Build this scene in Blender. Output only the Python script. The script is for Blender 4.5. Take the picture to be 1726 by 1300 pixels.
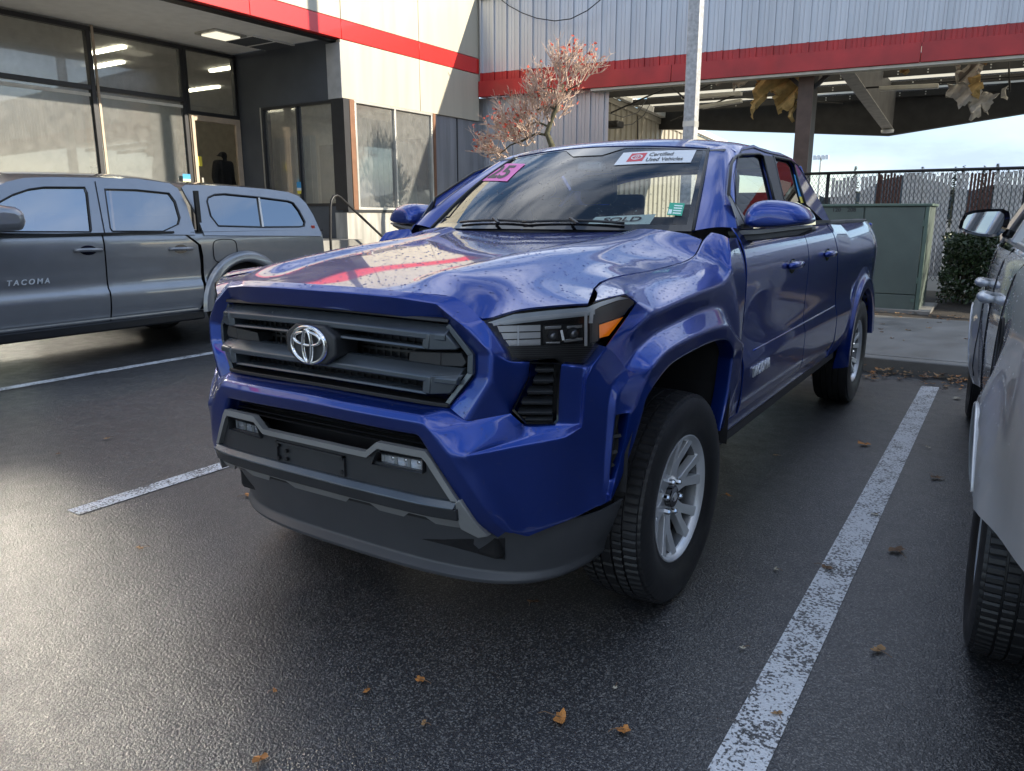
import bpy, bmesh, math, random
import numpy as np
from mathutils import Vector, Matrix, Euler
from mathutils.geometry import delaunay_2d_cdt
random.seed(7); RNG = np.random.default_rng(7)
for o in list(bpy.data.objects): bpy.data.objects.remove(o)
SC = bpy.context.scene
COL = SC.collection
R = math.radians
# ------------------------------------------------------------------ camera
CAM = dict(f=1288.33, yaw=32.852, pitch=12.615, roll=-.034, pos=(1.845, -2.576, 1.417))
cd = bpy.data.cameras.new('camera'); cam = bpy.data.objects.new('camera', cd); COL.objects.link(cam)
cd.sensor_fit = 'HORIZONTAL'; cd.sensor_width = 36; cd.lens = CAM['f'] / 1726 * 36
cd.clip_start = .05; cd.clip_end = 4000
_y, _p, _r = R(CAM['yaw']), R(CAM['pitch']), R(CAM['roll'])
c_f = np.array([-math.sin(_y) * math.cos(_p), math.cos(_y) * math.cos(_p), -math.sin(_p)])
c_r = np.array([math.cos(_y), math.sin(_y), 0.]); c_u = np.cross(c_r, c_f)
c_r, c_u = math.cos(_r) * c_r + math.sin(_r) * c_u, -math.sin(_r) * c_r + math.cos(_r) * c_u
c_p = np.array(CAM['pos'])
M = Matrix([[c_r[i], c_u[i], -c_f[i], c_p[i]] for i in range(3)] + [[0, 0, 0, 1]])
cam.matrix_world = M
SC.camera = cam
# ------------------------------------------------------------------ sky and sun
SUN = Vector((2.97, 1.0, 1.265)).normalized()
EL = math.asin(SUN.z); AZ = math.atan2(SUN.x, SUN.y)
W_ = bpy.data.worlds.new('World'); SC.world = W_; W_.use_nodes = True
nt = W_.node_tree; nt.nodes.clear()
out = nt.nodes.new('ShaderNodeOutputWorld'); bg = nt.nodes.new('ShaderNodeBackground')
sky = nt.nodes.new('ShaderNodeTexSky'); sky.sky_type = 'NISHITA'; sky.sun_disc = False
sky.sun_elevation = EL; sky.sun_rotation = AZ; sky.air_density = 1.0; sky.dust_density = .15; sky.ozone_density = 2.5
tc = nt.nodes.new('ShaderNodeTexCoord'); mp = nt.nodes.new('ShaderNodeMapping')
mp.inputs['Scale'].default_value = (1.6, 1.6, 5.2); mp.inputs['Location'].default_value = (5.1, 0.3, 2.2)
nz = nt.nodes.new('ShaderNodeTexNoise'); nz.inputs['Scale'].default_value = 1.5; nz.inputs['Detail'].default_value = 7; nz.inputs['Roughness'].default_value = .52
rp = nt.nodes.new('ShaderNodeValToRGB'); rp.color_ramp.elements[0].position = .43; rp.color_ramp.elements[1].position = .62
nz2 = nt.nodes.new('ShaderNodeTexNoise'); nz2.inputs['Scale'].default_value = .85; nz2.inputs['Detail'].default_value = 6
rp2 = nt.nodes.new('ShaderNodeValToRGB'); rp2.color_ramp.elements[0].position = .42; rp2.color_ramp.elements[1].position = .60
rp2.color_ramp.elements[0].color = (2.5, 3.1, 4.2, 1); rp2.color_ramp.elements[1].color = (8.0, 8.3, 8.8, 1)
mx = nt.nodes.new('ShaderNodeMix'); mx.data_type = 'RGBA'
L = nt.links.new
L(tc.outputs['Generated'], mp.inputs['Vector']); L(mp.outputs[0], nz.inputs['Vector']); L(nz.outputs['Fac'], rp.inputs[0])
L(mp.outputs[0], nz2.inputs['Vector']); L(nz2.outputs['Fac'], rp2.inputs[0])
L(rp.outputs[0], mx.inputs['Factor']); L(sky.outputs[0], mx.inputs['A']); L(rp2.outputs[0], mx.inputs['B'])
L(mx.outputs['Result'], bg.inputs[0]); bg.inputs[1].default_value = .12; L(bg.outputs[0], out.inputs[0])
sd = bpy.data.lights.new('sun', 'SUN'); sd.energy = 3.7; sd.angle = R(.55); sd.color = (1, .90, .73)
so = bpy.data.objects.new('sun', sd); COL.objects.link(so); so.rotation_euler = SUN.to_track_quat('Z', 'Y').to_euler(); so.location = (30, 10, 20)
SC.view_settings.view_transform = 'Standard'; SC.view_settings.look = 'None'; SC.view_settings.exposure = 1.25; SC.view_settings.gamma = 1
SC.view_settings.use_curve_mapping = False
SC.render.engine = 'CYCLES'

# ------------------------------------------------------------------ measuring helpers (survey of the place)
def ray(u, v): return c_p, c_f + c_r * (u - 863) / CAM['f'] - c_u * (v - 650) / CAM['f']
def at(u, v, x=None, y=None, z=None):
    c, d = ray(u, v)
    i, val = (0, x) if x is not None else (1, y) if y is not None else (2, z)
    return c + d * (val - c[i]) / d[i]
# plan curve of the truck's nose (half), and curves parallel to it
_px_ = np.array([0, .15, .30, .45, .555, .64, .72, .80, .865, .915, .945, .955, .957]); _py_ = np.array([-.925, -.924, -.917, -.904, -.879, -.832, -.772, -.702, -.625, -.540, -.45, -.36, -.1])
_s_ = np.concatenate([[0], np.cumsum(np.hypot(np.diff(_px_), np.diff(_py_)))]); _u_ = np.linspace(0, _s_[-1], 600)
_cx, _cy = np.interp(_u_, _s_, _px_), np.interp(_u_, _s_, _py_)
_k = np.ones(25) / 25; _pad = lambda a: np.concatenate([np.full(12, a[0]) if a is _cy else -a[12:0:-1], a, np.full(12, a[-1])])
_cx2, _cy2 = np.convolve(_pad(_cx), _k, 'valid'), np.convolve(_pad(_cy), _k, 'valid')
_tx, _ty = np.gradient(_cx2), np.gradient(_cy2); _tl = np.hypot(_tx, _ty); _nx, _ny = _ty / _tl, -_tx / _tl
_OC = {}
def _oc(d):
    k = round(float(d), 4)
    if k not in _OC:
        x, y = _cx2 + _nx * k, _cy2 + _ny * k; x[0] = 0; m = np.maximum.accumulate(x); _OC[k] = (m + np.arange(len(m)) * 1e-7, y)
    return _OC[k]
def nose(x, d=0.):
    a, b = _oc(d); return float(np.interp(abs(x), a, b))
def wr(u, v, d=0.):
    c, dr = ray(u, v); xa, ya = _oc(d); xm = xa[-1]
    def G(t):
        q = c + dr * t; return -1 if abs(q[0]) < xm and q[1] > np.interp(abs(q[0]), xa, ya) else 1
    t = .8
    while G(t) > 0 and t < 8: t += .01
    lo, hi = t - .01, t
    for _ in range(22):
        m = (lo + hi) / 2
        if G(m) > 0: lo = m
        else: hi = m
    return c + dr * lo
# ------------------------------------------------------------------ materials
MATS = {}
def nd(t, n, **k):
    x = t.nodes.new(n)
    for a, b in k.items():
        if a in x.inputs: x.inputs[a].default_value = b
        else: setattr(x, a, b)
    return x
def mat(name, col, rough=.5, metal=0., coat=0., var=.12, vscale=6., bump=0., bscale=60., spec=.5, coat_r=.03, emit=None, rvar=.0, streak=0):
    if name in MATS: return MATS[name]
    m = bpy.data.materials.new(name); m.use_nodes = True; t = m.node_tree; b = t.nodes['Principled BSDF']
    b.inputs['Base Color'].default_value = (*col, 1); b.inputs['Roughness'].default_value = rough; b.inputs['Metallic'].default_value = metal
    b.inputs['Coat Weight'].default_value = coat; b.inputs['Coat Roughness'].default_value = coat_r; b.inputs['Specular IOR Level'].default_value = spec
    tcn = nd(t, 'ShaderNodeTexCoord')
    n1 = nd(t, 'ShaderNodeTexNoise', Scale=vscale, Detail=6.)
    if streak:
        mpn = nd(t, 'ShaderNodeMapping'); mpn.inputs['Scale'].default_value = (4, 4, streak); t.links.new(tcn.outputs['Object'], mpn.inputs['Vector']); t.links.new(mpn.outputs[0], n1.inputs['Vector'])
    else: t.links.new(tcn.outputs['Object'], n1.inputs['Vector'])
    if var:
        mr = nd(t, 'ShaderNodeMapRange'); mr.inputs['From Min'].default_value = .3; mr.inputs['From Max'].default_value = .7
        mr.inputs['To Min'].default_value = 1 - var; mr.inputs['To Max'].default_value = 1 + var
        t.links.new(n1.outputs['Fac'], mr.inputs['Value'])
        vm = nd(t, 'ShaderNodeVectorMath', operation='SCALE'); vm.inputs[0].default_value = col
        t.links.new(mr.outputs[0], vm.inputs['Scale']); t.links.new(vm.outputs[0], b.inputs['Base Color'])
    if rvar:
        mr = nd(t, 'ShaderNodeMapRange'); mr.inputs['From Min'].default_value = .35; mr.inputs['From Max'].default_value = .65
        mr.inputs['To Min'].default_value = max(.02, rough - rvar); mr.inputs['To Max'].default_value = rough + rvar
        t.links.new(n1.outputs['Fac'], mr.inputs['Value']); t.links.new(mr.outputs[0], b.inputs['Roughness'])
    if bump:
        n2 = nd(t, 'ShaderNodeTexNoise', Scale=bscale, Detail=3.); t.links.new(tcn.outputs['Object'], n2.inputs['Vector'])
        bp = nd(t, 'ShaderNodeBump'); bp.inputs['Strength'].default_value = bump; bp.inputs['Distance'].default_value = .01
        t.links.new(n2.outputs['Fac'], bp.inputs['Height']); t.links.new(bp.outputs[0], b.inputs['Normal'])
    if emit: b.inputs['Emission Color'].default_value = (*emit[0], 1); b.inputs['Emission Strength'].default_value = emit[1]
    MATS[name] = m; return m
def glass(name, tint=(.7, .75, .75), refl=1.0, rough=.01, ior=1.5, haze=.0, soft=None):
    if name in MATS: return MATS[name]
    m = bpy.data.materials.new(name); m.use_nodes = True; t = m.node_tree; t.nodes.clear()
    o = nd(t, 'ShaderNodeOutputMaterial'); tr = nd(t, 'ShaderNodeBsdfTransparent'); tr.inputs[0].default_value = (*tint, 1)
    g = nd(t, 'ShaderNodeBsdfGlossy'); g.inputs['Roughness'].default_value = rough; g.inputs[0].default_value = (refl, refl, refl, 1)
    f = nd(t, 'ShaderNodeFresnel'); f.inputs[0].default_value = ior
    mx = nd(t, 'ShaderNodeMixShader'); t.links.new(f.outputs[0], mx.inputs[0]); t.links.new(tr.outputs[0], mx.inputs[1]); t.links.new(g.outputs[0], mx.inputs[2])
    last = mx
    if soft:
        g2 = nd(t, 'ShaderNodeBsdfGlossy'); g2.inputs['Roughness'].default_value = soft[1]; g2.inputs[0].default_value = (refl, refl, refl, 1)
        mg = nd(t, 'ShaderNodeMixShader'); mg.inputs[0].default_value = soft[0]; t.links.new(g.outputs[0], mg.inputs[1]); t.links.new(g2.outputs[0], mg.inputs[2]); t.links.new(mg.outputs[0], mx.inputs[2])
    if haze:  # milky film over the pane, standing in for bright reflections
        df = nd(t, 'ShaderNodeBsdfDiffuse'); df.inputs[0].default_value = (.55, .55, .53, 1)
        tcn = nd(t, 'ShaderNodeTexCoord'); n = nd(t, 'ShaderNodeTexNoise', Scale=7., Detail=8.); t.links.new(tcn.outputs['Object'], n.inputs['Vector'])
        mr = nd(t, 'ShaderNodeMapRange'); mr.inputs['From Min'].default_value = .3; mr.inputs['From Max'].default_value = .75; mr.inputs['To Max'].default_value = haze; mr.inputs['To Min'].default_value = haze * .6
        t.links.new(n.outputs['Fac'], mr.inputs['Value'])
        m2 = nd(t, 'ShaderNodeMixShader'); t.links.new(mr.outputs[0], m2.inputs[0]); t.links.new(mx.outputs[0], m2.inputs[1]); t.links.new(df.outputs[0], m2.inputs[2]); last = m2
    t.links.new(last.outputs[0], o.inputs[0]); MATS[name] = m; return m
# ------------------------------------------------------------------ object helpers
def link(o, parent=None):
    COL.objects.link(o)
    if parent is not None: o.parent = parent
    return o
def tag(o, label=None, cat=None, group=None, kind=None):
    if label: o['label'] = label
    if cat: o['category'] = cat
    if group: o['group'] = group
    if kind: o['kind'] = kind
    return o
def empty(name, loc, label, cat, group=None, rz=0):
    o = bpy.data.objects.new(name, None); o.empty_display_size = .3; o.location = loc; o.rotation_euler.z = rz
    link(o); return tag(o, label, cat, group)
def mesh_obj(name, V, F, m, parent=None, smooth=False, kind=None, loc=None):
    me = bpy.data.meshes.new(name); me.from_pydata([tuple(map(float, v)) for v in V], [], F)
    me.materials.append(m)
    if smooth: me.polygons.foreach_set('use_smooth', [True] * len(me.polygons))
    me.update(); o = bpy.data.objects.new(name, me); link(o, parent)
    if loc is not None: o.location = loc
    if kind: o['kind'] = kind
    return o
def fixn(o):
    bm = bmesh.new(); bm.from_mesh(o.data); bmesh.ops.recalc_face_normals(bm, faces=bm.faces); bm.to_mesh(o.data); bm.free(); return o
def bevel(o, w=.01, seg=2, ang=30):
    b = o.modifiers.new('bevel', 'BEVEL'); b.width = w; b.segments = seg; b.limit_method = 'ANGLE'; b.angle_limit = R(ang); b.harden_normals = False
    smooth_ang(o); return o
def smooth_ang(o, a=35):
    me = o.data; me.polygons.foreach_set('use_smooth', [True] * len(me.polygons))
    bm = bmesh.new(); bm.from_mesh(me)
    for e in bm.edges:
        if len(e.link_faces) == 2 and e.calc_face_angle(0) > R(a): e.smooth = False
    bm.to_mesh(me); bm.free(); return o
def solid(o, th, off=-1):
    s = o.modifiers.new('solid', 'SOLIDIFY'); s.thickness = th; s.offset = off; s.use_even_offset = False; e = o.modifiers.new('edges', 'EDGE_SPLIT'); e.split_angle = R(48); return o
class MB:
    def __init__(s): s.V = []; s.F = []
    def box(s, x0, x1, y0, y1, z0, z1):
        b = len(s.V); s.V += [(x, y, z) for x in (x0, x1) for y in (y0, y1) for z in (z0, z1)]
        s.F += [tuple(b + i for i in f) for f in ((0, 1, 3, 2), (4, 6, 7, 5), (0, 4, 5, 1), (2, 3, 7, 6), (0, 2, 6, 4), (1, 5, 7, 3))]; return s
    def bar(s, p, q, w, h=None, up=(0, 0, 1)):
        h = h or w; p = Vector(p); q = Vector(q); d = (q - p).normalized(); u = Vector(up)
        if abs(d.dot(u)) > .98: u = Vector((1, 0, 0))
        a = d.cross(u).normalized(); c = a.cross(d).normalized(); b = len(s.V)
        for o in (p, q):
            for i, j in ((-1, -1), (1, -1), (1, 1), (-1, 1)): s.V.append(tuple(o + a * i * w / 2 + c * j * h / 2))
        s.F += [(b, b + 3, b + 2, b + 1), (b + 4, b + 5, b + 6, b + 7)] + [(b + i, b + (i + 1) % 4, b + 4 + (i + 1) % 4, b + 4 + i) for i in range(4)]; return s
    def tube(s, pts, r, n=8, cap=True):
        pts = [Vector(p) for p in pts]; b = len(s.V); rr = r if hasattr(r, '__len__') else [r] * len(pts)
        pa = None
        for i, p in enumerate(pts):
            d = (pts[min(i + 1, len(pts) - 1)] - pts[max(i - 1, 0)]).normalized()
            if pa is None: a = d.orthogonal().normalized()
            else: a = (pa - d * pa.dot(d)).normalized()
            pa = a; c = d.cross(a)
            for k in range(n):
                t = 2 * math.pi * k / n; s.V.append(tuple(p + (a * math.cos(t) + c * math.sin(t)) * rr[i]))
        for i in range(len(pts) - 1):
            for k in range(n):
                s.F.append((b + i * n + k, b + i * n + (k + 1) % n, b + (i + 1) * n + (k + 1) % n, b + (i + 1) * n + k))
        if cap: s.F.append(tuple(b + k for k in range(n))[::-1]); s.F.append(tuple(b + (len(pts) - 1) * n + k for k in range(n)))
        return s
    def prism(s, poly, ax, a0, a1):
        """poly: 2D points in the two other axes, extruded along axis ax ('x','y','z')"""
        n = len(poly); b = len(s.V)
        for a in (a0, a1):
            for (p, q) in poly: s.V.append({'x': (a, p, q), 'y': (p, a, q), 'z': (p, q, a)}[ax])
        s.F.append(tuple(b + i for i in range(n))); s.F.append(tuple(b + n + i for i in range(n))[::-1])
        s.F += [(b + i, b + n + i, b + n + (i + 1) % n, b + (i + 1) % n) for i in range(n)]; return s
    def quad(s, *p): b = len(s.V); s.V += [tuple(q) for q in p]; s.F.append(tuple(range(b, b + len(p)))); return s
    def build(s, name, m, parent=None, smooth=False, kind=None, bev=0, seg=2, loc=None, fix=True):
        o = mesh_obj(name, s.V, s.F, m, parent, smooth, kind, loc)
        if fix: fixn(o)
        if bev: bevel(o, bev, seg)
        return o
def copy_tree(o, parent=None):
    c = o.copy(); link(c); c.parent = parent
    for ch in [k for k in bpy.data.objects if k.parent == o]: copy_tree(ch, c)
    return c
def text_obj(name, s, size, m, parent=None, ext=.002, M_=None, align='CENTER', space=1.0, shear=0, bold=0):
    cu = bpy.data.curves.new(name, 'FONT'); cu.body = s; cu.size = size; cu.extrude = ext; cu.align_x = align; cu.align_y = 'CENTER'; cu.space_character = space; cu.shear = shear; cu.offset = bold
    t = bpy.data.objects.new('tmp', cu); COL.objects.link(t)
    bpy.context.view_layer.update()
    me = bpy.data.meshes.new_from_object(t.evaluated_get(bpy.context.evaluated_depsgraph_get())); bpy.data.objects.remove(t)
    me.materials.clear(); me.materials.append(m); o = bpy.data.objects.new(name, me); link(o, parent)
    if M_ is not None: o.matrix_basis = M_
    return o
def frame(origin, right, up):
    r = Vector(right).normalized(); u = Vector(up); n = r.cross(u).normalized(); u = n.cross(r)
    return Matrix([[r[i], u[i], n[i], origin[i]] for i in range(3)] + [[0, 0, 0, 1]])
def cage(name, V, F, m, parent, sub=2, crease_ang=18, crease=.8, mirror=False, side=1, thick=.0, extra=(), weld=.0008):
    """control cage of named facets -> rounded body panel"""
    bm = bmesh.new(); vs = [bm.verts.new(tuple(map(float, v))) for v in V]
    for f in F:
        try: bm.faces.new([vs[i] for i in f])
        except ValueError: pass
    if mirror:
        vm = [bm.verts.new((-float(v[0]), float(v[1]), float(v[2]))) for v in V]
        for f in F:
            try: bm.faces.new([vm[i] for i in f][::-1])
            except ValueError: pass
    bmesh.ops.remove_doubles(bm, verts=bm.verts, dist=weld)
    if side < 0:
        for v in bm.verts: v.co.x *= -1
        bmesh.ops.reverse_faces(bm, faces=bm.faces)
    bmesh.ops.recalc_face_normals(bm, faces=bm.faces)
    cl = bm.edges.layers.float.new('crease_edge')
    for e in bm.edges:
        if len(e.link_faces) == 2:
            a = e.calc_face_angle(0)
            if a > R(crease_ang): e[cl] = crease
    # outward orientation: most faces of a body panel look away from the truck's core
    c0 = Vector((0, 1.2, .75)); sgn = 0
    for f in bm.faces: sgn += f.calc_area() * (f.normal.dot((f.calc_center_median() - c0).normalized()))
    if sgn < 0: bmesh.ops.reverse_faces(bm, faces=bm.faces)
    me = bpy.data.meshes.new(name); bm.to_mesh(me); bm.free(); me.materials.append(m)
    me.polygons.foreach_set('use_smooth', [True] * len(me.polygons))
    o = bpy.data.objects.new(name, me); link(o, parent)
    if sub:
        s = o.modifiers.new('sub', 'SUBSURF'); s.levels = s.render_levels = sub; s.boundary_smooth = 'PRESERVE_CORNERS'
    if thick: solid(o, thick)
    return o
class VF:
    """vertex/face collector with welding by position"""
    def __init__(s): s.V = []; s.F = []
    def v(s, p): s.V.append(tuple(float(c) for c in p)); return len(s.V) - 1
    def f(s, *pts): s.F.append(tuple(s.v(p) for p in pts))
    def grid(s, rows, skip=()):
        for i in range(len(rows) - 1):
            for j in range(len(rows[i]) - 1):
                if (i, j) in skip: continue
                s.f(rows[i][j], rows[i][j + 1], rows[i + 1][j + 1], rows[i + 1][j])
    def strip(s, A, B): s.grid([A, B])
def coons(top, bot, left, right, ni, nj):
    top, bot, left, right = [[np.array(p, float) for p in q] for q in (top, bot, left, right)]
    g = []
    for i in range(ni):
        s_ = i / (ni - 1); row = []
        for j in range(nj):
            t_ = j / (nj - 1)
            p = (1 - s_) * top[j] + s_ * bot[j] + (1 - t_) * left[i] + t_ * right[i]
            p -= (1 - s_) * (1 - t_) * top[0] + (1 - s_) * t_ * top[-1] + s_ * (1 - t_) * bot[0] + s_ * t_ * bot[-1]
            row.append(p)
        g.append(row)
    return g
def pip(p, poly):
    c = False; n = len(poly); x, y = p
    for i in range(n):
        x0, y0 = poly[i]; x1, y1 = poly[(i + 1) % n]
        if (y0 > y) != (y1 > y) and x < (x1 - x0) * (y - y0) / (y1 - y0) + x0: c = not c
    return c
def dens(poly, step):
    o = []
    for i in range(len(poly)):
        a = np.array(poly[i], float); b = np.array(poly[(i + 1) % len(poly)], float); n = max(1, int(np.hypot(*(b - a)) / step))
        for k in range(n): o.append(tuple(a + (b - a) * k / n))
    return o
def panel(name, poly, func, m, parent, step=.03, holes=(), flip=False, thick=.004, side=1):
    """2-D outline mapped to a curved surface by func(a,b)->xyz"""
    loops = [dens(poly, step)] + [dens(h, step) for h in holes]
    pts = []; edges = []
    for lp in loops:
        b = len(pts); pts += lp; edges += [(b + i, b + (i + 1) % len(lp)) for i in range(len(lp))]
    xs = [p[0] for p in poly]; ys = [p[1] for p in poly]
    nb = len(pts); bound = np.array(pts)
    for a in np.arange(min(xs) + step / 2, max(xs), step):
        for b in np.arange(min(ys) + step / 2, max(ys), step):
            if pip((a, b), poly) and not any(pip((a, b), h) for h in holes):
                if np.min((bound[:, 0] - a) ** 2 + (bound[:, 1] - b) ** 2) > (step * .45) ** 2: pts.append((a, b))
    v, e, f, _, _, _ = delaunay_2d_cdt([Vector(p) for p in pts], edges, [], 0, 1e-5)
    F = []
    for t in f:
        cx = sum(v[i][0] for i in t) / 3; cy = sum(v[i][1] for i in t) / 3
        ar_ = (v[t[1]][0] - v[t[0]][0]) * (v[t[2]][1] - v[t[0]][1]) - (v[t[2]][0] - v[t[0]][0]) * (v[t[1]][1] - v[t[0]][1])
        if abs(ar_) < 4e-3 * step * step: continue
        if pip((cx, cy), poly) and not any(pip((cx, cy), h) for h in holes): F.append(tuple(t) if ar_ > 0 else tuple(t)[::-1])
    us = sorted({i for t in F for i in t}); rm = {i: k for k, i in enumerate(us)}; v = [v[i] for i in us]; F = [tuple(rm[i] for i in t) for t in F]
    V = [func(p[0], p[1]) for p in v]
    if side < 0: V = [(-p[0], p[1], p[2]) for p in V]
    if (side < 0) != flip: F = [t[::-1] for t in F]
    o = mesh_obj(name, V, F, m, parent, True)
    if thick: solid(o, thick)
    return o
def lerp_tab(tab, t):
    """tab: sorted [(t, v)] smooth-ish interpolation"""
    return float(np.interp(t, [a for a, _ in tab], [b for _, b in tab]))
def smooth_tab(tab, n=7, w=.03):
    def f(t): return sum(lerp_tab(tab, t + w * k / n) for k in range(-n, n + 1)) / (2 * n + 1)
    return f
# ------------------------------------------------------------------ paints and surfaces
def paint(name, col, metal=.55, rough=.36, flake=.25, coat_r=.035, haze=.1):
    m = mat(name, col, rough, metal, 1.0, var=.04, coat_r=coat_r); t = m.node_tree; b = t.nodes['Principled BSDF']
    tcn = nd(t, 'ShaderNodeTexCoord'); n = nd(t, 'ShaderNodeTexNoise', Scale=1.2, Detail=3.); t.links.new(tcn.outputs['Object'], n.inputs['Vector'])
    bp = nd(t, 'ShaderNodeBump'); bp.inputs['Strength'].default_value = .04; bp.inputs['Distance'].default_value = .01; b.inputs['Coat IOR'].default_value = 1.55
    t.links.new(n.outputs['Fac'], bp.inputs['Height']); t.links.new(bp.outputs[0], b.inputs['Coat Normal'])
    v = nd(t, 'ShaderNodeTexVoronoi', Scale=900.); t.links.new(tcn.outputs['Object'], v.inputs['Vector'])
    bq = nd(t, 'ShaderNodeBump'); bq.inputs['Strength'].default_value = flake; bq.inputs['Distance'].default_value = .0006
    t.links.new(v.outputs['Distance'], bq.inputs['Height']); t.links.new(bq.outputs[0], b.inputs['Normal'])
    return m
BLUE = paint('blue_metallic_paint', (.005, .035, .255), metal=.8, rough=.34)
GREYP = paint('grey_metallic_paint', (.26, .265, .275), metal=.6, rough=.33)
SILV = paint('silver_metallic_paint', (.60, .61, .62), metal=.45, rough=.42)
GRILLE = mat('satin_grey_plastic', (.085, .10, .115), .27, .5, 0, bump=.05, bscale=400, spec=.6)
BLK = mat('black_plastic', (.012, .012, .013), .42, bump=.08, bscale=350)
GLB = mat('gloss_black', (.006, .006, .007), .09, coat=.6)
TRIM = mat('textured_dark_plastic', (.026, .028, .031), .48, bump=.15, bscale=500)
DAM = mat('air_dam_plastic', (.062, .065, .071), .45, bump=.04, bscale=300, var=.08)
SKID = mat('skid_grey_plastic', (.25, .255, .25), .45, .3, bump=.08, bscale=300)
CHROME = mat('chrome', (.78, .78, .77), .09, 1.0, var=.02)
SATIN = mat('satin_silver_rim', (.66, .68, .70), .32, .55, .3, var=.04)
RUB = mat('tyre_rubber', (.013, .013, .014), .46, bump=.12, bscale=220, var=.2, rvar=.08)
WELL = mat('wheel_well_dark', (.008, .008, .009), .9)
GL = glass('car_glass', (.86, .90, .89), 1., .008, 1.6)
GLD = glass('dark_car_glass', (.10, .12, .12), 1., .008, 1.62)
LENS = glass('lamp_lens', (.94, .95, .97), 1., .01, 1.6)
LAMPIN = mat('lamp_bezel_dark', (.015, .015, .017), .25)
REFL = mat('lamp_reflector', (.85, .85, .86), .25, .45, var=.05)
DRL = mat('drl_tube', (.86, .88, .90), .22, .2, .5)
AMB = mat('amber_reflector', (.85, .26, .015), .25, 0, .8, emit=((.9, .25, .01), .12))  # weak emission added so the unlit reflector seems to glow
SEATM = mat('seat_fabric', (.09, .09, .095), .85)
WHITEP = mat('white_vinyl', (.74, .76, .78), .4, var=.03)
REDP = mat('red_vinyl', (.62, .03, .045), .4, var=.03)
PINK = mat('pink_vinyl', (.80, .17, .50), .5, var=.05)
INK = mat('black_ink', (.02, .02, .022), .5)
MINT = mat('mint_paper', (.80, .95, .89), .7, var=.04)
GREENST = mat('green_sticker', (.05, .42, .26), .5)
LIME = mat('lime_paper', (.45, .72, .10), .7)
BLUEST = mat('blue_sticker', (.04, .30, .62), .5)
YELST = mat('yellow_sticker', (.80, .68, .08), .5)
LETTER = mat('badge_silver', (.80, .82, .84), .3, .4)
DROP = mat('water_drop', (.95, .97, 1.), .0, var=0); DROP.node_tree.nodes['Principled BSDF'].inputs['Transmission Weight'].default_value = 1; DROP.node_tree.nodes['Principled BSDF'].inputs['IOR'].default_value = 1.33
BARREL = mat('rim_barrel', (.12, .125, .13), .4, .7)
# ================================================================== wheels
def lathe(profile, n, name, m, parent, smooth=True, ang=30, phase=0):
    """profile of (x outward, r): turned about the x axis"""
    V = []; F = []; k = len(profile)
    for i in range(n):
        t = 2 * math.pi * (i + phase) / n
        for (x, r) in profile: V.append((x, r * math.cos(t), r * math.sin(t)))
    for i in range(n):
        for j in range(k - 1): F.append((i * k + j, i * k + j + 1, ((i + 1) % n) * k + j + 1, ((i + 1) % n) * k + j))
    o = mesh_obj(name, V, F, m, parent); fixn(o); smooth_ang(o, ang); return o
def tyre_mesh(parent, Rt=.395, rr=.232, w=.135, n=216, kind=0):
    # half-width w about x=0; tread with ribs, cross cuts and shoulder lugs
    xs = []
    def rib(a, b): return [(a, 0), (b, 0)]
    ribs = [(-.110, -.066), (-.058, -.026), (-.018, .018), (.026, .058), (.066, .110)]
    prof = [(-.095, rr - .01), (-.112, rr + .01), (-.128, rr + .045), (-w, .315), (-.131, .352), (-.122, .378)]
    for i, (a, b) in enumerate(ribs):
        prof += [(a - .001, -1), (a, 1), ((a + b) / 2, 1), (b, 1), (b + .001, -1)] if True else []
    prof += [(.122, .378), (.131, .352), (w, .315), (.128, rr + .045), (.119, rr + .030), (.116, rr + .026), (.112, rr + .01), (.095, rr - .01)]
    V = []; F = []; k = len(prof)
    for i in range(n):
        t = 2 * math.pi * i / n; ph = i % 4
        for (x, r) in prof:
            crown = Rt - .006 * (abs(x) / .11) ** 2.5
            if r == -1: rv = crown - .009
            elif r == 1:
                shoulder = abs(x) > .064
                cut = (ph == 0 and shoulder) or (ph == (2 if x > 0 else 1) and .02 < abs(x) < .06) or (i % 8 == 3 and abs(x) < .02)
                rv = crown - (.0045 if cut else 0)
            else:
                rv = r - (.0035 if (ph == 0 and r > .37) else 0)
            V.append((x, rv * math.cos(t), rv * math.sin(t)))
    for i in range(n):
        for j in range(k - 1): F.append((i * k + j, i * k + j + 1, ((i + 1) % n) * k + j + 1, ((i + 1) % n) * k + j))
    o = mesh_obj('tyre', V, F, RUB, parent); fixn(o); smooth_ang(o, 24); return o
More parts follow.
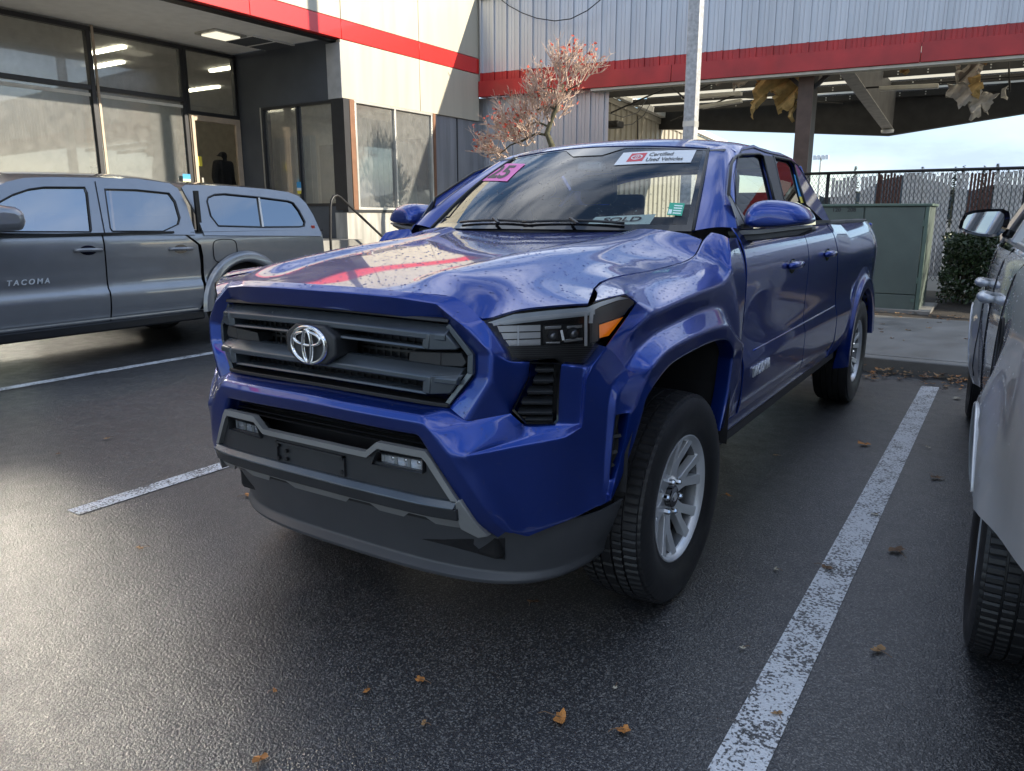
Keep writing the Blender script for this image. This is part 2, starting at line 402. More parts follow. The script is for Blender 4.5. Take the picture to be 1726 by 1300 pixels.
def make_wheel(name, loc, side, steer=0, parent=None, style=0, detail=True):
    w = bpy.data.objects.new(name, None); link(w, parent); w.location = loc; w.rotation_euler.z = steer + (math.pi if side < 0 else 0)
    tyre_mesh(w, n=320 if detail else 96)
    rim = lathe([(.088, .212), (.098, .222), (.108, .236), (.1125, .238), (.114, .233), (.104, .222), (.085, .212)], 96, 'rim', SATIN, w)
    lathe([(-.10, .20), (-.10, .228), (.0, .205), (.07, .206), (.09, .214)], 64, 'rim_barrel', BARREL, rim)
    # barrel back, dark
    lathe([(-.02, .0), (-.02, .19), (.04, .205)], 48, 'brake_backplate', BLK, rim)
    dsk = lathe([(.0, .0), (.0, .155), (-.012, .155)], 64, 'brake_disc', mat('brake_disc_steel', (.25, .24, .23), .35, .8), rim)
    # six forked spokes
    V = MB()
    def P(r, a): return (r * math.sin(a), r * math.cos(a))
    six = 6
    for k in range(six):
        a = 2 * math.pi * k / six + .26
        def pt(r, off): return (r * math.sin(a) + off * math.cos(a), r * math.cos(a) - off * math.sin(a))
        stem = [pt(.055, -.029), pt(.095, -.028), pt(.125, -.033), pt(.2125, -.070), pt(.2215, -.034), pt(.2230, -.031), pt(.160, -.0100), pt(.136, 0), pt(.160, .0100), pt(.2230, .031), pt(.2215, .034), pt(.2125, .070), pt(.125, .033), pt(.095, .028), pt(.055, .029)]
        V2 = MB(); V2.prism(stem, 'x', .055, .088)
        # dish: hub further in than rim edge
        V2.V = [(x - .030 * (1 - min(1, math.hypot(y, z) / .22)) + (.012 if math.hypot(y, z) > .2 else 0), y, z) for x, y, z in V2.V]
        b = len(V.V); V.V += V2.V; V.F += [tuple(i + b for i in f) for f in V2.F]
    s = V.build('spokes', SATIN, rim, bev=.004, seg=2)
    lathe([(.045, .0), (.066, .05), (.068, .080), (.045, .086)], 48, 'hub', SATIN, rim, ang=50)
    lathe([(.05, .042), (.082, .042), (.085, .038), (.086, 0)], 40, 'centre_cap', GLB, rim)
    em = MB()
    for (cx, cz, rx, rz) in ((0, 0, .020, .015), (0, .002, .006, .012), (0, .006, .013, .005)):
        em.tube([(.0865, cx + rx * math.cos(t), cz + rz * math.sin(t)) for t in np.linspace(0, 2 * math.pi, 25)], .0012, 6, False)
    em.build('cap_emblem', SATIN, rim, True)
    for k in range(6):
        a = 2 * math.pi * k / 6 + .26 + math.pi / 6
        n = lathe([(.05, .0115), (.084, .0115), (.091, .008), (.092, 0)], 6, 'lug_nut', CHROME, rim, ang=20)
        n.location = (0, .0635 * math.sin(a), .0635 * math.cos(a))
    return w

# ================================================================== the blue pickup
T = empty('pickup_truck', (0, 1.85, 0), 'blue metallic pickup truck wet with raindrops, parked nose forward in the middle bay', 'pickup truck')
bpy.context.view_layer.update()
# parts are modelled in world coordinates; the root keeps an inverse
INV = Matrix.Translation((0, -1.85, 0))
_old_link = link
def link(o, parent=None):
    COL.objects.link(o)
    if parent is not None:
        o.parent = parent
        if parent is T: o.matrix_parent_inverse = INV
    return o
# ---------------- front bumper
b = VF()
def Wp(lst, d=None): return [wr(q[0], q[1], (q[2] if len(q) > 2 else 0) if d is None else d) for q in lst]
Tt, C1, C2, Bb = wr(752, 687, -.05), wr(713.6, 701, 0), wr(713.6, 714.6, .012), wr(704, 734, 0)
def barrow(p, d, dz, xs=(0, .15, .30)):
    return [np.array((x, nose(x, d), p[2] + dz * (1 - x / abs(p[0])))) for x in xs] + [p]
r0 = barrow(Tt, -.05, .012); r1 = barrow(C1, 0.0, .008); r2 = barrow(C2, .012, .010); r3 = barrow(Bb, 0, .010)
rb = [p + np.array((0, .09, .015)) for p in r0]; ru = [p + np.array((0, .07, .004)) for p in r3]
b.grid([rb, r0, r1, r2, r3, ru])
K, L_, Mm, N = wr(786.6, 709.8, -.03), wr(860, 697, -.035), wr(880, 714.6, -.03), wr(780, 770, .02)
c2 = [C2] + Wp([(731, 733, .014), (756, 768, .015), (782, 808, .013), (811, 850, .01), (834, 882, .004), (852, 897, -.004)])
bb = [Bb] + Wp([(716, 752, 0), (733, 780, -.002), (752, 809, -.005), (774, 843, -.01), (803, 884, -.018), (838, 907, -.028)])
b.f(C1, c2[1], C2); b.f(C1, Tt, K, c2[1]); b.f(c2[1], K, N, c2[2]); b.f(K, L_, Mm, N)
nn = [N] + Wp([(795, 789.5, .014), (817, 821.5, .010), (846, 870.7, .006), (862, 899, -.002)])
for i in range(4): b.f(c2[2 + i], nn[i], nn[i + 1], c2[3 + i])
b.strip(c2, bb); b.strip(bb, [p + np.array((-.03, .08, 0)) for p in bb])
# upper inner return under the grille surround
b.f(Tt, K, K + np.array((0, .06, .0)), Tt + np.array((0, .09, .015))); b.f(K, L_, L_ + np.array((-.01, .06, 0)), K + np.array((0, .06, 0)))
# corner
A = Wp([(1022, 585), (1000, 615), (988, 639), (985, 675), (984, 700), (980, 720)])
B_ = Wp([(1039, 598), (1022, 620), (1012, 645), (1009, 675), (1008, 702), (1007, 735)], .002)
b.strip(A, B_)
B2 = [B_[5]] + Wp([(1005, 762), (1005, 790), (1006, 820), (1008, 854)], .002)
top = [N] + Wp([(829, 762), (873, 752), (918, 745), (952, 738)]) + [A[5], B_[5]]
bot = [nn[4]] + Wp([(890, 906), (920, 893), (952, 881), (975, 870), (990, 863)], -.01) + [B2[4]]
# coons in pixel space, then wrapped
tp = [(780, 770, .02), (829, 762, .004), (873, 752, 0), (918, 745, 0), (952, 738, 0), (980, 720, 0), (1007, 735, .002)]
bp_ = [(862, 899, -.002), (890, 906, -.012), (920, 893, -.012), (952, 881, -.012), (975, 871, -.01), (990, 863, -.008), (1008, 854, .002)]
lp = [(780, 770, .02), (795, 789.5, .014), (817, 821.5, .010), (846, 870.7, .006), (862, 899, -.002)]
rp_ = [(1007, 735, .002), (1005, 762, .002), (1005, 790, .002), (1006, 820, .002), (1008, 854, .002)]
g = coons(tp, bp_, lp, rp_, 5, 7)
rows = [[wr(*q) for q in row] for row in g]
rows[0][5] = A[5]
b.grid(rows)
# bottom return
br = [p + np.array((-.02, .05, .03)) for p in rows[4]]; b.strip(rows[4], br)
cC = Wp([(1052.7, 620), (1040, 636), (1030, 652), (1025, 678), (1023, 702), (1021, 745), (1019, 768), (1018, 792), (1017, 815), (1015, 851)], .006)
cB = B_ + B2[1:]
cH = Wp([(1068, 629, .018), (1056, 646, .02), (1043, 664, .02), (1037, 688, .02), (1038, 700, .02), (1033, 746, .02), (1031, 770, .02), (1029, 792, .018), (1028, 809, .016), (1021, 848, .008)])
cR = Wp([(1089, 641), (1083, 653), (1079, 664), (1070, 690), (1061, 696), (1052, 750), (1046, 770), (1041, 792), (1037, 809), (1028, 843)], .036)
cD = Wp([(1100, 655), (1093, 666), (1088, 678), (1084, 696), (1080, 711), (1068, 752), (1060, 772), (1052, 795), (1046, 812), (1033, 838)], .036)
cE = [p + np.array((-.05, .02, 0)) for p in cD]
for i in range(9):
    b.f(cB[i], cC[i], cC[i + 1], cB[i + 1]); b.f(cC[i], cH[i], cH[i + 1], cC[i + 1])
    if i not in (4, 5, 6, 7): b.f(cH[i], cR[i], cR[i + 1], cH[i + 1])
    b.f(cR[i], cD[i], cD[i + 1], cR[i + 1]); b.f(cD[i], cE[i], cE[i + 1], cD[i + 1])
# vent walls
inw = np.array((-.045, .03, 0)); ring = [cH[4], cR[4], cR[5], cR[6], cR[7], cR[8], cH[8], cH[7], cH[6], cH[5], cH[4]]
b.strip(ring, [p + inw for p in ring])
# recess around the louvre
I = [N] + Wp([(822, 757, -.004), (870, 743, -.014), (915, 731.5, -.02), (948, 724, -.022), (977, 715, -.024)])
S_ = rows[0][:6]
b.f(S_[0], S_[1], I[1])
for i in range(1, 5): b.f(S_[i], S_[i + 1], I[i + 1], I[i])
l4, l3 = wr(886, 715, -.045), wr(941, 713, -.035)
b.f(N, I[1], I[2], Mm); b.f(Mm, I[2], I[3], l4); b.f(l4, I[3], I[4], l3)
pl = Wp([(941, 713), (942, 680), (943, 645), (946, 616)], -.035)
pr = [I[5]] + Wp([(980, 697), (981, 668), (983, 640)], -.026)
b.f(l3, I[4], I[5], pl[1]) if False else None
b.f(pl[0], I[4], I[5]); b.f(pl[0], pr[0], pr[1], pl[1]); b.f(pl[1], pr[1], pr[2], pl[2]); b.f(pl[2], pr[2], pr[3], pl[3])
hb = wr(986, 620, -.022); b.f(pl[3], pr[3], hb)
b.f(pr[0], A[5], A[4], pr[1]); b.f(pr[1], A[4], A[3], pr[2]); b.f(pr[2], A[3], A[2], pr[3]); b.f(pr[3], A[2], A[1], hb); b.f(hb, A[1], A[0])
# flange behind the headlight
b.f(pl[3], hb, hb + np.array((-.03, .06, .02)), pl[3] + np.array((0, .06, .02))); b.f(hb, A[0], A[0] + np.array((-.05, .03, .0)), hb + np.array((-.03, .06, .02)))
BUMP = cage('front_bumper', b.V, b.F, BLUE, T, sub=3, crease_ang=14, crease=.9, mirror=True, thick=.004)
# ---------------- painted surround of the grille
s = VF()
Gz = [np.array((0, -.872, 1.203)), np.array((.2, -.866, 1.202)), np.array((.38, -.845, 1.196))]
G2, G3, G4 = wr(764.6, 500, -.085), wr(790, 515, -.075), wr(813.8, 541.5, -.05)
G = Gz + [G2]
cr2 = wr(734, 512, -.052)
cr = [np.array((0, -.902, 1.186)), np.array((.2, -.896, 1.185)), np.array((.34, -.882, 1.180)), cr2]
f2 = wr(752, 543, -.078)
fo = [np.array((0, -.880, 1.128)), np.array((.2, -.874, 1.127)), np.array((.36, -.860, 1.122)), f2]
fb = [p + np.array((0, .06, .0)) for p in fo]
s.grid([[p + np.array((0, .02, -.02)) for p in G], G, cr, fo, fb])
m1, m2, m3, m4 = wr(757, 532, -.046), wr(780, 549, -.036), wr(828, 596, -.016), wr(826, 640, -.014)
fa, fr1, fr2, fr3 = wr(772, 566, -.07), wr(798.5, 597, -.066), wr(799.5, 633, -.062), wr(755.5, 687.5, -.058)
h1, h2, h3 = wr(827, 557, -.045), wr(850, 594, -.034), wr(855, 609.5, -.034)
x1, x2 = wr(893, 611, -.04), wr(891, 636, -.04)
xl = wr(863, 692, -.05)
s.f(G2, G3, m1, cr2); s.f(cr2, m1, f2); s.f(G3, G4, m2, m1); s.f(m1, m2, fa, f2); s.f(m2, m3, fr1, fa)
s.f(m2, G4, h1, m3); s.f(m3, h1, h2); s.f(m3, h2, h3); s.f(m3, h3, x1, x2); s.f(m3, x2, m4)
s.f(m3, m4, fr2, fr1); s.f(m4, x2, xl, L_); s.f(m4, L_, K); s.f(m4, K, fr3, fr2)
ringf = [f2, fa, fr1, fr2, fr3]; s.strip(ringf, [p + np.array((-.01, .07, 0)) for p in ringf])
ringh = [G4, h1, h2, h3, x1, x2, xl, L_]; s.strip(ringh, [p + np.array((.0, .05, 0)) for p in ringh])
SURR = cage('grille_surround', s.V, s.F, BLUE, T, sub=3, crease_ang=12, crease=.9, mirror=True, thick=.004)
# ---------------- grille
def yg(x, d=0): return nose(x, -.06 + d)
def gbar(mb, x0, x1, prof, n=24, flare=0):
    """prof: list of (forward offset, z) polygon swept along the plan curve"""
    k = len(prof); b0 = len(mb.V)
    for i in range(n + 1):
        x = x0 + (x1 - x0) * i / n
        for (d, z) in prof: mb.V.append((x, yg(x, d), z + .010 * (1 - (x / .5) ** 2)))
    for i in range(n):
        for j in range(k): mb.F.append((b0 + i * k + j, b0 + i * k + (j + 1) % k, b0 + (i + 1) * k + (j + 1) % k, b0 + (i + 1) * k + j))
    mb.F.append(tuple(b0 + j for j in range(k))); mb.F.append(tuple(b0 + n * k + j for j in range(k))[::-1])
    return mb
gback = MB(); gbar(gback, -.57, .57, [(-.12, .87), (-.11, .87), (-.11, 1.12), (-.12, 1.12)]); GB = gback.build('grille', BLK, T)
bar = MB(); gbar(bar, -.50, .50, [(-.02, 1.104), (.018, 1.078), (.018, 1.060), (-.02, 1.052), (-.05, 1.06), (-.05, 1.104)]); bar.build('grille_bar', GRILLE, GB, bev=.003)
bar = MB(); gbar(bar, -.435, .435, [(.012, 1.038), (.016, 1.030), (-.02, 1.024), (-.05, 1.028), (-.03, 1.04)]); bar.build('grille_lip', GRILLE, GB, bev=.002)
bar = MB(); gbar(bar, -.535, .535, [(-.015, .979), (.022, .950), (.022, .934), (-.02, .930), (-.05, .93), (-.05, .979)]); bar.build('grille_bar', GRILLE, GB, bev=.003)
bar = MB(); gbar(bar, -.435, .435, [(.014, .902), (.018, .894), (-.02, .888), (-.05, .892), (-.03, .906)]); bar.build('grille_lip', GRILLE, GB, bev=.002)
for sd_ in (-1, 1):
    def blk(pts, nm, m=GRILLE, dd=.06):
        mbx = MB(); P0 = [wr(*p) for p in pts]
        P1 = [p + np.array((-.004, dd, 0)) for p in P0]
        n = len(P0); mbx.V = [(sd_ * p[0], p[1], p[2]) for p in P0 + P1]
        mbx.F = [tuple(range(n)), tuple(range(n, 2 * n))[::-1]] + [(i, (i + 1) % n, n + (i + 1) % n, n + i) for i in range(n)]
        return mbx.build(nm, m, GB, bev=.003)
    blk([(712, 568, -.045), (724.6, 562, -.04), (722, 590, -.04), (711, 586, -.045)], 'grille_end_post')
    blk([(724.6, 562, -.04), (750, 562, -.046), (772, 587, -.05), (768, 590, -.05), (722, 590, -.04)], 'grille_end_block')
    blk([(691, 592, -.085), (743, 594, -.075), (743, 617, -.075), (688, 609, -.085)], 'grille_side_vane', TRIM)
    blk([(743, 594, -.075), (777, 595, -.072), (786, 612, -.068), (780, 619, -.07), (743, 617, -.075)], 'grille_side_vane', TRIM)
    blk([(713, 640, -.04), (726, 635, -.036), (724, 665, -.036), (711, 661, -.04)], 'grille_end_post')
    blk([(726, 634, -.036), (781, 633, -.05), (759, 664, -.05), (724, 665, -.036)], 'grille_end_block')
    # bevelled frame of the opening
    fo_ = [(757, 546, -.064), (797, 597, -.052), (797, 631, -.05), (756, 684, -.052)]; fi_ = [(751, 551, -.064), (788, 600, -.056), (787, 629, -.056), (750, 679, -.058)]
    fm = MB(); a = [wr(*p) for p in fo_]; c = [wr(*p) for p in fi_]
    for i in range(3):
        q = [a[i], a[i + 1], c[i + 1], c[i]]; q2 = [p + np.array((0, .05, 0)) for p in q]
        bq = len(fm.V); fm.V += [(sd_ * p[0], p[1], p[2]) for p in q + q2]
        fm.F += [tuple(bq + j for j in f) for f in ((0, 1, 2, 3), (7, 6, 5, 4), (0, 4, 5, 1), (2, 6, 7, 3), (1, 5, 6, 2), (3, 7, 4, 0))]
    fm.build('grille_frame', GRILLE, GB, bev=.0015)
fr = MB(); gbar(fr, -.5, .5, [(.012, .872), (.012, .860), (-.03, .855), (-.03, .875)]); fr.build('grille_frame', BLK, GB, bev=.002)
fr = MB(); gbar(fr, -.5, .5, [(.0, 1.122), (.004, 1.112), (-.04, 1.110), (-.04, 1.13)]); fr.build('grille_frame', BLK, GB, bev=.002)
# mesh behind
gm = MB()
for i in range(34):
    x = -.5 + i / 33
    gm.bar((x, yg(x, -.085), .87), (x, yg(x, -.085), 1.11), .004, .01)
for z in (.885, .915, 1.0, 1.015):
    for i in range(20):
        xa, xb = -.5 + i / 20, -.5 + (i + 1) / 20; gm.bar((xa, yg(xa, -.082), z), (xb, yg(xb, -.082), z), .005, .008)
gm.build('grille_mesh', BLK, GB, kind='stuff')
# emblem
ob = MB(); oc = [(-.062, 1.078), (.062, 1.078), (.112, 1.045), (.112, .985), (.062, .950), (-.062, .950), (-.112, .985), (-.112, 1.045)]
ob.prism(oc, 'y', -.905, -.80); EB = ob.build('emblem_bezel', TRIM, T, bev=.008, seg=3)
def ring_mesh(cx, cz, rx, rz, wd, y0, dep=.010, n=64, wd2=None):
    V = []; F = []; prof = [(-.5, 0), (-.35, 1), (.35, 1), (.5, 0)]
    for i in range(n):
        t = 2 * math.pi * i / n; ww = wd if wd2 is None else wd + (wd2 - wd) * abs(math.sin(t))
        nx_, nz_ = math.cos(t) / rx, math.sin(t) / rz; l = math.hypot(nx_, nz_); nx_ /= l; nz_ /= l
        for (o_, h) in prof: V.append((cx + rx * math.cos(t) + nx_ * ww * o_, y0 - dep * h, cz + rz * math.sin(t) + nz_ * ww * o_))
    for i in range(n):
        for j in range(3): F.append((i * 4 + j, i * 4 + j + 1, ((i + 1) % n) * 4 + j + 1, ((i + 1) % n) * 4 + j))
    return V, F
ev = MB()
for a_ in ((0, 1.013, .076, .058, .011, -.906, .012), (0, 1.033, .060, .021, .009, -.910, .011), (0, 1.010, .019, .052, .009, -.912, .011)):
    V_, F_ = ring_mesh(*a_); o_ = len(ev.V); ev.V += V_; ev.F += [tuple(i + o_ for i in f) for f in F_]
ev.build('emblem', CHROME, EB, smooth=False).data.polygons.foreach_set('use_smooth', [True] * len(ev.F))
# ---------------- lower intake, frame, skid
def sweep(name, prof, x0, x1, m, parent=None, n=30, crown=.009, bev=.003):
    mb_ = MB(); k = len(prof)
    for i in range(n + 1):
        x = x0 + (x1 - x0) * i / n
        for (d, z) in prof: mb_.V.append((x, nose(x, d), z + crown * (1 - (x / .55) ** 2)))
    for i in range(n):
        for j in range(k): mb_.F.append((i * k + j, i * k + (j + 1) % k, (i + 1) * k + (j + 1) % k, (i + 1) * k + j))
    mb_.F.append(tuple(range(k))); mb_.F.append(tuple(n * k + j for j in range(k))[::-1])
    return mb_.build(name, m, parent or T, bev=bev)
LB = sweep('lower_intake', [(-.13, .50), (-.12, .50), (-.10, .80), (-.12, .80)], -.60, .60, BLK)
for z in (.757, .738, .722): sweep('intake_slat', [(-.05, z), (-.046, z - .003), (-.08, z - .008), (-.085, z - .002)], -.50, .50, BLK, LB, bev=0)
def facepoly(name, pts, m, parent, th=.05, bev=.003, sides=(-1, 1), mirror_join=False):
    for sd_ in sides:
        mbx = MB(); P0 = [wr(*p) for p in pts]; n = len(P0); P1 = [p + np.array((0, th, 0)) for p in P0]
        mbx.V = [(sd_ * p[0], p[1], p[2]) for p in P0 + P1]
        mbx.F = [tuple(range(n)), tuple(range(n, 2 * n))[::-1]] + [(i, (i + 1) % n, n + (i + 1) % n, n + i) for i in range(n)]
        mbx.build(name, m, parent, bev=bev)
# centre panel (dark) from frame band down to strip
cpn = MB()
def xzpanel(name, poly, d, m, parent, th=.02, step=.03, holes=()):
    o = panel(name, poly, lambda x, z: (x, nose(x, d), z), m, parent, step=step, thick=th, holes=holes, flip=False)
    return o
cpoly = [(-.555, .585), (.555, .585), (.472, .705), (.46, .722), (.29, .722), (.245, .680), (-.245, .680), (-.29, .722), (-.46, .722), (-.472, .705)]
def crn(z, x): return z + .009 * (1 - (x / .55) ** 2)
fogr = [(.252, .664), (.286, .703), (.452, .703), (.452, .662)]
CP = panel('lower_grille_panel', cpoly, lambda x, z: (x, nose(x, -.012), crn(z, x)), TRIM, T, step=.03, thick=.012, holes=[fogr, [(-x, z) for x, z in fogr]])
# grey frame band
band = [(-.56, .590), (-.478, .712), (-.459, .733), (-.284, .733), (-.236, .694), (.236, .694), (.284, .733), (.459, .733), (.478, .712), (.56, .590), (.538, .590), (.461, .700), (.447, .712), (.285, .712), (.240, .676), (-.240, .676), (-.285, .712), (-.447, .712), (-.461, .700), (-.538, .590)]
panel('lower_grille_frame', band, lambda x, z: (x, nose(x, .004), crn(z, x)), SKID, T, step=.012, thick=.022)
for sd_ in (-1, 1):
    rec = MB(); q = [wr(626, 783, -.0), wr(634, 763, .0), wr(712, 774.6, .0), wr(712, 799, 0.0)]
    qb = [p + np.array((0, .055, 0)) for p in q]
    rec.V = [(sd_ * p[0], p[1], p[2]) for p in q + qb]; rec.F = [(4, 5, 6, 7), (0, 1, 5, 4), (1, 2, 6, 5), (2, 3, 7, 6), (3, 0, 4, 7)]
    rec.build('fog_lamp_pocket', TRIM, T, fix=False)
    hz = MB(); q = [wr(644, 766, -.022), wr(711, 777, -.022), wr(711, 792, -.022), wr(645, 780, -.022)]
    qb = [p + np.array((0, .03, 0)) for p in q]; hz.V = [(sd_ * p[0], p[1], p[2]) for p in q + qb]
    hz.F = [(4, 5, 6, 7), (0, 1, 5, 4), (1, 2, 6, 5), (2, 3, 7, 6), (3, 0, 4, 7)]
    FL = hz.build('fog_lamp', REFL, T, fix=False)
    for k in range(4):
        a = q[0] + (q[1] - q[0]) * k / 3; c = q[3] + (q[2] - q[3]) * k / 3
        MB().bar((sd_ * a[0], a[1] + .004, a[2]), (sd_ * c[0], c[1] + .004, c[2]), .003, .012).build('lamp_divider', SKID, FL)
    for k in range(3):
        a = q[0] + (q[1] - q[0]) * (k + .5) / 3; c = q[3] + (q[2] - q[3]) * (k + .5) / 3; m_ = (a + c) / 2
        bl = MB(); bl.tube([(sd_ * m_[0], m_[1] + .028, m_[2]), (sd_ * m_[0], m_[1] + .016, m_[2])], [.010, .006], 10); bl.build('led', CHROME, FL, True)
    ln = MB(); ln.V = [(sd_ * p[0], p[1] - .002, p[2]) for p in q]; ln.F = [(0, 1, 2, 3)]; ln.build('lens', glass('fog_lens', (.88, .9, .92), 1., .01, 1.45), FL, fix=False)
# plate mounting holes
for (x, z) in ((-.17, .655), (-.17, .610), (-.13, .64), (-.13, .612), (.13, .66), (.13, .615)):
    MB().tube([(x, nose(x, -.010), z), (x, nose(x, .0), z)], .007, 8).build('plate_bracket_stud', BLK, CP)
pb = MB(); 
for (x0, x1, z0, z1) in ((-.18, .14, .662, .668), (-.18, -.174, .60, .668), (.134, .14, .60, .668)): pb.box(x0, x1, nose(0, -.004), nose(0, -.02), z0, z1)
pb.build('plate_recess_rib', TRIM, CP)
sweep('bumper_strip', [(.0, .588), (.018, .573), (.018, .568), (-.02, .566), (-.03, .588)], -.553, .553, GRILLE, bev=.002)
sweep('lower_beam', [(.014, .568), (.006, .530), (-.03, .528), (-.03, .568)], -.558, .558, TRIM, bev=.003)
# skid teeth (grey) below the beam
teeth = [(-.565, .530), (-.56, .497)]
tx = [(-.47, .497), (-.445, .520), (-.385, .520), (-.355, .497), (-.26, .497), (-.235, .520), (-.15, .520), (-.12, .497), (.12, .497), (.15, .520), (.235, .520), (.26, .497), (.355, .497), (.385, .520), (.445, .520), (.47, .497)]
teeth += tx + [(.56, .497), (.565, .530)]
panel('skid_panel', teeth, lambda x, z: (x, nose(x, -.004 - (.53 - z) * .6), crn(z, x)), SKID, T, step=.02, thick=.02)
sweep('skid_shadow_gap', [(-.05, .54), (-.052, .49), (-.07, .49), (-.07, .54)], -.56, .56, BLK, bev=0)
facepoly('skid_end_cap', [(766, 848, .006), (774, 843, .004), (799, 880, -.004), (822, 905, -.012), (806, 908, -.016), (776, 893, -.006), (770, 876, .002)], SKID, T, .05)
# ---------------- air dam
def dam_y(x, a, f, n=3.2):
    xx = min(abs(x), a * .9995); return -.30 - (-.30 - f) * (1 - (xx / a) ** n) ** (1 / n)
dv = VF(); rowsd = []
for (z, a, f) in ((.50, .862, -.825), (.44, .850, -.815), (.315, .812, -.765), (.300, .808, -.762), (.276, .803, -.786), (.262, .795, -.782), (.262, .77, -.72)):
    th_ = np.linspace(0, math.pi / 2, 22); row = []
    for t in th_: row.append(np.array((a * math.sin(t) ** (2 / 3.2), -.30 - (-.30 - f) * max(0, math.cos(t)) ** (2 / 3.2), z + (.03 * math.sin(t) ** 6 if z < .40 else 0))))
    rowsd.append(row)
hole = [(r_, c_) for r_ in (1,) for c_ in ()]
dv.grid(rowsd)
DAMO = cage('air_dam', dv.V, dv.F, DAM, T, sub=2, crease_ang=25, crease=.7, mirror=True, thick=.006)
from mathutils.bvhtree import BVHTree
def surf(o):
    bpy.context.view_layer.update(); dg = bpy.context.evaluated_depsgraph_get(); e = o.evaluated_get(dg); me = e.to_mesh(); mw = e.matrix_world
    t = BVHTree.FromPolygons([mw @ v.co for v in me.vertices], [tuple(p.vertices) for p in me.polygons]); e.to_mesh_clear()
    def hit(u, v, off=.0):
        c, d = ray(u, v); dn = Vector(d).normalized(); h = t.ray_cast(Vector(c), dn)
        return np.array(h[0] - dn * off) if h[0] is not None else c + d * 2.6
    return hit
_hd = surf(DAMO); dq = [_hd(u, v, .004) for u, v in ((711, 909), (780, 909), (851, 908), (851, 944), (800, 932), (752, 919))]
for sd_ in (1,):
    mbx = MB(); mbx.V = [(sd_ * p[0], p[1], p[2]) for p in dq]; mbx.F = [tuple(range(6))]; mbx.build('air_dam_duct', BLK, T, fix=False)
# ---------------- louvre inserts
for sd_ in (-1, 1):
    def P(u, v, d): q = wr(u, v, d); return np.array((sd_ * q[0], q[1], q[2]))
    outl = [(893, 610), (945, 612), (943, 645), (941, 710), (936, 715), (886, 715), (863, 692), (891, 636)]
    lv = MB(); lv.V = [P(u, v, -.085) for u, v in outl] + [P(u, v, -.030) for u, v in outl]
    lv.F = [tuple(range(8))] + [(i, (i + 1) % 8, 8 + (i + 1) % 8, 8 + i) for i in range(8)]
    LV = lv.build('bumper_louvre', GLB, T, fix=False); fixn(LV)
    cx_, cy_ = 906, 663
    rim_ = MB(); inn = [(u + (cx_ - u) * .09, v + (cy_ - v) * .06) for u, v in outl]
    for i in range(8):
        j = (i + 1) % 8; rim_.quad(P(*outl[i], -.028), P(*outl[j], -.028), P(*inn[j], -.034), P(*inn[i], -.034))
    rim_.build('louvre_rim', GLB, LV, fix=False)
    for k, (xl_, xr_, yy) in enumerate(((901, 934, 623), (898, 933, 641), (888, 932, 660), (878, 931, 678), (872, 931, 695), (884, 932, 707))):
        bl = MB(); a, c = P(xl_, yy, -.036), P(xr_, yy, -.036); a2, c2_ = P(xl_ + 2, yy + 4, -.040), P(xr_, yy + 4.5, -.040); a3, c3 = P(xl_ + 4, yy - 10, -.075), P(xr_, yy - 10, -.075)
        bl.V = [a, c, c2_, a2, a3, c3]; bl.F = [(0, 1, 2, 3), (4, 5, 1, 0), (3, 2, 5, 4), (0, 3, 4), (1, 5, 2)]
        bl.build('louvre_blade', TRIM, LV, bev=.0012)
# vents beside the wheel
for sd_ in (-1, 1):
    vn = MB(); rg = [p + inw * .95 for p in [cH[4], cR[4], cR[5], cR[6], cR[7], cR[8], cH[8], cH[7], cH[6], cH[5]]]
    vn.V = [(sd_ * p[0], p[1], p[2]) for p in rg]; vn.F = [tuple(range(len(rg)))]
    VN = vn.build('side_vent', BLK, T, fix=False)
    for t_ in (.22, .5, .76):
        i0 = 4 + int(t_ * 4); f_ = t_ * 4 - int(t_ * 4)
        a = cH[i0] * (1 - f_) + cH[i0 + 1] * f_ + inw * .4; c = cR[i0] * (1 - f_) + cR[i0 + 1] * f_ + inw * .4 + np.array((0, 0, .012))
        MB().bar((sd_ * a[0], a[1], a[2]), (sd_ * c[0], c[1], c[2]), .003, .010).build('vent_rib', TRIM, VN)
    a = cH[4] * .6 + cR[4] * .4 + inw * .45; c = cH[8] * .5 + cR[8] * .5 + inw * .45
    MB().bar((sd_ * a[0], a[1], a[2]), (sd_ * c[0], c[1], c[2]), .003, .008).build('vent_rib', TRIM, VN)
# ================================================================== hood
_sm = lambda t: t * t * t * (t * (6 * t - 15) + 10)
def ridge(x, y):
    """raised rib each side of the flat centre of the bonnet"""
    x = abs(x); q = float(np.interp(y, [-.88, -.6, -.32, 0, .3, .62], [.345, .385, .415, .452, .49, .54])); h = .021 * _sm(min(1, max(0, (y + .815) / .16))) * (1 - .45 * min(1, max(0, (y + .2) / .7)))
    t = (x - q) / .085 if x < q else (x - q) / .26
    return h * (1 - _sm(min(1, abs(t))))
# near edge from the survey, top view
he = [(0, -.868), (.2, -.862), (.38, -.842), (.50, -.800), (.56, -.800), (.61, -.795)]
heP = [wr(813.8, 541.5, -.05), wr(863, 523, -.052), wr(919, 516, -.052), wr(991, 511, -.045)]
hgap = [at(1000, 487, x=.76), at(1010, 476, x=.745), at(1029, 468, x=.748), at(1058, 462, x=.758), at(1087, 458, x=.765), at(1125, 449, x=.775), at(1150, 442, x=.782), at(1170, 432, x=.786), np.array((.783, .45, 1.286)), np.array((.775, .51, 1.318))]
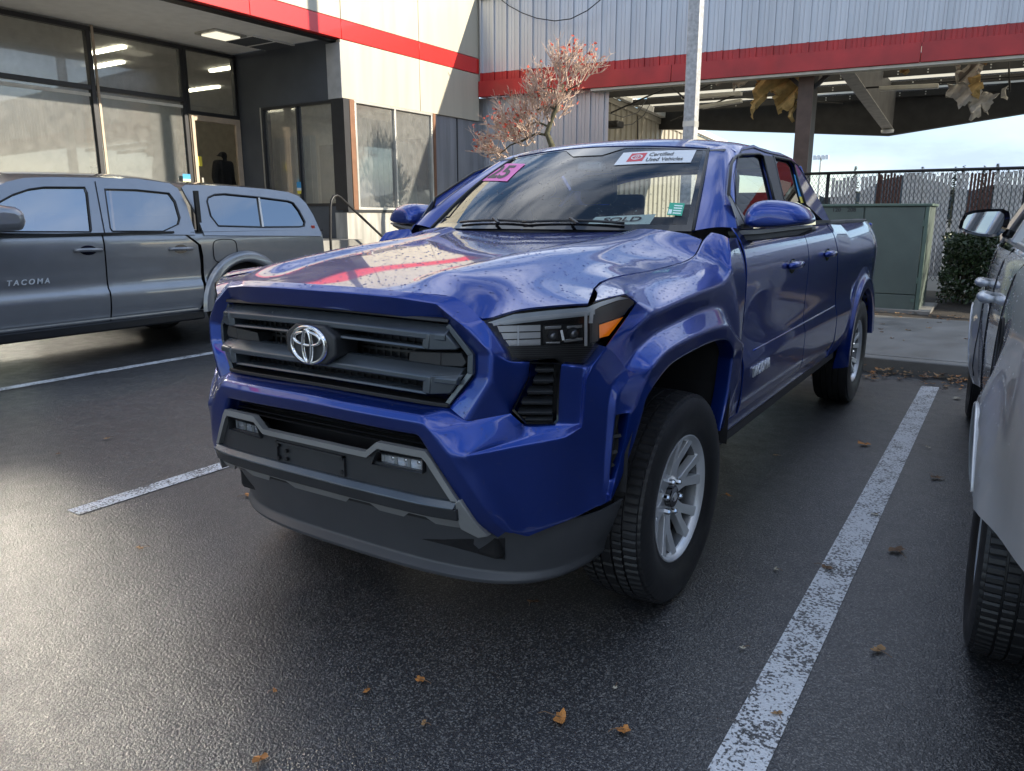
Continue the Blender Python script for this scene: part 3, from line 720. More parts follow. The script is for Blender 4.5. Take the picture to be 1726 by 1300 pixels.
# loft: sections across the bonnet at fixed "rows", each from centre to edge
def catm(pts, n):
    pts = [np.array(p, float) for p in pts]; d = [0]
    for a, b_ in zip(pts, pts[1:]): d.append(d[-1] + np.linalg.norm(b_ - a))
    P_ = [2 * pts[0] - pts[1]] + pts + [2 * pts[-1] - pts[-2]]; o = []
    for k in range(n):
        s_ = d[-1] * k / (n - 1); i = min(len(pts) - 2, max(0, int(np.searchsorted(d, s_, 'right') - 1))); t = (s_ - d[i]) / max(1e-9, d[i + 1] - d[i])
        p0, p1, p2, p3 = P_[i:i + 4]; o.append(.5 * ((2 * p1) + (-p0 + p2) * t + (2 * p0 - 5 * p1 + 4 * p2 - p3) * t * t + (-p0 + 3 * p1 - 3 * p2 + p3) * t ** 3))
    return o
edge = [np.array((0, -.868, 1.199)), np.array((.2, -.862, 1.198)), np.array((.37, -.843, 1.193)), wr(764.6, 500, -.085) + np.array((0, 0, .002))] + heP + hgap
edge[4] = wr(813, 541, -.055)
# outline in plan
pl_ = [(p[0], p[1]) for p in edge] + [(.70, .53), (.60, .52), (.35, .47), (0, .45)]
ol = pl_ + [(-x, y) for x, y in pl_[::-1][1:-1]]
# one smooth crowned surface fitted through the surveyed edge and centre heights
D_ = []
for i in range(len(edge) - 1):
    for t in np.linspace(0, 1, 5, endpoint=False):
        p = edge[i] * (1 - t) + edge[i + 1] * t; D_.append((p[0], p[1], p[2] - ridge(p[0], p[1]), 3.))
for x, y, z in ((.6, .50, 1.335), (.7, .51, 1.334), (.35, .46, 1.343), (0, .45, 1.342), (.5, -.73, 1.200), (.45, -.79, 1.196), (.7, -.5, 1.198), (.72, -.3, 1.213), (.70, 0, 1.243), (.72, .25, 1.262), (0, -.80, 1.207), (0, -.7, 1.224), (0, -.6, 1.239), (0, -.32, 1.270), (0, 0, 1.298), (0, .3, 1.326), (.22, -.78, 1.205), (.25, -.6, 1.237), (.28, -.32, 1.268), (.3, 0, 1.297), (.32, .3, 1.325),
                (.38, -.6, 1.236), (.41, -.32, 1.267), (.45, 0, 1.292), (.49, .3, 1.318), (.58, -.60, 1.208), (.62, -.32, 1.235), (.64, 0, 1.262), (.66, .3, 1.292)): D_.append((x, y, z, 1.))
D_ = np.array(D_)
# thin plate surface (least bending) through those heights, mirrored
_P = np.concatenate([D_[:, :2], D_[D_[:, 0] > .01][:, :2] * [-1, 1]]); _Z = np.concatenate([D_[:, 2], D_[D_[:, 0] > .01][:, 2]]); _Wt = np.concatenate([D_[:, 3], D_[D_[:, 0] > .01][:, 3]])
def _U(r2): return .5 * r2 * np.log(r2 + 1e-12)
_n = len(_P); _K = _U(((_P[:, None] - _P[None]) ** 2).sum(-1)) + np.diag(np.where(_Wt > 2, 2.5e-3, 3e-2)); _Q = np.c_[np.ones(_n), _P]
_S = np.linalg.solve(np.block([[_K, _Q], [_Q.T, np.zeros((3, 3))]]), np.r_[_Z, 0, 0, 0])
def hoodf(x, y):
    p = np.array((x, y)); return (x, y, float(_U(((_P - p) ** 2).sum(-1)) @ _S[:_n] + _S[_n] + _S[_n + 1] * x + _S[_n + 2] * y) + ridge(x, y))
RES = np.array([abs(hoodf(q[0], q[1])[2] - ridge(q[0], q[1]) - q[2]) for q in D_])
HOOD = panel('hood', ol, hoodf, BLUE, T, step=.022, thick=0)
solid(HOOD, .006)
# ================================================================== front wings
for sd_ in (1, -1):
    w_ = VF()
    Aw = [wr(1039, 598, .002), wr(1060, 566, .0), wr(1081, 544, 0)] + [at(u, v, x=.945) for u, v in ((1105, 526), (1154, 503), (1195, 487), (1222, 479), (1240, 490), (1249, 520))]
    Ew = [wr(1022, 585, -.0), wr(1041, 558, -.010), wr(1059, 532, -.02), wr(1074.5, 510, -.025)]
    Bw = [wr(1052.7, 620, .006)] + [at(u, v, x=.928) for u, v in ((1072, 592), (1097, 566.5), (1123, 552), (1154, 537), (1183, 524), (1211, 516), (1221, 524), (1229, 544))]
    Cw = [wr(1089, 641, .036)] + [at(u, v, x=.984) for u, v in ((1100, 620), (1117, 597), (1135, 584), (1160, 571), (1190, 558), (1222, 547), (1231, 551), (1238, 565))]
    Dw = [wr(1100, 655, .036)] + [at(u, v, x=.976) for u, v in ((1113.6, 634.7), (1132, 613), (1150, 602), (1175, 588), (1200, 576), (1222, 571), (1232, 577), (1238.5, 596))]
    # rear leg of the arch
    V3 = lambda *p: np.array(p)
    Aw += [V3(.930, .600, .905), V3(.932, .600, .80), V3(.938, .590, .70), V3(.925, .565, .58)]
    Bw += [V3(.930, .570, .905), V3(.931, .570, .80), V3(.935, .555, .70), V3(.925, .530, .58)]
    Cw += [V3(.972, .520, .905), V3(.966, .520, .80), V3(.958, .505, .70), V3(.940, .470, .58)]
    Dw += [V3(.965, .405, .86), V3(.958, .412, .78), V3(.950, .412, .68), V3(.935, .385, .56)]
    w_.strip(Ew, Aw[:4]); w_.grid([Aw, Bw, Cw, Dw, [p + np.array((-.06, 0, .0)) for p in Dw]])
    up = [(1003, 507, -.047), (1030, 500, -.04), (1054, 495, -.032), (1074.5, 510, -.025)]
    low = [wr(*q) for q in up] + [Aw[3], Aw[4], Aw[5], Aw[6], at(1233, 455, x=.94), at(1232, 425, x=.925), at(1228, 402, x=.90)]
    hgap_ = [np.array(hoodf(p[0], p[1])) for p in hgap]
    gg = [hgap[0] + np.array((.006, 0, .0)), hgap[1] + np.array((.006, 0, 0)), hgap[2] + np.array((.006, 0, 0)), hgap[3] + np.array((.006, 0, 0)), hgap[4] + np.array((.006, 0, 0)), hgap[5] + np.array((.006, 0, 0)), hgap[6] + np.array((.006, 0, 0)), hgap[7] + np.array((.006, 0, 0)), hgap[8] + np.array((.006, 0, 0)), hgap[9] + np.array((.006, 0, 0)), at(1198, 392, x=.80)]
    mid = [(a * .5 + c * .5) + np.array((.012, 0, .002 if i < 3 else .016 if i < 8 else .004)) for i, (a, c) in enumerate(zip(gg, low))]
    w_.grid([[p + np.array((-.02, 0, -.03)) for p in gg], gg, mid, low])
    # rear flank down to the door gap
    RB = [V3(.880, .632, 1.322), V3(.912, .632, 1.26), V3(.930, .632, 1.17), V3(.931, .632, 1.06), V3(.925, .632, .93), V3(.932, .632, .82), V3(.942, .632, .70), V3(.922, .632, .575)]
    w_.f(Aw[6], low[8], Aw[7]); w_.f(low[10], RB[0], RB[1], low[9]); w_.f(low[9], RB[1], RB[2], low[8]); w_.f(low[8], RB[2], RB[3], Aw[7]); w_.f(Aw[7], RB[3], RB[4], Aw[8]); w_.f(Aw[8], RB[4], Aw[9])
    for i in range(3): w_.f(Aw[9 + i], RB[4 + i], RB[5 + i], Aw[10 + i])
    cage('front_fender', w_.V, w_.F, BLUE, T, sub=3, crease_ang=27, crease=.8, side=sd_, thick=.004)
    # ------------- headlight
    hp = [(814, 541), (863, 524.5), (919, 518), (991, 513), (1003, 507), (1030, 501), (1052.5, 496.5), (1066, 500), (1073, 510), (1058, 533), (1039, 560), (1022, 585), (1008, 601), (994, 612), (980, 620), (952, 620), (944, 611), (935, 605), (893, 608), (855, 608), (850, 594), (827, 557)]
    def HP(u, v, d):
        d = d * .55 if d < -.008 and d > -.07 else d
        t = (u - 814) / 260; q = wr(u, v, -.05 + .022 * t + d); return np.array((sd_ * q[0], q[1], q[2]))
    def hpoly(name, pts, d, m, parent, th=.0, step=8, fix=True):
        o = panel(name, pts, lambda u, v: tuple(HP(u, v, d)), m, parent, step=step, thick=th, flip=(sd_ > 0))
        return o
    HB = hpoly('headlight', hp, -.075, LAMPIN, T)
    n_ = len(hp); wl = MB()
    dp = dens(hp, 10)
    for i in range(len(dp)):
        j = (i + 1) % len(dp); wl.quad(HP(*dp[i], -.006), HP(*dp[j], -.006), HP(*dp[j], -.075), HP(*dp[i], -.075))
    wl.build('headlight_rim', GLB, HB, fix=False)
    hpoly('bezel_top', [(822, 544), (866, 530), (920, 524), (990, 518), (1003, 513), (1003, 530), (985, 533), (920, 540), (850, 548)], -.022, mat('lamp_upper_panel', (.62, .67, .72), .25, .2, .6), HB)
    hpoly('daylight_tube', [(830, 545), (866, 537.5), (920, 531.5), (988, 525), (1000, 520), (1000, 524.5), (988, 530), (920, 537), (866, 543), (832, 549.5)], -.014, DRL, HB, th=.004, step=5)
    hpoly('daylight_tube', [(996, 516), (1010, 510), (1045, 500), (1060, 503), (1040, 507), (1012, 517), (1001, 523), (999, 545), (993, 545)], -.014, DRL, HB, th=.004, step=5)
    for k in range(3):
        v0 = 550 + k * 12
        hpoly('reflector_bar', [(838 + k * 7, v0), (911, v0 - 2), (911, v0 + 8), (842 + k * 7, v0 + 10)], -.03 - .006 * k, REFL, HB, th=.006, step=6)
    hpoly('reflector_rib', [(872, 549), (875, 549), (875, 583), (872, 583)], -.022, DRL, HB, step=4)
    hpoly('projector_box', [(914, 548), (984, 545), (984, 580), (916, 584)], -.06, GLB, HB, step=6)
    for (ua, va, ub, vb) in ((918, 553, 946, 551), (950, 575, 982, 571), (955, 552, 981, 550), (920, 579, 944, 578), (946, 556, 950, 574)):
        q0, q1 = HP(ua, va, -.05), HP(ub, vb, -.045); MB().bar(q0, q1, .006, .009).build('reflector_shard', CHROME, HB, bev=.001)
    for k, (u, v, r_) in enumerate(((932, 566, 8), (966, 562, 9))):
        lp_ = MB(); c0 = HP(u, v, -.055); c1 = HP(u, v, -.034); c2q = HP(u, v, -.026)
        lp_.tube([c0, c1, c2q], [r_ * .0021, r_ * .0019, r_ * .0011], 20); lp_.build('projector_lens', mat('dark_optic', (.10, .10, .11), .05, .6, .8), HB, True)
    hpoly('lamp_divider', [(985, 525), (990, 525), (990, 584), (985, 584)], -.02, DRL, HB, step=5)
    hpoly('lower_bezel', [(848, 584), (984, 580), (1012, 574), (1020, 584), (990, 612), (955, 616), (940, 603), (858, 603)], -.020, LAMPIN, HB, step=8)
    for k in range(7):
        v0 = 586 + k * 3.4; ua = (858 if k < 5 else 950); ub = 1010 - k * 3
        hpoly('bezel_rib', [(ua, v0), (ub, v0 - 3), (ub, v0 - 1.8), (ua, v0 + 1.2)], -.015, TRIM, HB, step=9)
    hpoly('amber_reflector', [(1010, 548), (1050.5, 534.5), (1034, 556), (1026, 566), (1010.5, 570)], -.016, AMB, HB, step=5)
    hpoly('side_bezel', [(994, 524), (1060, 502), (1068, 508), (1052, 531), (1008, 546), (1008, 578), (994, 578)], -.03, mat('lamp_side_panel', (.07, .072, .075), .3), HB)
    hpoly('lens', hp, -.002, LENS, HB)
# ================================================================== flanks: doors, box
_px = smooth_tab([(.40, .875), (.50, .895), (.56, .922), (.62, .940), (.79, .944), (.835, .930), (.90, .925), (1.10, .932), (1.20, .930), (1.27, .914), (1.31, .898), (1.345, .872), (1.36, .855), (1.42, .83)], 4, .018)
def flank(y, z):
    x = _px(z)
    x += .004 * math.sin(min(1, max(0, (y - .6) / 4)) * math.pi)
    if y > 4.0: x -= .10 * ((y - 4.0) / .85) ** 2.2
    if y > 2.6 and z > 1.15: x -= .03 * min(1, (y - 2.6) / .5) * min(1, (z - 1.15) / .2)
    return (x, y, z)
fd = [(.642, .578), (.642, 1.0), (.642, 1.365), (1.765, 1.372), (1.765, .578)]
rd = [(1.777, .578), (1.777, 1.372), (2.50, 1.378), (2.53, 1.25), (2.60, 1.05), (2.64, .9), (2.66, .72), (2.64, .62), (2.60, .578)]
for sd_ in (1, -1):
    FD = panel('front_door', fd, flank, BLUE, T, step=.03, side=sd_, thick=.006)
    RD = panel('rear_door', rd, flank, BLUE, T, step=.03, side=sd_, thick=.006)
    # dark jambs seen in the gaps
    mb_ = MB(); mb_.box(sd_ * .60, sd_ * .895, .62, 2.66, .60, 1.30); mb_.build('door_jamb', WELL, T)
    mb_ = MB(); mb_.V = []; 
    MB().box(sd_ * .70, sd_ * .905, .45, 2.95, .50, .570).build('rocker_panel', BLUE, T, bev=.015)
    MB().box(sd_ * .70, sd_ * .89, .42, 3.0, .445, .498).build('sill_trim', BLK, T, bev=.01)
    # box side with wheel arch
    ac, ar = (3.70, .40), .475
    arch = [(ac[0] + ar * math.cos(t), ac[1] + ar * math.sin(t) * .98) for t in np.linspace(math.pi * 1.0, 0, 22)]
    bx = [(2.675, .50), (2.68, .72), (2.66, .9), (2.62, 1.05), (2.55, 1.25), (2.525, 1.355), (4.80, 1.362), (4.80, .62), (4.55, .52), (4.185, .50)] + arch[::-1] + [(3.215, .50)]
    BS = panel('bed_side', bx, flank, BLUE, T, step=.035, side=sd_, thick=.01)
    # rail cap
    rc = MB()
    for y0, y1 in ((2.56, 3.3), (3.3, 4.1), (4.1, 4.78)):
        a = flank(y0, 1.36)[0]; c = flank(y1, 1.36)[0]
        i = len(rc.V)
        for yy_, xx in ((y0, a), (y1, c)):
            for dx, dz in ((.006, -.012), (.004, .012), (-.09, .012), (-.09, -.012)): rc.V.append((sd_ * (xx + dx), yy_, 1.366 + dz))
        rc.F += [(i, i + 1, i + 5, i + 4), (i + 1, i + 2, i + 6, i + 5), (i + 2, i + 3, i + 7, i + 6), (i, i + 4, i + 7, i + 3), (i, i + 3, i + 2, i + 1), (i + 4, i + 5, i + 6, i + 7)]
    rc.build('bed_rail', TRIM, T, bev=.004)
    # rear flare
    fv = VF()
    def ap(r, x, t, sx=1.0): return np.array((x, ac[0] + r * math.cos(t) * sx, ac[1] + r * math.sin(t)))
    ts = np.linspace(math.pi * 1.02, .16, 16)
    rA = [ap(.640, flank(ac[0] + .62 * math.cos(t), min(1.25, ac[1] + .62 * max(0, math.sin(t))))[0] + .001, t) for t in ts]
    rB = [ap(.585, .942, t) for t in ts]; rC = [ap(.550, .968, t) for t in ts]; rD = [ap(.475, .965, t) for t in ts]; rE = [ap(.47, .90, t) for t in ts]
    fv.grid([rA, rB, rC, rD, rE]); cage('rear_flare', fv.V, fv.F, BLUE, T, sub=2, crease_ang=25, crease=.7, side=sd_, thick=.003)
    # liner
    ln = MB()
    for i in range(15):
        a, c = ts[i], ts[i + 1]
        q = [(sd_ * .93, *ap(.47, 0, a)[1:]), (sd_ * .93, *ap(.47, 0, c)[1:]), (sd_ * .60, *ap(.47, 0, c)[1:]), (sd_ * .60, *ap(.47, 0, a)[1:])]; ln.quad(*q)
    ln.build('wheel_liner', WELL, T, fix=False)
    ln = MB(); tf = np.linspace(math.pi * .93, -.1, 16)
    arcs = [(-.565, .60), (-.56, .72), (-.50, .86), (-.40, .945), (-.2, 1.0), (.1, 1.0), (.30, .97), (.40, .90), (.43, .75), (.42, .5)]
    for (y0, z0), (y1, z1) in zip(arcs, arcs[1:]): ln.quad((sd_ * .955, y0, z0), (sd_ * .955, y1, z1), (sd_ * .60, y1, z1), (sd_ * .60, y0, z0))
    ln.quad(*[(sd_ * .60, y, z) for y, z in arcs]); ln.build('wheel_liner', WELL, T, fix=False)
    # handles
    for (yc_, zc_, dr) in ((1.43, 1.165, FD), (2.27, 1.185, RD)):
        x = flank(yc_, zc_)[0]
        cup = MB()
        pts = [(yc_ - .02 + .062 * math.cos(t), zc_ + .036 * math.sin(t)) for t in np.linspace(0, 2 * math.pi, 20, endpoint=False)]
        cup.V = [(sd_ * (x + .0015), y, z) for y, z in pts]; cup.F = [tuple(range(20))]; cup.build('handle_cup', GLB, dr)
        hd = MB(); hd.tube([(sd_ * (x + .004), yc_ - .115, zc_ + .004), (sd_ * (x + .020), yc_ - .09, zc_ + .006), (sd_ * (x + .024), yc_, zc_ + .006), (sd_ * (x + .020), yc_ + .085, zc_ + .004), (sd_ * (x + .006), yc_ + .115, zc_ + .002)], [.011, .018, .019, .018, .012], 12)
        hd.build('door_handle', BLUE, dr, True)
        lk = MB(); lk.tube([(sd_ * (x + .004), yc_ + .10, zc_ + .002), (sd_ * (x + .020), yc_ + .10, zc_ + .002)], [.020, .018], 14); lk.build('handle_cap', BLUE, dr, True)
    # lower body ridge light catcher (edge of the raised lower door)
    rg_ = MB(); yy = list(np.linspace(.80, 2.62, 30)); 
    rg_.tube([(sd_ * (flank(y, .828)[0] - .001), y, .828 + .02 * ((y - .8) / 1.8)) for y in yy], .0045, 6); rg_.build('door_crease', BLUE, FD, True)
    tl = MB(); tl.box(sd_ * .70, sd_ * .79, 4.70, 4.84, 1.02, 1.30); tl.build('tail_light', mat('tail_light_red', (.35, .01, .012), .12, 0, .8), T, bev=.02)
# badge on the near door
def badge(txt, p, size, sd_, m=LETTER, parent=None, sh=.25):
    return text_obj('badge', txt, size, m, parent, ext=.003, M_=frame(p, (0, sd_, 0.012), (0, 0, 1)), align='LEFT', space=1.15, shear=sh, bold=.0015)
badge('TACOMA', (flank(.8, .733)[0] + .005, .755, .735), .062, 1, parent=T)
# ================================================================== cab
CW = .865 + .53 * 1.37
def gpl(u, v, off=0):     # side glass plane
    c, d = ray(u, v); n = np.array((1, 0, .53)); return c + d * ((CW + off - c @ n) / (d @ n))
def yz(u, v): q = gpl(u, v); return (q[1], q[2])
def gmap(off): return lambda y, z: (CW + off - .53 * z, y, z)
cabo = [(.66, 1.362), (.70, 1.40)] + [yz(1238, 300), yz(1243, 262), yz(1250, 249), yz(1270, 244)] + [(1.75, 1.755), (2.1, 1.762), (2.35, 1.745), (2.47, 1.70), (2.54, 1.60), (2.60, 1.48), (2.62, 1.362)]
w1 = [(.78, 1.372), yz(1227.5, 327), yz(1232.4, 276), yz(1240, 264), yz(1249, 260.5), yz(1279, 259.5), yz(1286, 264), yz(1296, 302), yz(1304, 336), (1.72, 1.372)]
w2 = [(1.86, 1.372), yz(1320, 336), yz(1311, 300), yz(1303.5, 264), yz(1331, 270), yz(1338, 278), yz(1347, 312), yz(1357, 345), (2.40, 1.372)]
print('cabo', [tuple(round(float(c), 3) for c in p) for p in cabo]); print('w1', [tuple(round(float(c), 3) for c in p) for p in w1]); print('w2', [tuple(round(float(c), 3) for c in p) for p in w2])
roofx = {}
for sd_ in (1, -1):
    panel('cab_side', cabo, gmap(0), BLUE, T, step=.04, side=sd_, thick=.03, holes=[w1, w2])
    def shrink(pl, k): 
        cx = sum(p[0] for p in pl) / len(pl); cy = sum(p[1] for p in pl) / len(pl); return [(cx + (p[0] - cx) * k, cy + (p[1] - cy) * k) for p in pl]
    for nm, w_ in (('front_side_window', w1), ('rear_side_window', w2)):
        gw = panel(nm, shrink(w_, 1.01), gmap(-.012), GL if nm[0] == 'f' else GLD, T, step=.06, side=sd_, thick=0)
        sl = MB(); ww = w_ + [w_[0]]
        sl.tube([(sd_ * (CW + .001 - .53 * z), y, z) for y, z in ww], .007, 6); sl.build('window_seal', BLK, gw, True)
    # black b-pillar
    bp4 = [(1.725, 1.374), yz(1305, 336), yz(1297, 302), yz(1287, 262), yz(1302, 264), yz(1311, 300), yz(1319, 336), (1.855, 1.374)]
    panel('door_pillar', bp4, gmap(.004), TRIM, T, step=.06, side=sd_, thick=.004)
    # belt moulding
    MB().bar((sd_ * .872, .72, 1.368), (sd_ * .872, 2.56, 1.374), .012, .018).build('belt_moulding', BLK, T)
    # drip line / door frame seam
    sm = MB(); sm.tube([(sd_ * (CW + .003 - .53 * z), y, z) for y, z in [(.70, 1.40), (1.0, 1.60)] + [tuple(p) for p in (yz(1243, 266), yz(1250, 253), yz(1270, 249))] + [(1.75, 1.742), (2.2, 1.745), (2.42, 1.71), (2.52, 1.58)]], .0025, 5); sm.build('roof_seam', BLK, T, True)
# windscreen surface
wb = lambda x: np.array((x, .40 + .204 * (abs(x) / .707) ** 2.2, 1.352 - .006 * (abs(x) / .707) ** 2))
wt = lambda x: np.array((x, 1.075 + .096 * (abs(x) / .558) ** 2, 1.748 - .026 * (abs(x) / .558) ** 2))
def wss(s_, t_, off=0):
    """s in -1..1 across, t 0 bottom .. 1 top"""
    a = wb(s_ * .707); c = wt(s_ * .558); p = a * (1 - t_) + c * t_
    nrm = np.array((s_ * .25, -.50, .83)); nrm /= np.linalg.norm(nrm)
    return p + nrm * (.022 * math.sin(math.pi * t_) + off)
def wsgrid(off, s0=-1, s1=1, t0=0, t1=1, ns=28, ntt=14):
    V = [tuple(wss(s0 + (s1 - s0) * i / ns, t0 + (t1 - t0) * j / ntt, off)) for i in range(ns + 1) for j in range(ntt + 1)]
    F = [(i * (ntt + 1) + j, (i + 1) * (ntt + 1) + j, (i + 1) * (ntt + 1) + j + 1, i * (ntt + 1) + j + 1) for i in range(ns) for j in range(ntt)]
    return V, F
V_, F_ = wsgrid(0); WS = mesh_obj('windscreen', V_, F_, GL, T, True)
# black ceramic border
bd = VF(); n = 30
def wline(f): return [wss(*f(k / n), .0015) for k in range(n + 1)]
bd.strip(wline(lambda k: (-1 + 2 * k, 0)), wline(lambda k: (-1 + 2 * k, .055)))
bd.strip(wline(lambda k: (-1 + 2 * k, .975)), wline(lambda k: (-1 + 2 * k, 1)))
for s_ in (-1, 1): bd.strip(wline(lambda k: (s_, k)), wline(lambda k: (s_ * .955, k)))
dot = [(-.12, 1), (-.17, .87), (-.10, .80), (.10, .80), (.17, .87), (.12, 1)]
mesh_obj('screen_border', bd.V, bd.F, GLB, WS, True)
panel('sensor_shade', [(-.30, .975), (-.14, .86), (.14, .86), (.30, .975)], lambda a, c: tuple(wss(a, c, .0035)), GLB, WS, step=.04, thick=0)
MB().box(-.07, .07, 1.0, 1.06, 1.63, 1.68).build('mirror_camera', DRL, T, bev=.015)
# A pillars and roof
APL = [(.712, .585, 1.343), (.668, .78, 1.478), (.620, .98, 1.612), (.578, 1.13, 1.703), (.558, 1.185, 1.73)]
for sd_ in (1, -1):
    pv = VF()
    inn_ = [np.array(wss(.99, t)) + np.array((0, 0, .002)) for t in (0, .35, .7, .94, 1)]
    outy = [(.66, 1.36), (.70, 1.40), (.97, 1.573), tuple(yz(1243, 262)), tuple(yz(1252, 247))]
    outr = [np.array((CW + .0 - .53 * z, y, z)) for y, z in outy]
    outr[2] = np.array((CW - .53 * .5 * (1.40 + yz(1238, 300)[1]), .5 * (.70 + yz(1238, 300)[0]), .5 * (1.40 + yz(1238, 300)[1])))
    midr = [(a * .45 + c * .55) + np.array((.018, -.030, .016)) for a, c in zip(inn_, outr)]
    pv.grid([inn_, midr, outr]); cage('windscreen_pillar', pv.V, pv.F, BLUE, T, sub=3, crease_ang=60, crease=.3, side=sd_, thick=.004)
    sq = MB(); sq.tube([tuple(np.array((sd_, 1, 1)) * (np.array(wss(.995, t, .003)))) for t in np.linspace(0, 1, 10)], .008, 6); sq.build('screen_seal', BLK, T, True)
ysr = [1.08, 1.14, 1.25, 1.45, 1.75, 2.05, 2.32, 2.48, 2.56]
zcr = [1.752, 1.775, 1.797, 1.815, 1.822, 1.818, 1.800, 1.775, 1.74]
rv = VF(); rws = []
e0, e1 = yz(1250, 249), yz(1270, 244)
zed = [float(np.interp(y, [1.08, e0[0], e1[0], 1.75, 2.1, 2.35, 2.47, 2.6], [e0[1] - .02, e0[1], e1[1], 1.755, 1.762, 1.745, 1.70, 1.62])) for y in ysr]
for y, z, ze_ in zip(ysr, zcr, zed):
    row = []
    for k, x in enumerate((0, .18, .36, .50, .585)):
        row.append(np.array((x, y + (0.10 * (x / .56) ** 2 if y < 1.2 else 0), z - (z - ze_) * .62 * (x / .60) ** 2.6)))
    xe = CW - .53 * ze_
    ye = y + (.10 if y < 1.1 else .06 if y < 1.2 else 0)
    row.append(np.array((xe - .035, ye, ze_ + .012))); row.append(np.array((xe + .001, ye, ze_ - .012)))
    rws.append(row)
front = [wss(x / .558, 1.0) + np.array((0, .0, .008)) for x in (0, .18, .36, .50)] + [wss(1, 1) + np.array((.01, .01, .006)), wss(1, 1) + np.array((.05, .03, .0)), wss(1, 1) + np.array((.07, .04, -.02))]
rws = [front] + rws[1:]
rws.append([p + np.array((0, .03, -.06)) for p in rws[-1]])
rv.grid(rws); ROOF = cage('roof', rv.V, rv.F, BLUE, T, sub=2, crease_ang=90, mirror=True, thick=.004)
# shark fin not visible; cab back
cb = MB(); cb.quad((-.70, 2.58, 1.36), (.70, 2.58, 1.36), (.62, 2.53, 1.68), (-.62, 2.53, 1.68)); CBK = cb.build('rear_window', GL, T, fix=False)
fr_ = MB(); fr_.bar((-.84, 2.60, 1.37), (.84, 2.60, 1.37), .06, .05); fr_.bar((-.64, 2.53, 1.70), (.64, 2.53, 1.70), .05, .05)
for s_ in (-1, 1): fr_.bar((s_ * .77, 2.60, 1.36), (s_ * .64, 2.53, 1.70), .16, .05)
fr_.build('cab_back_frame', BLUE, T, bev=.01)
MB().box(-.84, .84, 2.575, 2.60, .6, 1.37).build('cab_back', BLUE, T)
# bed
MB().box(-.80, .80, 2.70, 4.72, .80, .84).build('bed_floor', TRIM, T)
MB().box(-.80, .80, 4.74, 4.80, .78, 1.345).build('tailgate', BLUE, T, bev=.01)
MB().box(-.80, .80, 2.64, 2.68, .80, 1.33).build('bed_front', BLUE, T, bev=.01)
MB().box(-.86, .86, 4.72, 4.92, .50, .68).build('rear_bumper', BLK, T, bev=.02)
# underbody
MB().box(-.62, .62, -.75, 4.6, .36, .60).build('chassis', WELL, T, bev=.02)
MB().box(-.60, .60, -.72, .55, .60, 1.10).build('engine_bay', WELL, T)
MB().box(-.86, .86, .50, 2.66, .50, .62).build('floor_pan', WELL, T)
# cowl and wipers
cw = VF(); cw.strip([np.array((x, .40 + .02 * abs(x), 1.322 - .05 * (abs(x) / .7) ** 4)) for x in np.linspace(-.70, .70, 20)], [wb(x) + np.array((0, .01, -.004)) for x in np.linspace(-.70, .70, 20)])
mesh_obj('cowl_panel', cw.V, cw.F, BLK, T, True)
for (s0_, s1_) in ((-.62, .02), (-.05, .62)):
    wp = MB(); pts = [wss(s0_ + (s1_ - s0_) * k / 8, .045 + .02 * math.sin(k / 8 * math.pi), .012) for k in range(9)]
    wp.tube(pts, .006, 6); WP = wp.build('wiper', BLK, T, True)
    arm = MB(); arm.bar(pts[4] + np.array((0, -.004, .01)), pts[4] + np.array((.06, -.05, -.012)), .014, .010); arm.build('wiper_arm', BLK, WP, bev=.002)
# ================================================================== interior
MB().box(-.70, .70, .52, .95, 1.02, 1.30).build('dashboard', SEATM, T, bev=.04, seg=3)
for x in (-.38, .38):
    seat = MB(); seat.box(x - .25, x + .25, 1.25, 1.75, .75, .95); S0 = seat.build('seat', SEATM, T, bev=.05, seg=3)
    bkr = MB(); bkr.prism([(1.62, .92), (1.72, .90), (1.92, 1.46), (1.80, 1.48)], 'x', x - .23, x + .23); bkr.build('seat_back', SEATM, S0, bev=.04, seg=3)
    MB().box(x - .12, x + .12, 1.83, 1.92, 1.48, 1.66).build('headrest', SEATM, S0, bev=.04, seg=3)
MB().box(-.62, .62, 2.25, 2.42, .9, 1.40).build('rear_bench', SEATM, T, bev=.05, seg=3)
for x in (-.42, .42): MB().box(x - .12, x + .12, 2.36, 2.44, 1.38, 1.55).build('headrest', SEATM, T, bev=.03, seg=3)
sw = MB(); sw.tube([(.38 + .18 * math.cos(t), 1.08 + .07 * math.sin(t), 1.16 + .165 * math.sin(t)) for t in np.linspace(0, 2 * math.pi, 33)], .013, 8, False)
sw.build('steering_wheel', BLK, T, True)
MB().box(-.12, .12, 1.02, 1.05, 1.535, 1.60).build('interior_mirror', BLK, T, bev=.015)
MB().box(-.64, .64, 1.15, 2.45, 1.70, 1.72).build('headliner', mat('headliner', (.30, .30, .29), .9), T)
# ================================================================== stickers
def on_ws(u, v, off=.003):
    c, d = ray(u, v); best = None
    t = 2.0
    # march against the screen surface, solve s,t by local search
    s_, t_ = 0., .5
    for _ in range(40):
        p = wss(s_, t_, off); 
        # project p to pixel
        q = p - c_p; uu = 863 + CAM['f'] * (q @ c_r) / (q @ c_f); vv = 650 - CAM['f'] * (q @ c_u) / (q @ c_f)
        h = 1e-3; J = []
        for ds, dt in ((h, 0), (0, h)):
            p2 = wss(s_ + ds, t_ + dt, off) - c_p; J.append(((863 + CAM['f'] * (p2 @ c_r) / (p2 @ c_f) - uu) / h, (650 - CAM['f'] * (p2 @ c_u) / (p2 @ c_f) - vv) / h))
        J = np.array(J).T; ds = np.linalg.lstsq(J, np.array((u - uu, v - vv)), rcond=None)[0]
        s_ += float(np.clip(ds[0], -.3, .3)); t_ += float(np.clip(ds[1], -.3, .3))
    return s_, t_
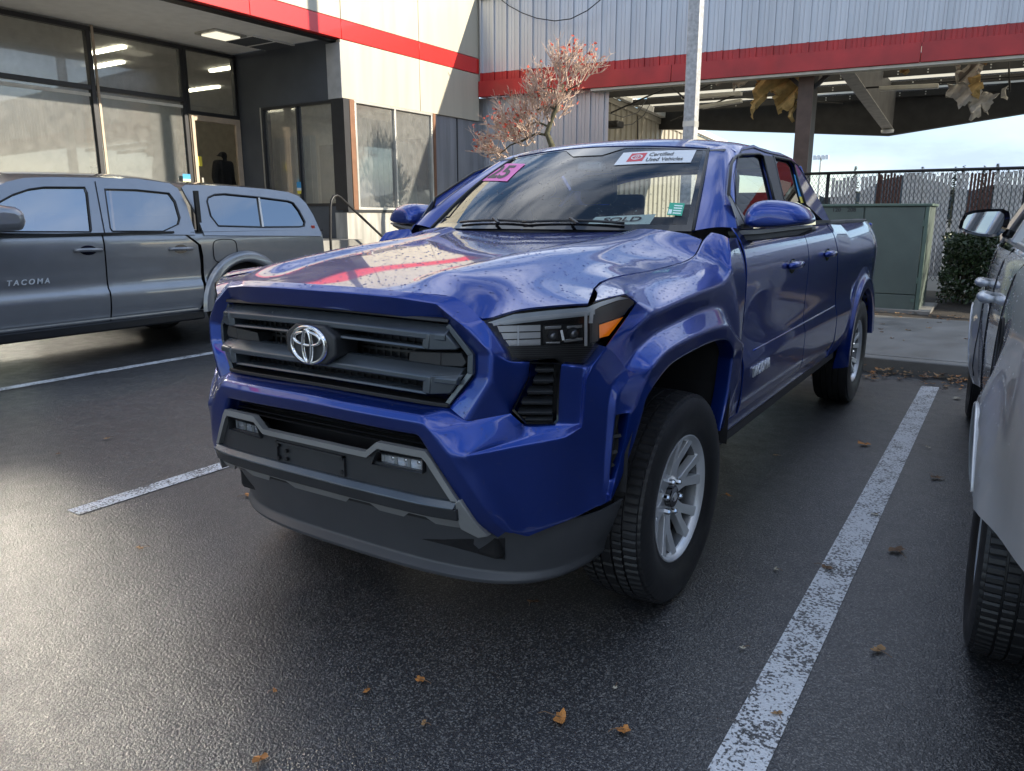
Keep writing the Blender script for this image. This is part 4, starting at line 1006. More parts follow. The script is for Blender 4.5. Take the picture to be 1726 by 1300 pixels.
def decal(name, quad, m, parent, off=.003, n=10):
    """quad TL,TR,BR,BL in screen parameters"""
    Q = [np.array(q) for q in quad]; vf = VF(); rows = []
    for j in range(5):
        a = Q[0] + (Q[3] - Q[0]) * j / 4; c = Q[1] + (Q[2] - Q[1]) * j / 4
        rows.append([wss(*(a + (c - a) * i / n), off) for i in range(n + 1)])
    vf.grid(rows); return mesh_obj(name, vf.V, vf.F, m, parent)
def decal_text(name, txt, quad, box, m, parent, off=.0045, space=1., bold=0):
    """text laid in box (x0,y0,x1,y1; 0..1, y up) of the decal"""
    o = text_obj(name, txt, 1., m, None, ext=0, align='CENTER', space=space, bold=bold); me = o.data
    xs = [v.co.x for v in me.vertices]; ys = [v.co.y for v in me.vertices]; x0, x1, y0, y1 = min(xs), max(xs), min(ys), max(ys)
    Q = [np.array(q) for q in quad]
    for v in me.vertices:
        a = box[0] + (v.co.x - x0) / (x1 - x0) * (box[2] - box[0]); c = box[1] + (v.co.y - y0) / (y1 - y0) * (box[3] - box[1])
        tpp = Q[0] + (Q[1] - Q[0]) * a; bt = Q[3] + (Q[2] - Q[3]) * a; st = bt + (tpp - bt) * c
        v.co = Vector(wss(*st, off))
    o.parent = parent; return o
q25 = [on_ws(*p) for p in ((838, 277), (885.6, 276.5), (854.7, 305.7), (811, 305))]
D25 = decal('year_sticker', q25, PINK, WS); decal_text('lettering', '25', q25, (.18, .12, .84, .88), INK, D25, bold=.03)
qc = [on_ws(*p) for p in ((1051, 257.6), (1174, 253), (1164, 274), (1034.5, 278.8))]
DC = decal('certified_banner', qc, WHITEP, WS)
decal_text('lettering', 'Certified', qc, (.40, .56, .72, .84), INK, DC, bold=.012); decal_text('lettering', 'Used Vehicles', qc, (.40, .16, .88, .44), INK, DC, bold=.012)
def subq(q, x0, y0, x1, y1):
    Q = [np.array(k) for k in q]
    def pt(a, c): tpp = Q[0] + (Q[1] - Q[0]) * a; bt = Q[3] + (Q[2] - Q[3]) * a; return bt + (tpp - bt) * c
    return [pt(x0, y1), pt(x1, y1), pt(x1, y0), pt(x0, y0)]
qr = subq(qc, .14, .2, .355, .86); decal('logo_square', qr, REDP, DC, off=.0038)
for (cx, cy, rx, ry) in ((.5, .5, .36, .30), (.5, .62, .28, .12), (.5, .5, .09, .27)):
    vf = VF(); a_, c_ = [], []
    for t in np.linspace(0, 2 * math.pi, 33):
        for k_, lst in ((1.0, a_), (.78 if rx > .1 else .5, c_)):
            x_, y_ = cx + rx * k_ * math.cos(t), cy + ry * (k_ if rx > .1 else .85 if k_ < 1 else 1) * math.sin(t)
            Q = [np.array(k) for k in qr]; tpp = Q[0] + (Q[1] - Q[0]) * x_; bt = Q[3] + (Q[2] - Q[3]) * x_; lst.append(wss(*(bt + (tpp - bt) * y_), .0046))
    vf.strip(a_, c_); mesh_obj('logo_ring', vf.V, vf.F, WHITEP, DC)
qg = [on_ws(*p) for p in ((1129, 341.6), (1154.5, 343), (1149, 364), (1124, 362.5))]
DG = decal('dealer_sticker', qg, GREENST, WS)
for k in range(4): decal('sticker_line', subq(qg, .35, .12 + .2 * k, .9, .22 + .2 * k), MINT, DG, off=.0038)
decal('sticker_line', subq(qg, .05, .1, .28, .45), MINT, DG, off=.0038)
# paper on the dashboard
pp = [at(1004, 366, y=.74), at(1106, 361, y=.74), at(1095, 378, y=.66), at(989, 379, y=.66)]
SP = MB().quad(*pp).build('sold_card', MINT, T, fix=False)
o = text_obj('lettering', 'SOLD', 1., INK, None, ext=0, bold=.02); me = o.data; xs = [v.co.x for v in me.vertices]; ys = [v.co.y for v in me.vertices]
for v in me.vertices:
    a = .2 + .62 * (v.co.x - min(xs)) / (max(xs) - min(xs)); c = .28 + .5 * (v.co.y - min(ys)) / (max(ys) - min(ys))
    v.co = v.co
VV = [(v.co.x, v.co.y) for v in me.vertices]
for v, (vx, vy) in zip(me.vertices, VV):
    a = .2 + .62 * (vx - min(xs)) / (max(xs) - min(xs)); c = .28 + .5 * (vy - min(ys)) / (max(ys) - min(ys))
    tpp = pp[0] + (pp[1] - pp[0]) * a; bt = pp[3] + (pp[2] - pp[3]) * a; v.co = Vector(bt + (tpp - bt) * c + np.array((0, -.003, .002)))
o.parent = SP
# side window stickers
def on_g(pts, off): return [tuple(gpl(u, v, off)) for u, v in pts]
MB().quad(*on_g([(1338, 294), (1346, 297), (1352, 333), (1347, 333)], -.008)).build('window_sticker', BLUEST, T, fix=False)
MB().quad(*on_g([(1347, 331), (1353, 332), (1355, 342), (1350, 342)], -.006)).build('window_sticker', YELST, T, fix=False)
# ================================================================== door mirrors
for sd_ in (1, -1):
    def mp_(u, v, y): q = at(u, v, y=y); return np.array((sd_ * q[0], q[1], q[2]))
    base = [(1253.5, 388), (1252.5, 372), (1256, 357), (1266, 344), (1280, 337.5), (1304, 336), (1336, 340), (1357, 351), (1368, 368), (1369, 381)]
    def yo(u): return .735 + .05 * (u - 1253) / 115
    outp = [mp_(u, v, yo(u)) for u, v in base]; cen = sum(outp) / len(outp)
    rows = []
    for k, (sc, dy) in enumerate(((.55, -.070), (.80, -.055), (.97, -.015), (1.0, .02), (.99, .10), (.95, .12))):
        rows.append([np.array((cen[0], 0, cen[2] - .0)) + (p - cen) * np.array((sc, 0, sc)) + np.array((0, p[1] + dy, 0)) + np.array((0, 0, (1 - sc) * -.04)) for p in outp])
    hv = VF(); hv.grid([r_ + [r_[0]] for r_ in rows]); hv.F.append(tuple(hv.v(p) for p in rows[0]))
    if sd_ < 0: hv.F = [f[::-1] for f in hv.F]
    me = bpy.data.meshes.new('door_mirror'); bm = bmesh.new(); vs = [bm.verts.new(p) for p in hv.V]
    for f in hv.F:
        try: bm.faces.new([vs[i] for i in f])
        except ValueError: pass
    bmesh.ops.remove_doubles(bm, verts=bm.verts, dist=.0005); bmesh.ops.recalc_face_normals(bm, faces=bm.faces); bm.to_mesh(me); bm.free()
    me.materials.append(BLUE); me.polygons.foreach_set('use_smooth', [True] * len(me.polygons)); DM = bpy.data.objects.new('door_mirror', me); link(DM, T)
    ss = DM.modifiers.new('sub', 'SUBSURF'); ss.levels = ss.render_levels = 3; ss.boundary_smooth = 'PRESERVE_CORNERS'
    gz = MB(); rr_ = [np.array((cen[0], 0, cen[2])) + (p - cen) * np.array((.93, 0, .93)) + np.array((0, p[1] + .118, 0)) for p in outp]
    gz.V = [tuple(p) for p in rr_]; gz.F = [tuple(range(len(rr_)))]; gz.build('mirror_glass', CHROME, DM)
    ar = MB(); a = [mp_(u, v, .72 if u < 1300 else .79) for u, v in ((1226, 391), (1280, 387.5), (1367, 380), (1369, 388), (1345, 397), (1290, 403), (1239, 409), (1229, 404))]
    a2 = [p + np.array((0, .09, -.004)) for p in a]; nn_ = len(a); ar.V = [tuple(p) for p in a + a2]; ar.F = [tuple(range(nn_)), tuple(range(nn_, 2 * nn_))[::-1]] + [(i, (i + 1) % nn_, nn_ + (i + 1) % nn_, nn_ + i) for i in range(nn_)]
    ar.build('mirror_arm', TRIM, DM, bev=.006, seg=3)
    st = MB(); b2_ = [mp_(u, v, .70 if u < 1300 else .775) for u, v in ((1226, 390), (1282, 387), (1367, 379.5), (1368, 384), (1282, 394), (1228, 397.5))]
    b3_ = [p + np.array((0, .03, 0)) for p in b2_]; st.V = [tuple(p) for p in b2_ + b3_]; st.F = [tuple(range(6)), tuple(range(6, 12))[::-1]] + [(i, (i + 1) % 6, 6 + (i + 1) % 6, 6 + i) for i in range(6)]
    st.build('mirror_strip', SKID, DM, bev=.004)
    # sail panel between pillar and glass
    sp_ = [(.70, 1.372), yz(1229, 336), (.86, 1.372)]
    panel('sail_panel', [(.69, 1.372), tuple(yz(1227, 330)), (.86, 1.372)], gmap(.006), SKID, T, step=.04, side=sd_, thick=.005)
# ================================================================== wheels
for (y, sd_, st_) in ((0, 1, -.023), (3.705, 1, 0), (0, -1, -.023), (3.705, -1, 0)):
    make_wheel('wheel', (sd_ * .815, y, .395), sd_, st_, T, detail=(y == 0 and sd_ > 0))

# ================================================================== raindrops standing on the paint and glass
def drops(objs, n, seed, rmin=.0014, rmax=.0042, name='raindrops', parent=None, cond=None, squash=.45):
    rg_ = np.random.default_rng(seed); bpy.context.view_layer.update(); dg = bpy.context.evaluated_depsgraph_get(); TRI = []; NR = []
    for o in objs:
        e = o.evaluated_get(dg); me = e.to_mesh(); me.calc_loop_triangles(); mw = np.array(e.matrix_world)
        co = np.empty(len(me.vertices) * 3); me.vertices.foreach_get('co', co); co = co.reshape(-1, 3) @ mw[:3, :3].T + mw[:3, 3]
        ti = np.empty(len(me.loop_triangles) * 3, dtype=np.int32); me.loop_triangles.foreach_get('vertices', ti); TRI.append(co[ti.reshape(-1, 3)]); e.to_mesh_clear()
    TRI = np.concatenate(TRI); nr = np.cross(TRI[:, 1] - TRI[:, 0], TRI[:, 2] - TRI[:, 0]); ar = np.linalg.norm(nr, axis=1); nr = nr / np.maximum(ar, 1e-12)[:, None]
    ce = TRI.mean(1); w = ar * (np.abs(nr[:, 2]) * .8 + .12) * ((nr[:, 2] > -.1) & (ce[:, 2] > .45))
    w = w * ((nr * (c_p - ce)).sum(1) > 0)
    if cond is not None: w = w * cond(ce, nr)
    idx = rg_.choice(len(w), n, p=w / w.sum()); r1, r2 = rg_.random(n), rg_.random(n); f = r1 + r2 > 1; r1[f], r2[f] = 1 - r1[f], 1 - r2[f]
    P_ = TRI[idx, 0] + (TRI[idx, 1] - TRI[idx, 0]) * r1[:, None] + (TRI[idx, 2] - TRI[idx, 0]) * r2[:, None]; N_ = nr[idx]
    V = []; F = []; seg = 8; rad = rmin + (rmax - rmin) * rg_.random(n) ** 3
    a = np.cross(N_, np.array((.3, .5, .8))); a /= np.linalg.norm(a, axis=1)[:, None]; c = np.cross(N_, a)
    th = np.arange(seg) * 2 * math.pi / seg; el = rg_.uniform(.8, 1.35, n)
    for i in range(n):
        b_ = len(V)
        for (k, h) in ((1.0, 0), (.80, .30), (.42, .46)):
            for t in th: V.append(P_[i] + (a[i] * math.cos(t) * el[i] + c[i] * math.sin(t)) * rad[i] * k + N_[i] * rad[i] * h * squash * 2)
        V.append(P_[i] + N_[i] * rad[i] * squash * 1.05)
        for q in range(2):
            for s_ in range(seg): F.append((b_ + q * seg + s_, b_ + q * seg + (s_ + 1) % seg, b_ + (q + 1) * seg + (s_ + 1) % seg, b_ + (q + 1) * seg + s_))
        for s_ in range(seg): F.append((b_ + 2 * seg + s_, b_ + 2 * seg + (s_ + 1) % seg, b_ + 3 * seg))
    return mesh_obj(name, V, F, DROP, T if parent is None else parent, True, kind="stuff")
fend = [o for o in bpy.data.objects if o.name.startswith('front_fender') and o.parent == T]
drops([HOOD], 3400, 1, .0010, .0042)
drops([BUMP, SURR] + fend, 5200, 2, .0011, .0036)
drops([WS, ROOF], 1600, 3, .0012, .0032)
drops([o for o in bpy.data.objects if o.name.startswith('door_mirror') and o.parent == T] + [o for o in bpy.data.objects if o.name.startswith(('front_door', 'rear_door')) and o.parent == T], 800, 4, .0014, .0035)
drops([o for o in bpy.data.objects if o.name.startswith(('grille_bar', 'lower_grille_frame', 'grille_end_block', 'bumper_strip')) ], 300, 5, .0012, .003)
# ================================================================== ground
def asphalt_mat():
    m = bpy.data.materials.new('wet_asphalt'); m.use_nodes = True; t = m.node_tree; b = t.nodes['Principled BSDF']; L = t.links.new
    g = nd(t, 'ShaderNodeTexCoord').outputs['Object']
    big = nd(t, 'ShaderNodeTexNoise', Scale=.55, Detail=5.); L(g, big.inputs['Vector'])
    mid = nd(t, 'ShaderNodeTexNoise', Scale=9., Detail=4.); L(g, mid.inputs['Vector'])
    st = nd(t, 'ShaderNodeTexVoronoi', Scale=230.); L(g, st.inputs['Vector'])
    st2 = nd(t, 'ShaderNodeTexVoronoi', Scale=105.); L(g, st2.inputs['Vector'])
    fn = nd(t, 'ShaderNodeTexNoise', Scale=240., Detail=2.); L(g, fn.inputs['Vector'])
    cr = nd(t, 'ShaderNodeValToRGB'); e = cr.color_ramp; e.elements[0].color = (.024, .024, .026, 1); e.elements[0].position = .1; e.elements[1].color = (.17, .165, .155, 1); e.elements[1].position = .95
    x = e.elements.new(.72); x.color = (.034, .034, .036, 1)
    sep = nd(t, 'ShaderNodeSeparateColor'); L(st.outputs['Color'], sep.inputs[0]); L(sep.outputs[0], cr.inputs[0])
    mx = nd(t, 'ShaderNodeMix', data_type='RGBA', blend_type='MULTIPLY'); mx.inputs['Factor'].default_value = 1
    r2 = nd(t, 'ShaderNodeMapRange'); r2.inputs['From Min'].default_value = .3; r2.inputs['From Max'].default_value = .7; r2.inputs['To Min'].default_value = .75; r2.inputs['To Max'].default_value = 1.25; L(big.outputs['Fac'], r2.inputs['Value'])
    L(cr.outputs[0], mx.inputs['A']); L(r2.outputs[0], mx.inputs['B']); L(mx.outputs['Result'], b.inputs['Base Color'])
    rr = nd(t, 'ShaderNodeMapRange'); rr.inputs['From Min'].default_value = .35; rr.inputs['From Max'].default_value = .65; rr.inputs['To Min'].default_value = .30; rr.inputs['To Max'].default_value = .40; L(mid.outputs['Fac'], rr.inputs['Value']); L(rr.outputs[0], b.inputs['Roughness'])
    h = nd(t, 'ShaderNodeMath', operation='ADD'); h2 = nd(t, 'ShaderNodeMath', operation='MULTIPLY'); h2.inputs[1].default_value = 1.1; L(st2.outputs['Distance'], h2.inputs[0])
    L(st.outputs['Distance'], h.inputs[0]); L(h2.outputs[0], h.inputs[1])
    h3 = nd(t, 'ShaderNodeMath', operation='MULTIPLY_ADD'); h3.inputs[1].default_value = -.5; L(fn.outputs['Fac'], h3.inputs[0]); L(h.outputs[0], h3.inputs[2])
    bp = nd(t, 'ShaderNodeBump'); bp.inputs['Strength'].default_value = .8; bp.inputs['Distance'].default_value = .0015; bp.invert = True
    L(h3.outputs[0], bp.inputs['Height']); L(bp.outputs[0], b.inputs['Normal'])
    b.inputs['Specular IOR Level'].default_value = .9
    return m, bp
ASPH, _ = asphalt_mat()
def worn_paint():
    m, _ = asphalt_mat(); m.name = 'worn_line_paint'; t = m.node_tree; b = t.nodes['Principled BSDF']; L = t.links.new
    src = b.inputs['Base Color'].links[0].from_socket
    g = nd(t, 'ShaderNodeTexCoord').outputs['Object']
    n = nd(t, 'ShaderNodeTexNoise', Scale=95., Detail=3.); L(g, n.inputs['Vector']); n2 = nd(t, 'ShaderNodeTexNoise', Scale=6., Detail=4.); L(g, n2.inputs['Vector'])
    a = nd(t, 'ShaderNodeMath', operation='MULTIPLY_ADD'); a.inputs[1].default_value = .45; L(n2.outputs['Fac'], a.inputs[0]); L(n.outputs['Fac'], a.inputs[2])
    r = nd(t, 'ShaderNodeValToRGB'); r.color_ramp.elements[0].position = .73; r.color_ramp.elements[1].position = .83; L(a.outputs[0], r.inputs[0])
    mx = nd(t, 'ShaderNodeMix', data_type='RGBA'); L(r.outputs[0], mx.inputs['Factor']); mx.inputs['A'].default_value = (.70, .72, .74, 1); L(src, mx.inputs['B']); L(mx.outputs['Result'], b.inputs['Base Color'])
    return m
LINE = worn_paint()
def sheet(name, x0, x1, y0, y1, z, m, kind='structure', nx=1, ny=1):
    V = [(x0 + (x1 - x0) * i / nx, y0 + (y1 - y0) * j / ny, z) for i in range(nx + 1) for j in range(ny + 1)]
    F = [(i * (ny + 1) + j, (i + 1) * (ny + 1) + j, (i + 1) * (ny + 1) + j + 1, i * (ny + 1) + j + 1) for i in range(nx) for j in range(ny)]
    o = mesh_obj(name, V, F, m); o['kind'] = kind; return o
sheet('ground', -900, 900, -900, 1500, -.012, mat('far_ground', (.07, .07, .065), .8, vscale=.05))
sheet('car_park_asphalt', -60, 60, -60, 5.06, 0, ASPH, nx=4, ny=4)
for (x0, x1, y0, y1) in ((1.335, 1.465, -1.6, 4.60), (-1.90, -1.79, -.80, 4.6), (-5.14, -5.02, -4.0, 4.6), (4.56, 4.68, -1, 4.6)):
    sheet('painted_bay_line', x0, x1, y0, y1, .004, LINE)
CONC = mat('damp_concrete', (.20, .195, .18), .6, var=.28, vscale=3., bump=.25, bscale=90, rvar=.15)
kb = MB()
for i in range(12): kb.box(-16 + i * 3.0, -16 + i * 3.0 + 2.985, 5.06, 5.21, -.05, .128)
k_ = kb.build('kerb', CONC, bev=.012); k_['kind'] = 'structure'
sw_ = MB()
for i in range(18):
    sw_.box(-16 + i * 1.8, -16 + i * 1.8 + 1.79, 5.215, 8.35, 0, .132)
k_ = sw_.build('pavement', CONC, bev=.006); k_['kind'] = 'structure'
SOIL = mat('dark_planting_soil', (.030, .024, .018), .9, var=.4, vscale=12, bump=.9, bscale=40)
sheet('planting_bed', -8.3, 16, 8.35, 12.6, .118, SOIL)
sheet('yard_behind_fence', -8.3, 30, 12.6, 60, .0, mat('yard_asphalt', (.09, .09, .088), .7, vscale=1.))
# ================================================================== showroom building
XW = -8.42; YK = 7.85
XR = float(at(397, 92, y=YK)[0]); ZS = float(at(397, 92, y=YK)[2])
print('XR', XR, 'ZS', ZS)
CREAM = mat('cream_panel', (.49, .455, .36), .42, .0, var=.07, vscale=1.2, rvar=.06, streak=.35)
RED = mat('red_panel', (.66, .018, .014), .32, var=.06, vscale=1.5, coat=.3)
DGREY = mat('dark_grey_render', (.085, .095, .11), .7, var=.10, vscale=2.5, bump=.1, bscale=80)
MGREY = mat('grey_panel', (.24, .25, .27), .5, var=.22, vscale=1.6, streak=.4)
ALU = mat('dark_window_frame', (.035, .036, .04), .4, .3, var=.1)
BRZ = mat('bronze_frame', (.21, .105, .06), .45, .2, var=.18, vscale=5)
SILVF = mat('aluminium_frame', (.55, .54, .50), .35, .6)
BGL = glass('shop_glass', (.80, .84, .82), 1., .006, 2.3, haze=.27, soft=(.55, .16))
SOFF = mat('soffit_paint', (.82, .82, .80), .7, var=.05)
B = empty('showroom_building', (XW - 2, 2, 0), 'showroom with cream wall panels, red stripe and tall front windows on raised base', 'building')
bpy.context.view_layer.update()
def inv(o): return Matrix.Translation(-o.location)
_link3 = link
PINV = {T.name: INV, B.name: inv(B)}
def link(o, parent=None):
    COL.objects.link(o)
    if parent is not None:
        o.parent = parent
        if parent.name in PINV: o.matrix_parent_inverse = PINV[parent.name]
    return o
seams = [YK + .0, 9.96, 12.0]
yl = [YK - 1.94 * k for k in range(11, 0, -1)] + seams
ZR0, ZR1, ZT = 4.41, 4.72, 6.55
for a, c in zip(yl, yl[1:]):
    MB().box(XW - .10, XW, a + .007, c - .007, ZR1 + .012, ZT).build('wall_panel', CREAM, B, bev=.004)
    MB().box(XW - .10, XW + .004, a + .005, c - .005, ZR0, ZR1).build('stripe_panel', RED, B, bev=.004)
    if a >= YK - .01: MB().box(XW - .10, XW, a + (.007 if a > YK + .1 else -.04), c - .007, 3.43, ZR0 - .012).build('wall_panel', CREAM, B, bev=.004)
MB().box(XW - .30, XW - .11, yl[0], 12.0, ZR0 - .03, ZT - .01).build('panel_backing', BLK, B)
MB().box(XW - .30, XW - .11, YK + .02, 12.0, 3.44, ZR0 - .04).build('panel_backing', BLK, B)
MB().box(XW - .34, XW - .0, YK - .055, YK - .043, 3.43, ZR0 - .06).build('corner_return', mat('satin_return', (.45, .46, .47), .35, .3), B)
MB().box(XR - 8, XW - .30, yl[0], 24, ZT - .4, ZT - .2).build('roof', MGREY, B)
# soffit
MB().box(XR - .05, XW - .02, yl[0], YK - .04, ZS, ZS + .06).build('soffit', SOFF, B)
MB().box(XW - .10, XW - .01, yl[0], YK - .05, ZS - .02, ZR0 - .004).build('soffit_edge', RED, B)
# recessed side wall (faces the camera) with its window
sw0, sw1 = at(441, 182, y=YK), at(572, 172, y=YK); swb = at(450, 348, y=YK)
wx0, wx1, wz0, wz1 = sw0[0], XW - .12, swb[2], sw0[2]
mb = MB(); mb.box(XR - .1, wx0, YK, YK + .2, .4, ZS); mb.box(wx0, XW - .105, YK, YK + .2, wz1, ZS); mb.box(wx0, XW - .02, YK, YK + .2, 0, wz0); mb.build('side_wall', DGREY, B)
def window(name, ax, fixed, a0, a1, z0, z1, mulls=(), trans=(), fr=.06, dep=.08, m=ALU, gl=BGL, par=B, fm=None):
    """ax 'x': glass plane at x=fixed, runs along y; ax 'y': plane y=fixed, runs along x"""
    W0 = MB(); s_ = 1 if ax == 'x' else 1
    def bx(o, p, q, zz0, zz1, d0, d1):
        if ax == 'x': o.box(fixed - d1, fixed + d0, p, q, zz0, zz1)
        else: o.box(p, q, fixed - d0, fixed + d1, zz0, zz1)
    W0 = MB(); bx(W0, a0, a1, z0, z0 + fr, .02, dep); w = W0.build('window', m, par, bev=.004)
    for (p, q, zz0, zz1) in ((a0, a1, z1 - fr, z1), (a0, a0 + fr, z0 + fr, z1 - fr), (a1 - fr, a1, z0 + fr, z1 - fr)):
        o = MB(); bx(o, p, q, zz0, zz1, .02, dep); o.build('frame', fm or m, w, bev=.004)
    for c in mulls:
        o = MB(); bx(o, c - fr / 2, c + fr / 2, z0 + fr, z1 - fr, .026, dep); o.build('mullion', m, w, bev=.004)
    for c in trans:
        o = MB(); bx(o, a0 + fr, a1 - fr, c - fr / 2, c + fr / 2, .018, dep); o.build('transom', m, w, bev=.004)
    es = [a0] + list(mulls) + [a1]; zs = [z0] + list(trans) + [z1]
    for p, q in zip(es, es[1:]):
        for r_, t_ in zip(zs, zs[1:]):
            o = MB()
            if ax == 'x': o.quad((fixed - .03, p + .02, r_ + .02), (fixed - .03, q - .02, r_ + .02), (fixed - .03, q - .02, t_ - .02), (fixed - .03, p + .02, t_ - .02))
            else: o.quad((p + .02, fixed + .03, r_ + .02), (q - .02, fixed + .03, r_ + .02), (q - .02, fixed + .03, t_ - .02), (p + .02, fixed + .03, t_ - .02))
            o.build('pane', gl, w, fix=False)
    return w
smx = float(at(505, 260, y=YK)[0])
window('window', 'y', YK, wx0, wx1, wz0, wz1, mulls=(smx,), fr=.045, m=ALU)
MB().box(wx0 - .03, wx0 - .002, YK - .03, YK + .02, wz0, wz1).build('window_trim', SILVF, B)
# lower corner window on the front face
MB().box(XW - .30, XW + .01, YK - .04, YK + .10, 1.50, 3.425).build('corner_post', ALU, B)
MB().box(XW - .10, XW + .022, YK + .105, YK + .225, 1.50, 3.425).build('corner_post', BRZ, B, bev=.005)
window('window', 'x', XW, YK + .23, 10.32, 1.50, 3.425, mulls=(9.17,), fr=.045, m=SILVF)
MB().box(XW - .02, XW + .03, 10.325, 10.40, 1.50, 3.425).build('window_trim', BRZ, B)
mb = MB(); mb.box(XW - .2, XW - .04, 10.41, 12.2, 0, 3.425); mb.build('side_panel', MGREY, B)
MB().box(XW - .05, XW - .02, 11.2, 11.215, 1.0, 3.42).build('panel_joint', ALU, B)
MB().box(XW - .12, XW + .015, YK - .04, 10.40, 1.455, 1.497).build('window_sill', ALU, B)
MB().box(XW - .30, XW - .005, YK - .06, 12.3, 0, 1.452).build('plinth_wall', mat('stained_plinth', (.36, .35, .32), .75, var=.4, vscale=1.6, bump=.2, bscale=60, streak=.5), B)
for yv in (9.3, 10.4): MB().box(XW - .02, XW + .002, yv, yv + .012, .2, 1.45).build('plinth_joint', ALU, B)
# tall shopfront
ym1 = float(at(145, 45, x=XR)[1]); ym2 = float(at(306, 80, x=XR)[1]); yd1 = YK - .03; zt = float(at(150, 140, x=XR)[2]); zd = float(at(340, 197, x=XR)[2])
print('shopfront', ym1, ym2, zt, zd)
zfl = 1.0
W1 = window('window', 'x', XR, ym1 - 3.2, ym2, zfl, ZS - .03, mulls=(ym1 - 1.7, ym1), trans=(float(at(230, 158, x=XR)[2]),), fr=.075, m=ALU)
W2 = window('window', 'x', XR, ym2 + .005, yd1, zd + .03, ZS - .03, fr=.06, m=ALU)
window('window', 'x', XR, ym1 - 8.2, ym1 - 3.21, zfl, ZS - .03, mulls=(ym1 - 4.9, ym1 - 6.5), trans=(float(at(230, 158, x=XR)[2]),), fr=.075, m=ALU)
for yv in (ym1, ym2): MB().box(XR + .03, XR + .05, yv + .045, yv + .085, zfl, zt + .9 if yv == ym1 else zd).build('window_trim', mat('tan_frame_face', (.50, .40, .30), .5), B)
# added glazed bay, out of view, mirror-like to bounce sun onto the asphalt
CGL = glass('bounce_bay_glass', (.16, .18, .18), 1., .12, 9.)
for k in range(6):
    y1_ = 1.55 - k * 1.9
    MB().quad((XW + .03, y1_ - 1.86, .35), (XW + .03, y1_ - .04, .35), (XW + .03, y1_ - .04, 4.36), (XW + .03, y1_ - 1.86, 4.36)).build('bounce_bay_pane', CGL, B, fix=False)
    MB().box(XW - .06, XW + .05, y1_ - .04, y1_ + .0, .35, 4.36).build('bounce_bay_mullion', ALU, B)
MB().box(XW - .06, XW + .02, -9.9, 1.55, .05, .35).build('bounce_bay_plinth', MGREY, B); MB().box(XR, XW - .08, 1.50, 1.55, 0, ZS - .01).build('bounce_bay_return', ALU, B); MB().box(XW - .5, XW - .45, -9.9, 1.5, 0, ZS - .01).build('bounce_bay_backing', BLK, B)
# door
d = MB().box(XR - .05, XR + .02, ym2 + .03, ym2 + .13, zfl, zd + .02).build('door', mat('tan_frame_face', (.5, .4, .3), .5), B, bev=.004)
MB().box(XR - .05, XR + .02, ym2 + .13, yd1 - .1, zd - .08, zd + .02).build('door_rail', mat('tan_frame_face', (.5, .4, .3), .5), d); MB().box(XR - .05, XR + .02, yd1 - .1, yd1, zfl, zd + .02).build('door_rail', mat('tan_frame_face', (.5, .4, .3), .5), d)
MB().box(XR - .05, XR + .02, ym2 + .13, yd1 - .1, zfl, zfl + .25).build('door_rail', BRZ, d)
MB().quad((XR - .02, ym2 + .1, zfl + .2), (XR - .02, yd1 - .08, zfl + .2), (XR - .02, yd1 - .08, zd - .05), (XR - .02, ym2 + .1, zd - .05)).build('door_glass', glass('door_glass', (.75, .75, .72), 1, .006, 1.45), d, fix=False)
MB().box(XR + .02, XR + .05, ym2 + .16, ym2 + .20, 1.6, 2.1).build('door_handle', SILVF, d)
def logo_sticker(c, ax, w, h, par):
    """small shield: blue head over a yellow foot"""
    for (z0, z1, m) in ((.5, 1, BLUEST), (.28, .5, WHITEP), (0, .28, YELST)):
        o = MB(); k = .5 - (.25 if z0 == 0 else 0)
        p = [(-.5 + (.12 if z0 == 0 else 0), z0), (.5 - (.12 if z0 == 0 else 0), z0), (.5, z1), (-.5, z1)]
        if ax == 'x': o.quad(*[(c[0], c[1] + a * w, c[2] + (z - .5) * h) for a, z in p])
        else: o.quad(*[(c[0] + a * w, c[1], c[2] + (z - .5) * h) for a, z in p])
        o.build('door_sticker', m, par, fix=False)
c = at(315, 302, x=XR + .05); logo_sticker(c, 'x', .16, .18, B)
c = at(504, 317, y=YK - .03); logo_sticker(c, 'y', .12, .22, B)
c = at(492, 282, y=YK + .5); MB().quad((c[0] - .05, c[1], c[2] - .09), (c[0] + .05, c[1], c[2] - .09), (c[0] + .05, c[1], c[2] + .09), (c[0] - .05, c[1], c[2] + .09)).build('door_notice', YELST, B, fix=False)
c = at(337, 272, x=XR - .01); MB().quad((c[0], c[1] - .05, c[2] - .09), (c[0], c[1] + .05, c[2] - .09), (c[0], c[1] + .05, c[2] + .09), (c[0], c[1] - .05, c[2] + .09)).build('door_notice', YELST, B, fix=False)
# blinds behind the lower panes
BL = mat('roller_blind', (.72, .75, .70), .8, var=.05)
zb = float(at(230, 165, x=XR)[2]) - .05
for (a, c_) in ((ym1 - 3.1, ym1 - 1.75), (ym1 - 1.62, ym1 - .08), (ym1 + .10, ym2 - .10)):
    o = MB().box(XR - .22, XR - .215, a, c_, zfl + .4, zb).build('roller_blind', BL, B)
    MB().box(XR - .035, XR - .005, a - .03, c_ + .03, zb - .02, zb + .03).build('blind_rail', mat('blind_rail_white', (.75, .74, .68), .4), B)
# pale upright strips standing in for bright reflections in the corner windows
for k in range(14): MB().box(XW - .34, XW - .33, YK + .32 + k * .145, YK + .32 + k * .145 + .13, 1.56, 3.2 - (.35 if k > 8 else 0)).build('reflection_strip', BL, B)
for k in range(9): MB().box(XW - 1.75 + k * .145 - .75, XW - 1.75 + k * .145 - .62, YK + .40, YK + .41, 1.56, 2.9).build('reflection_strip', BL, B)
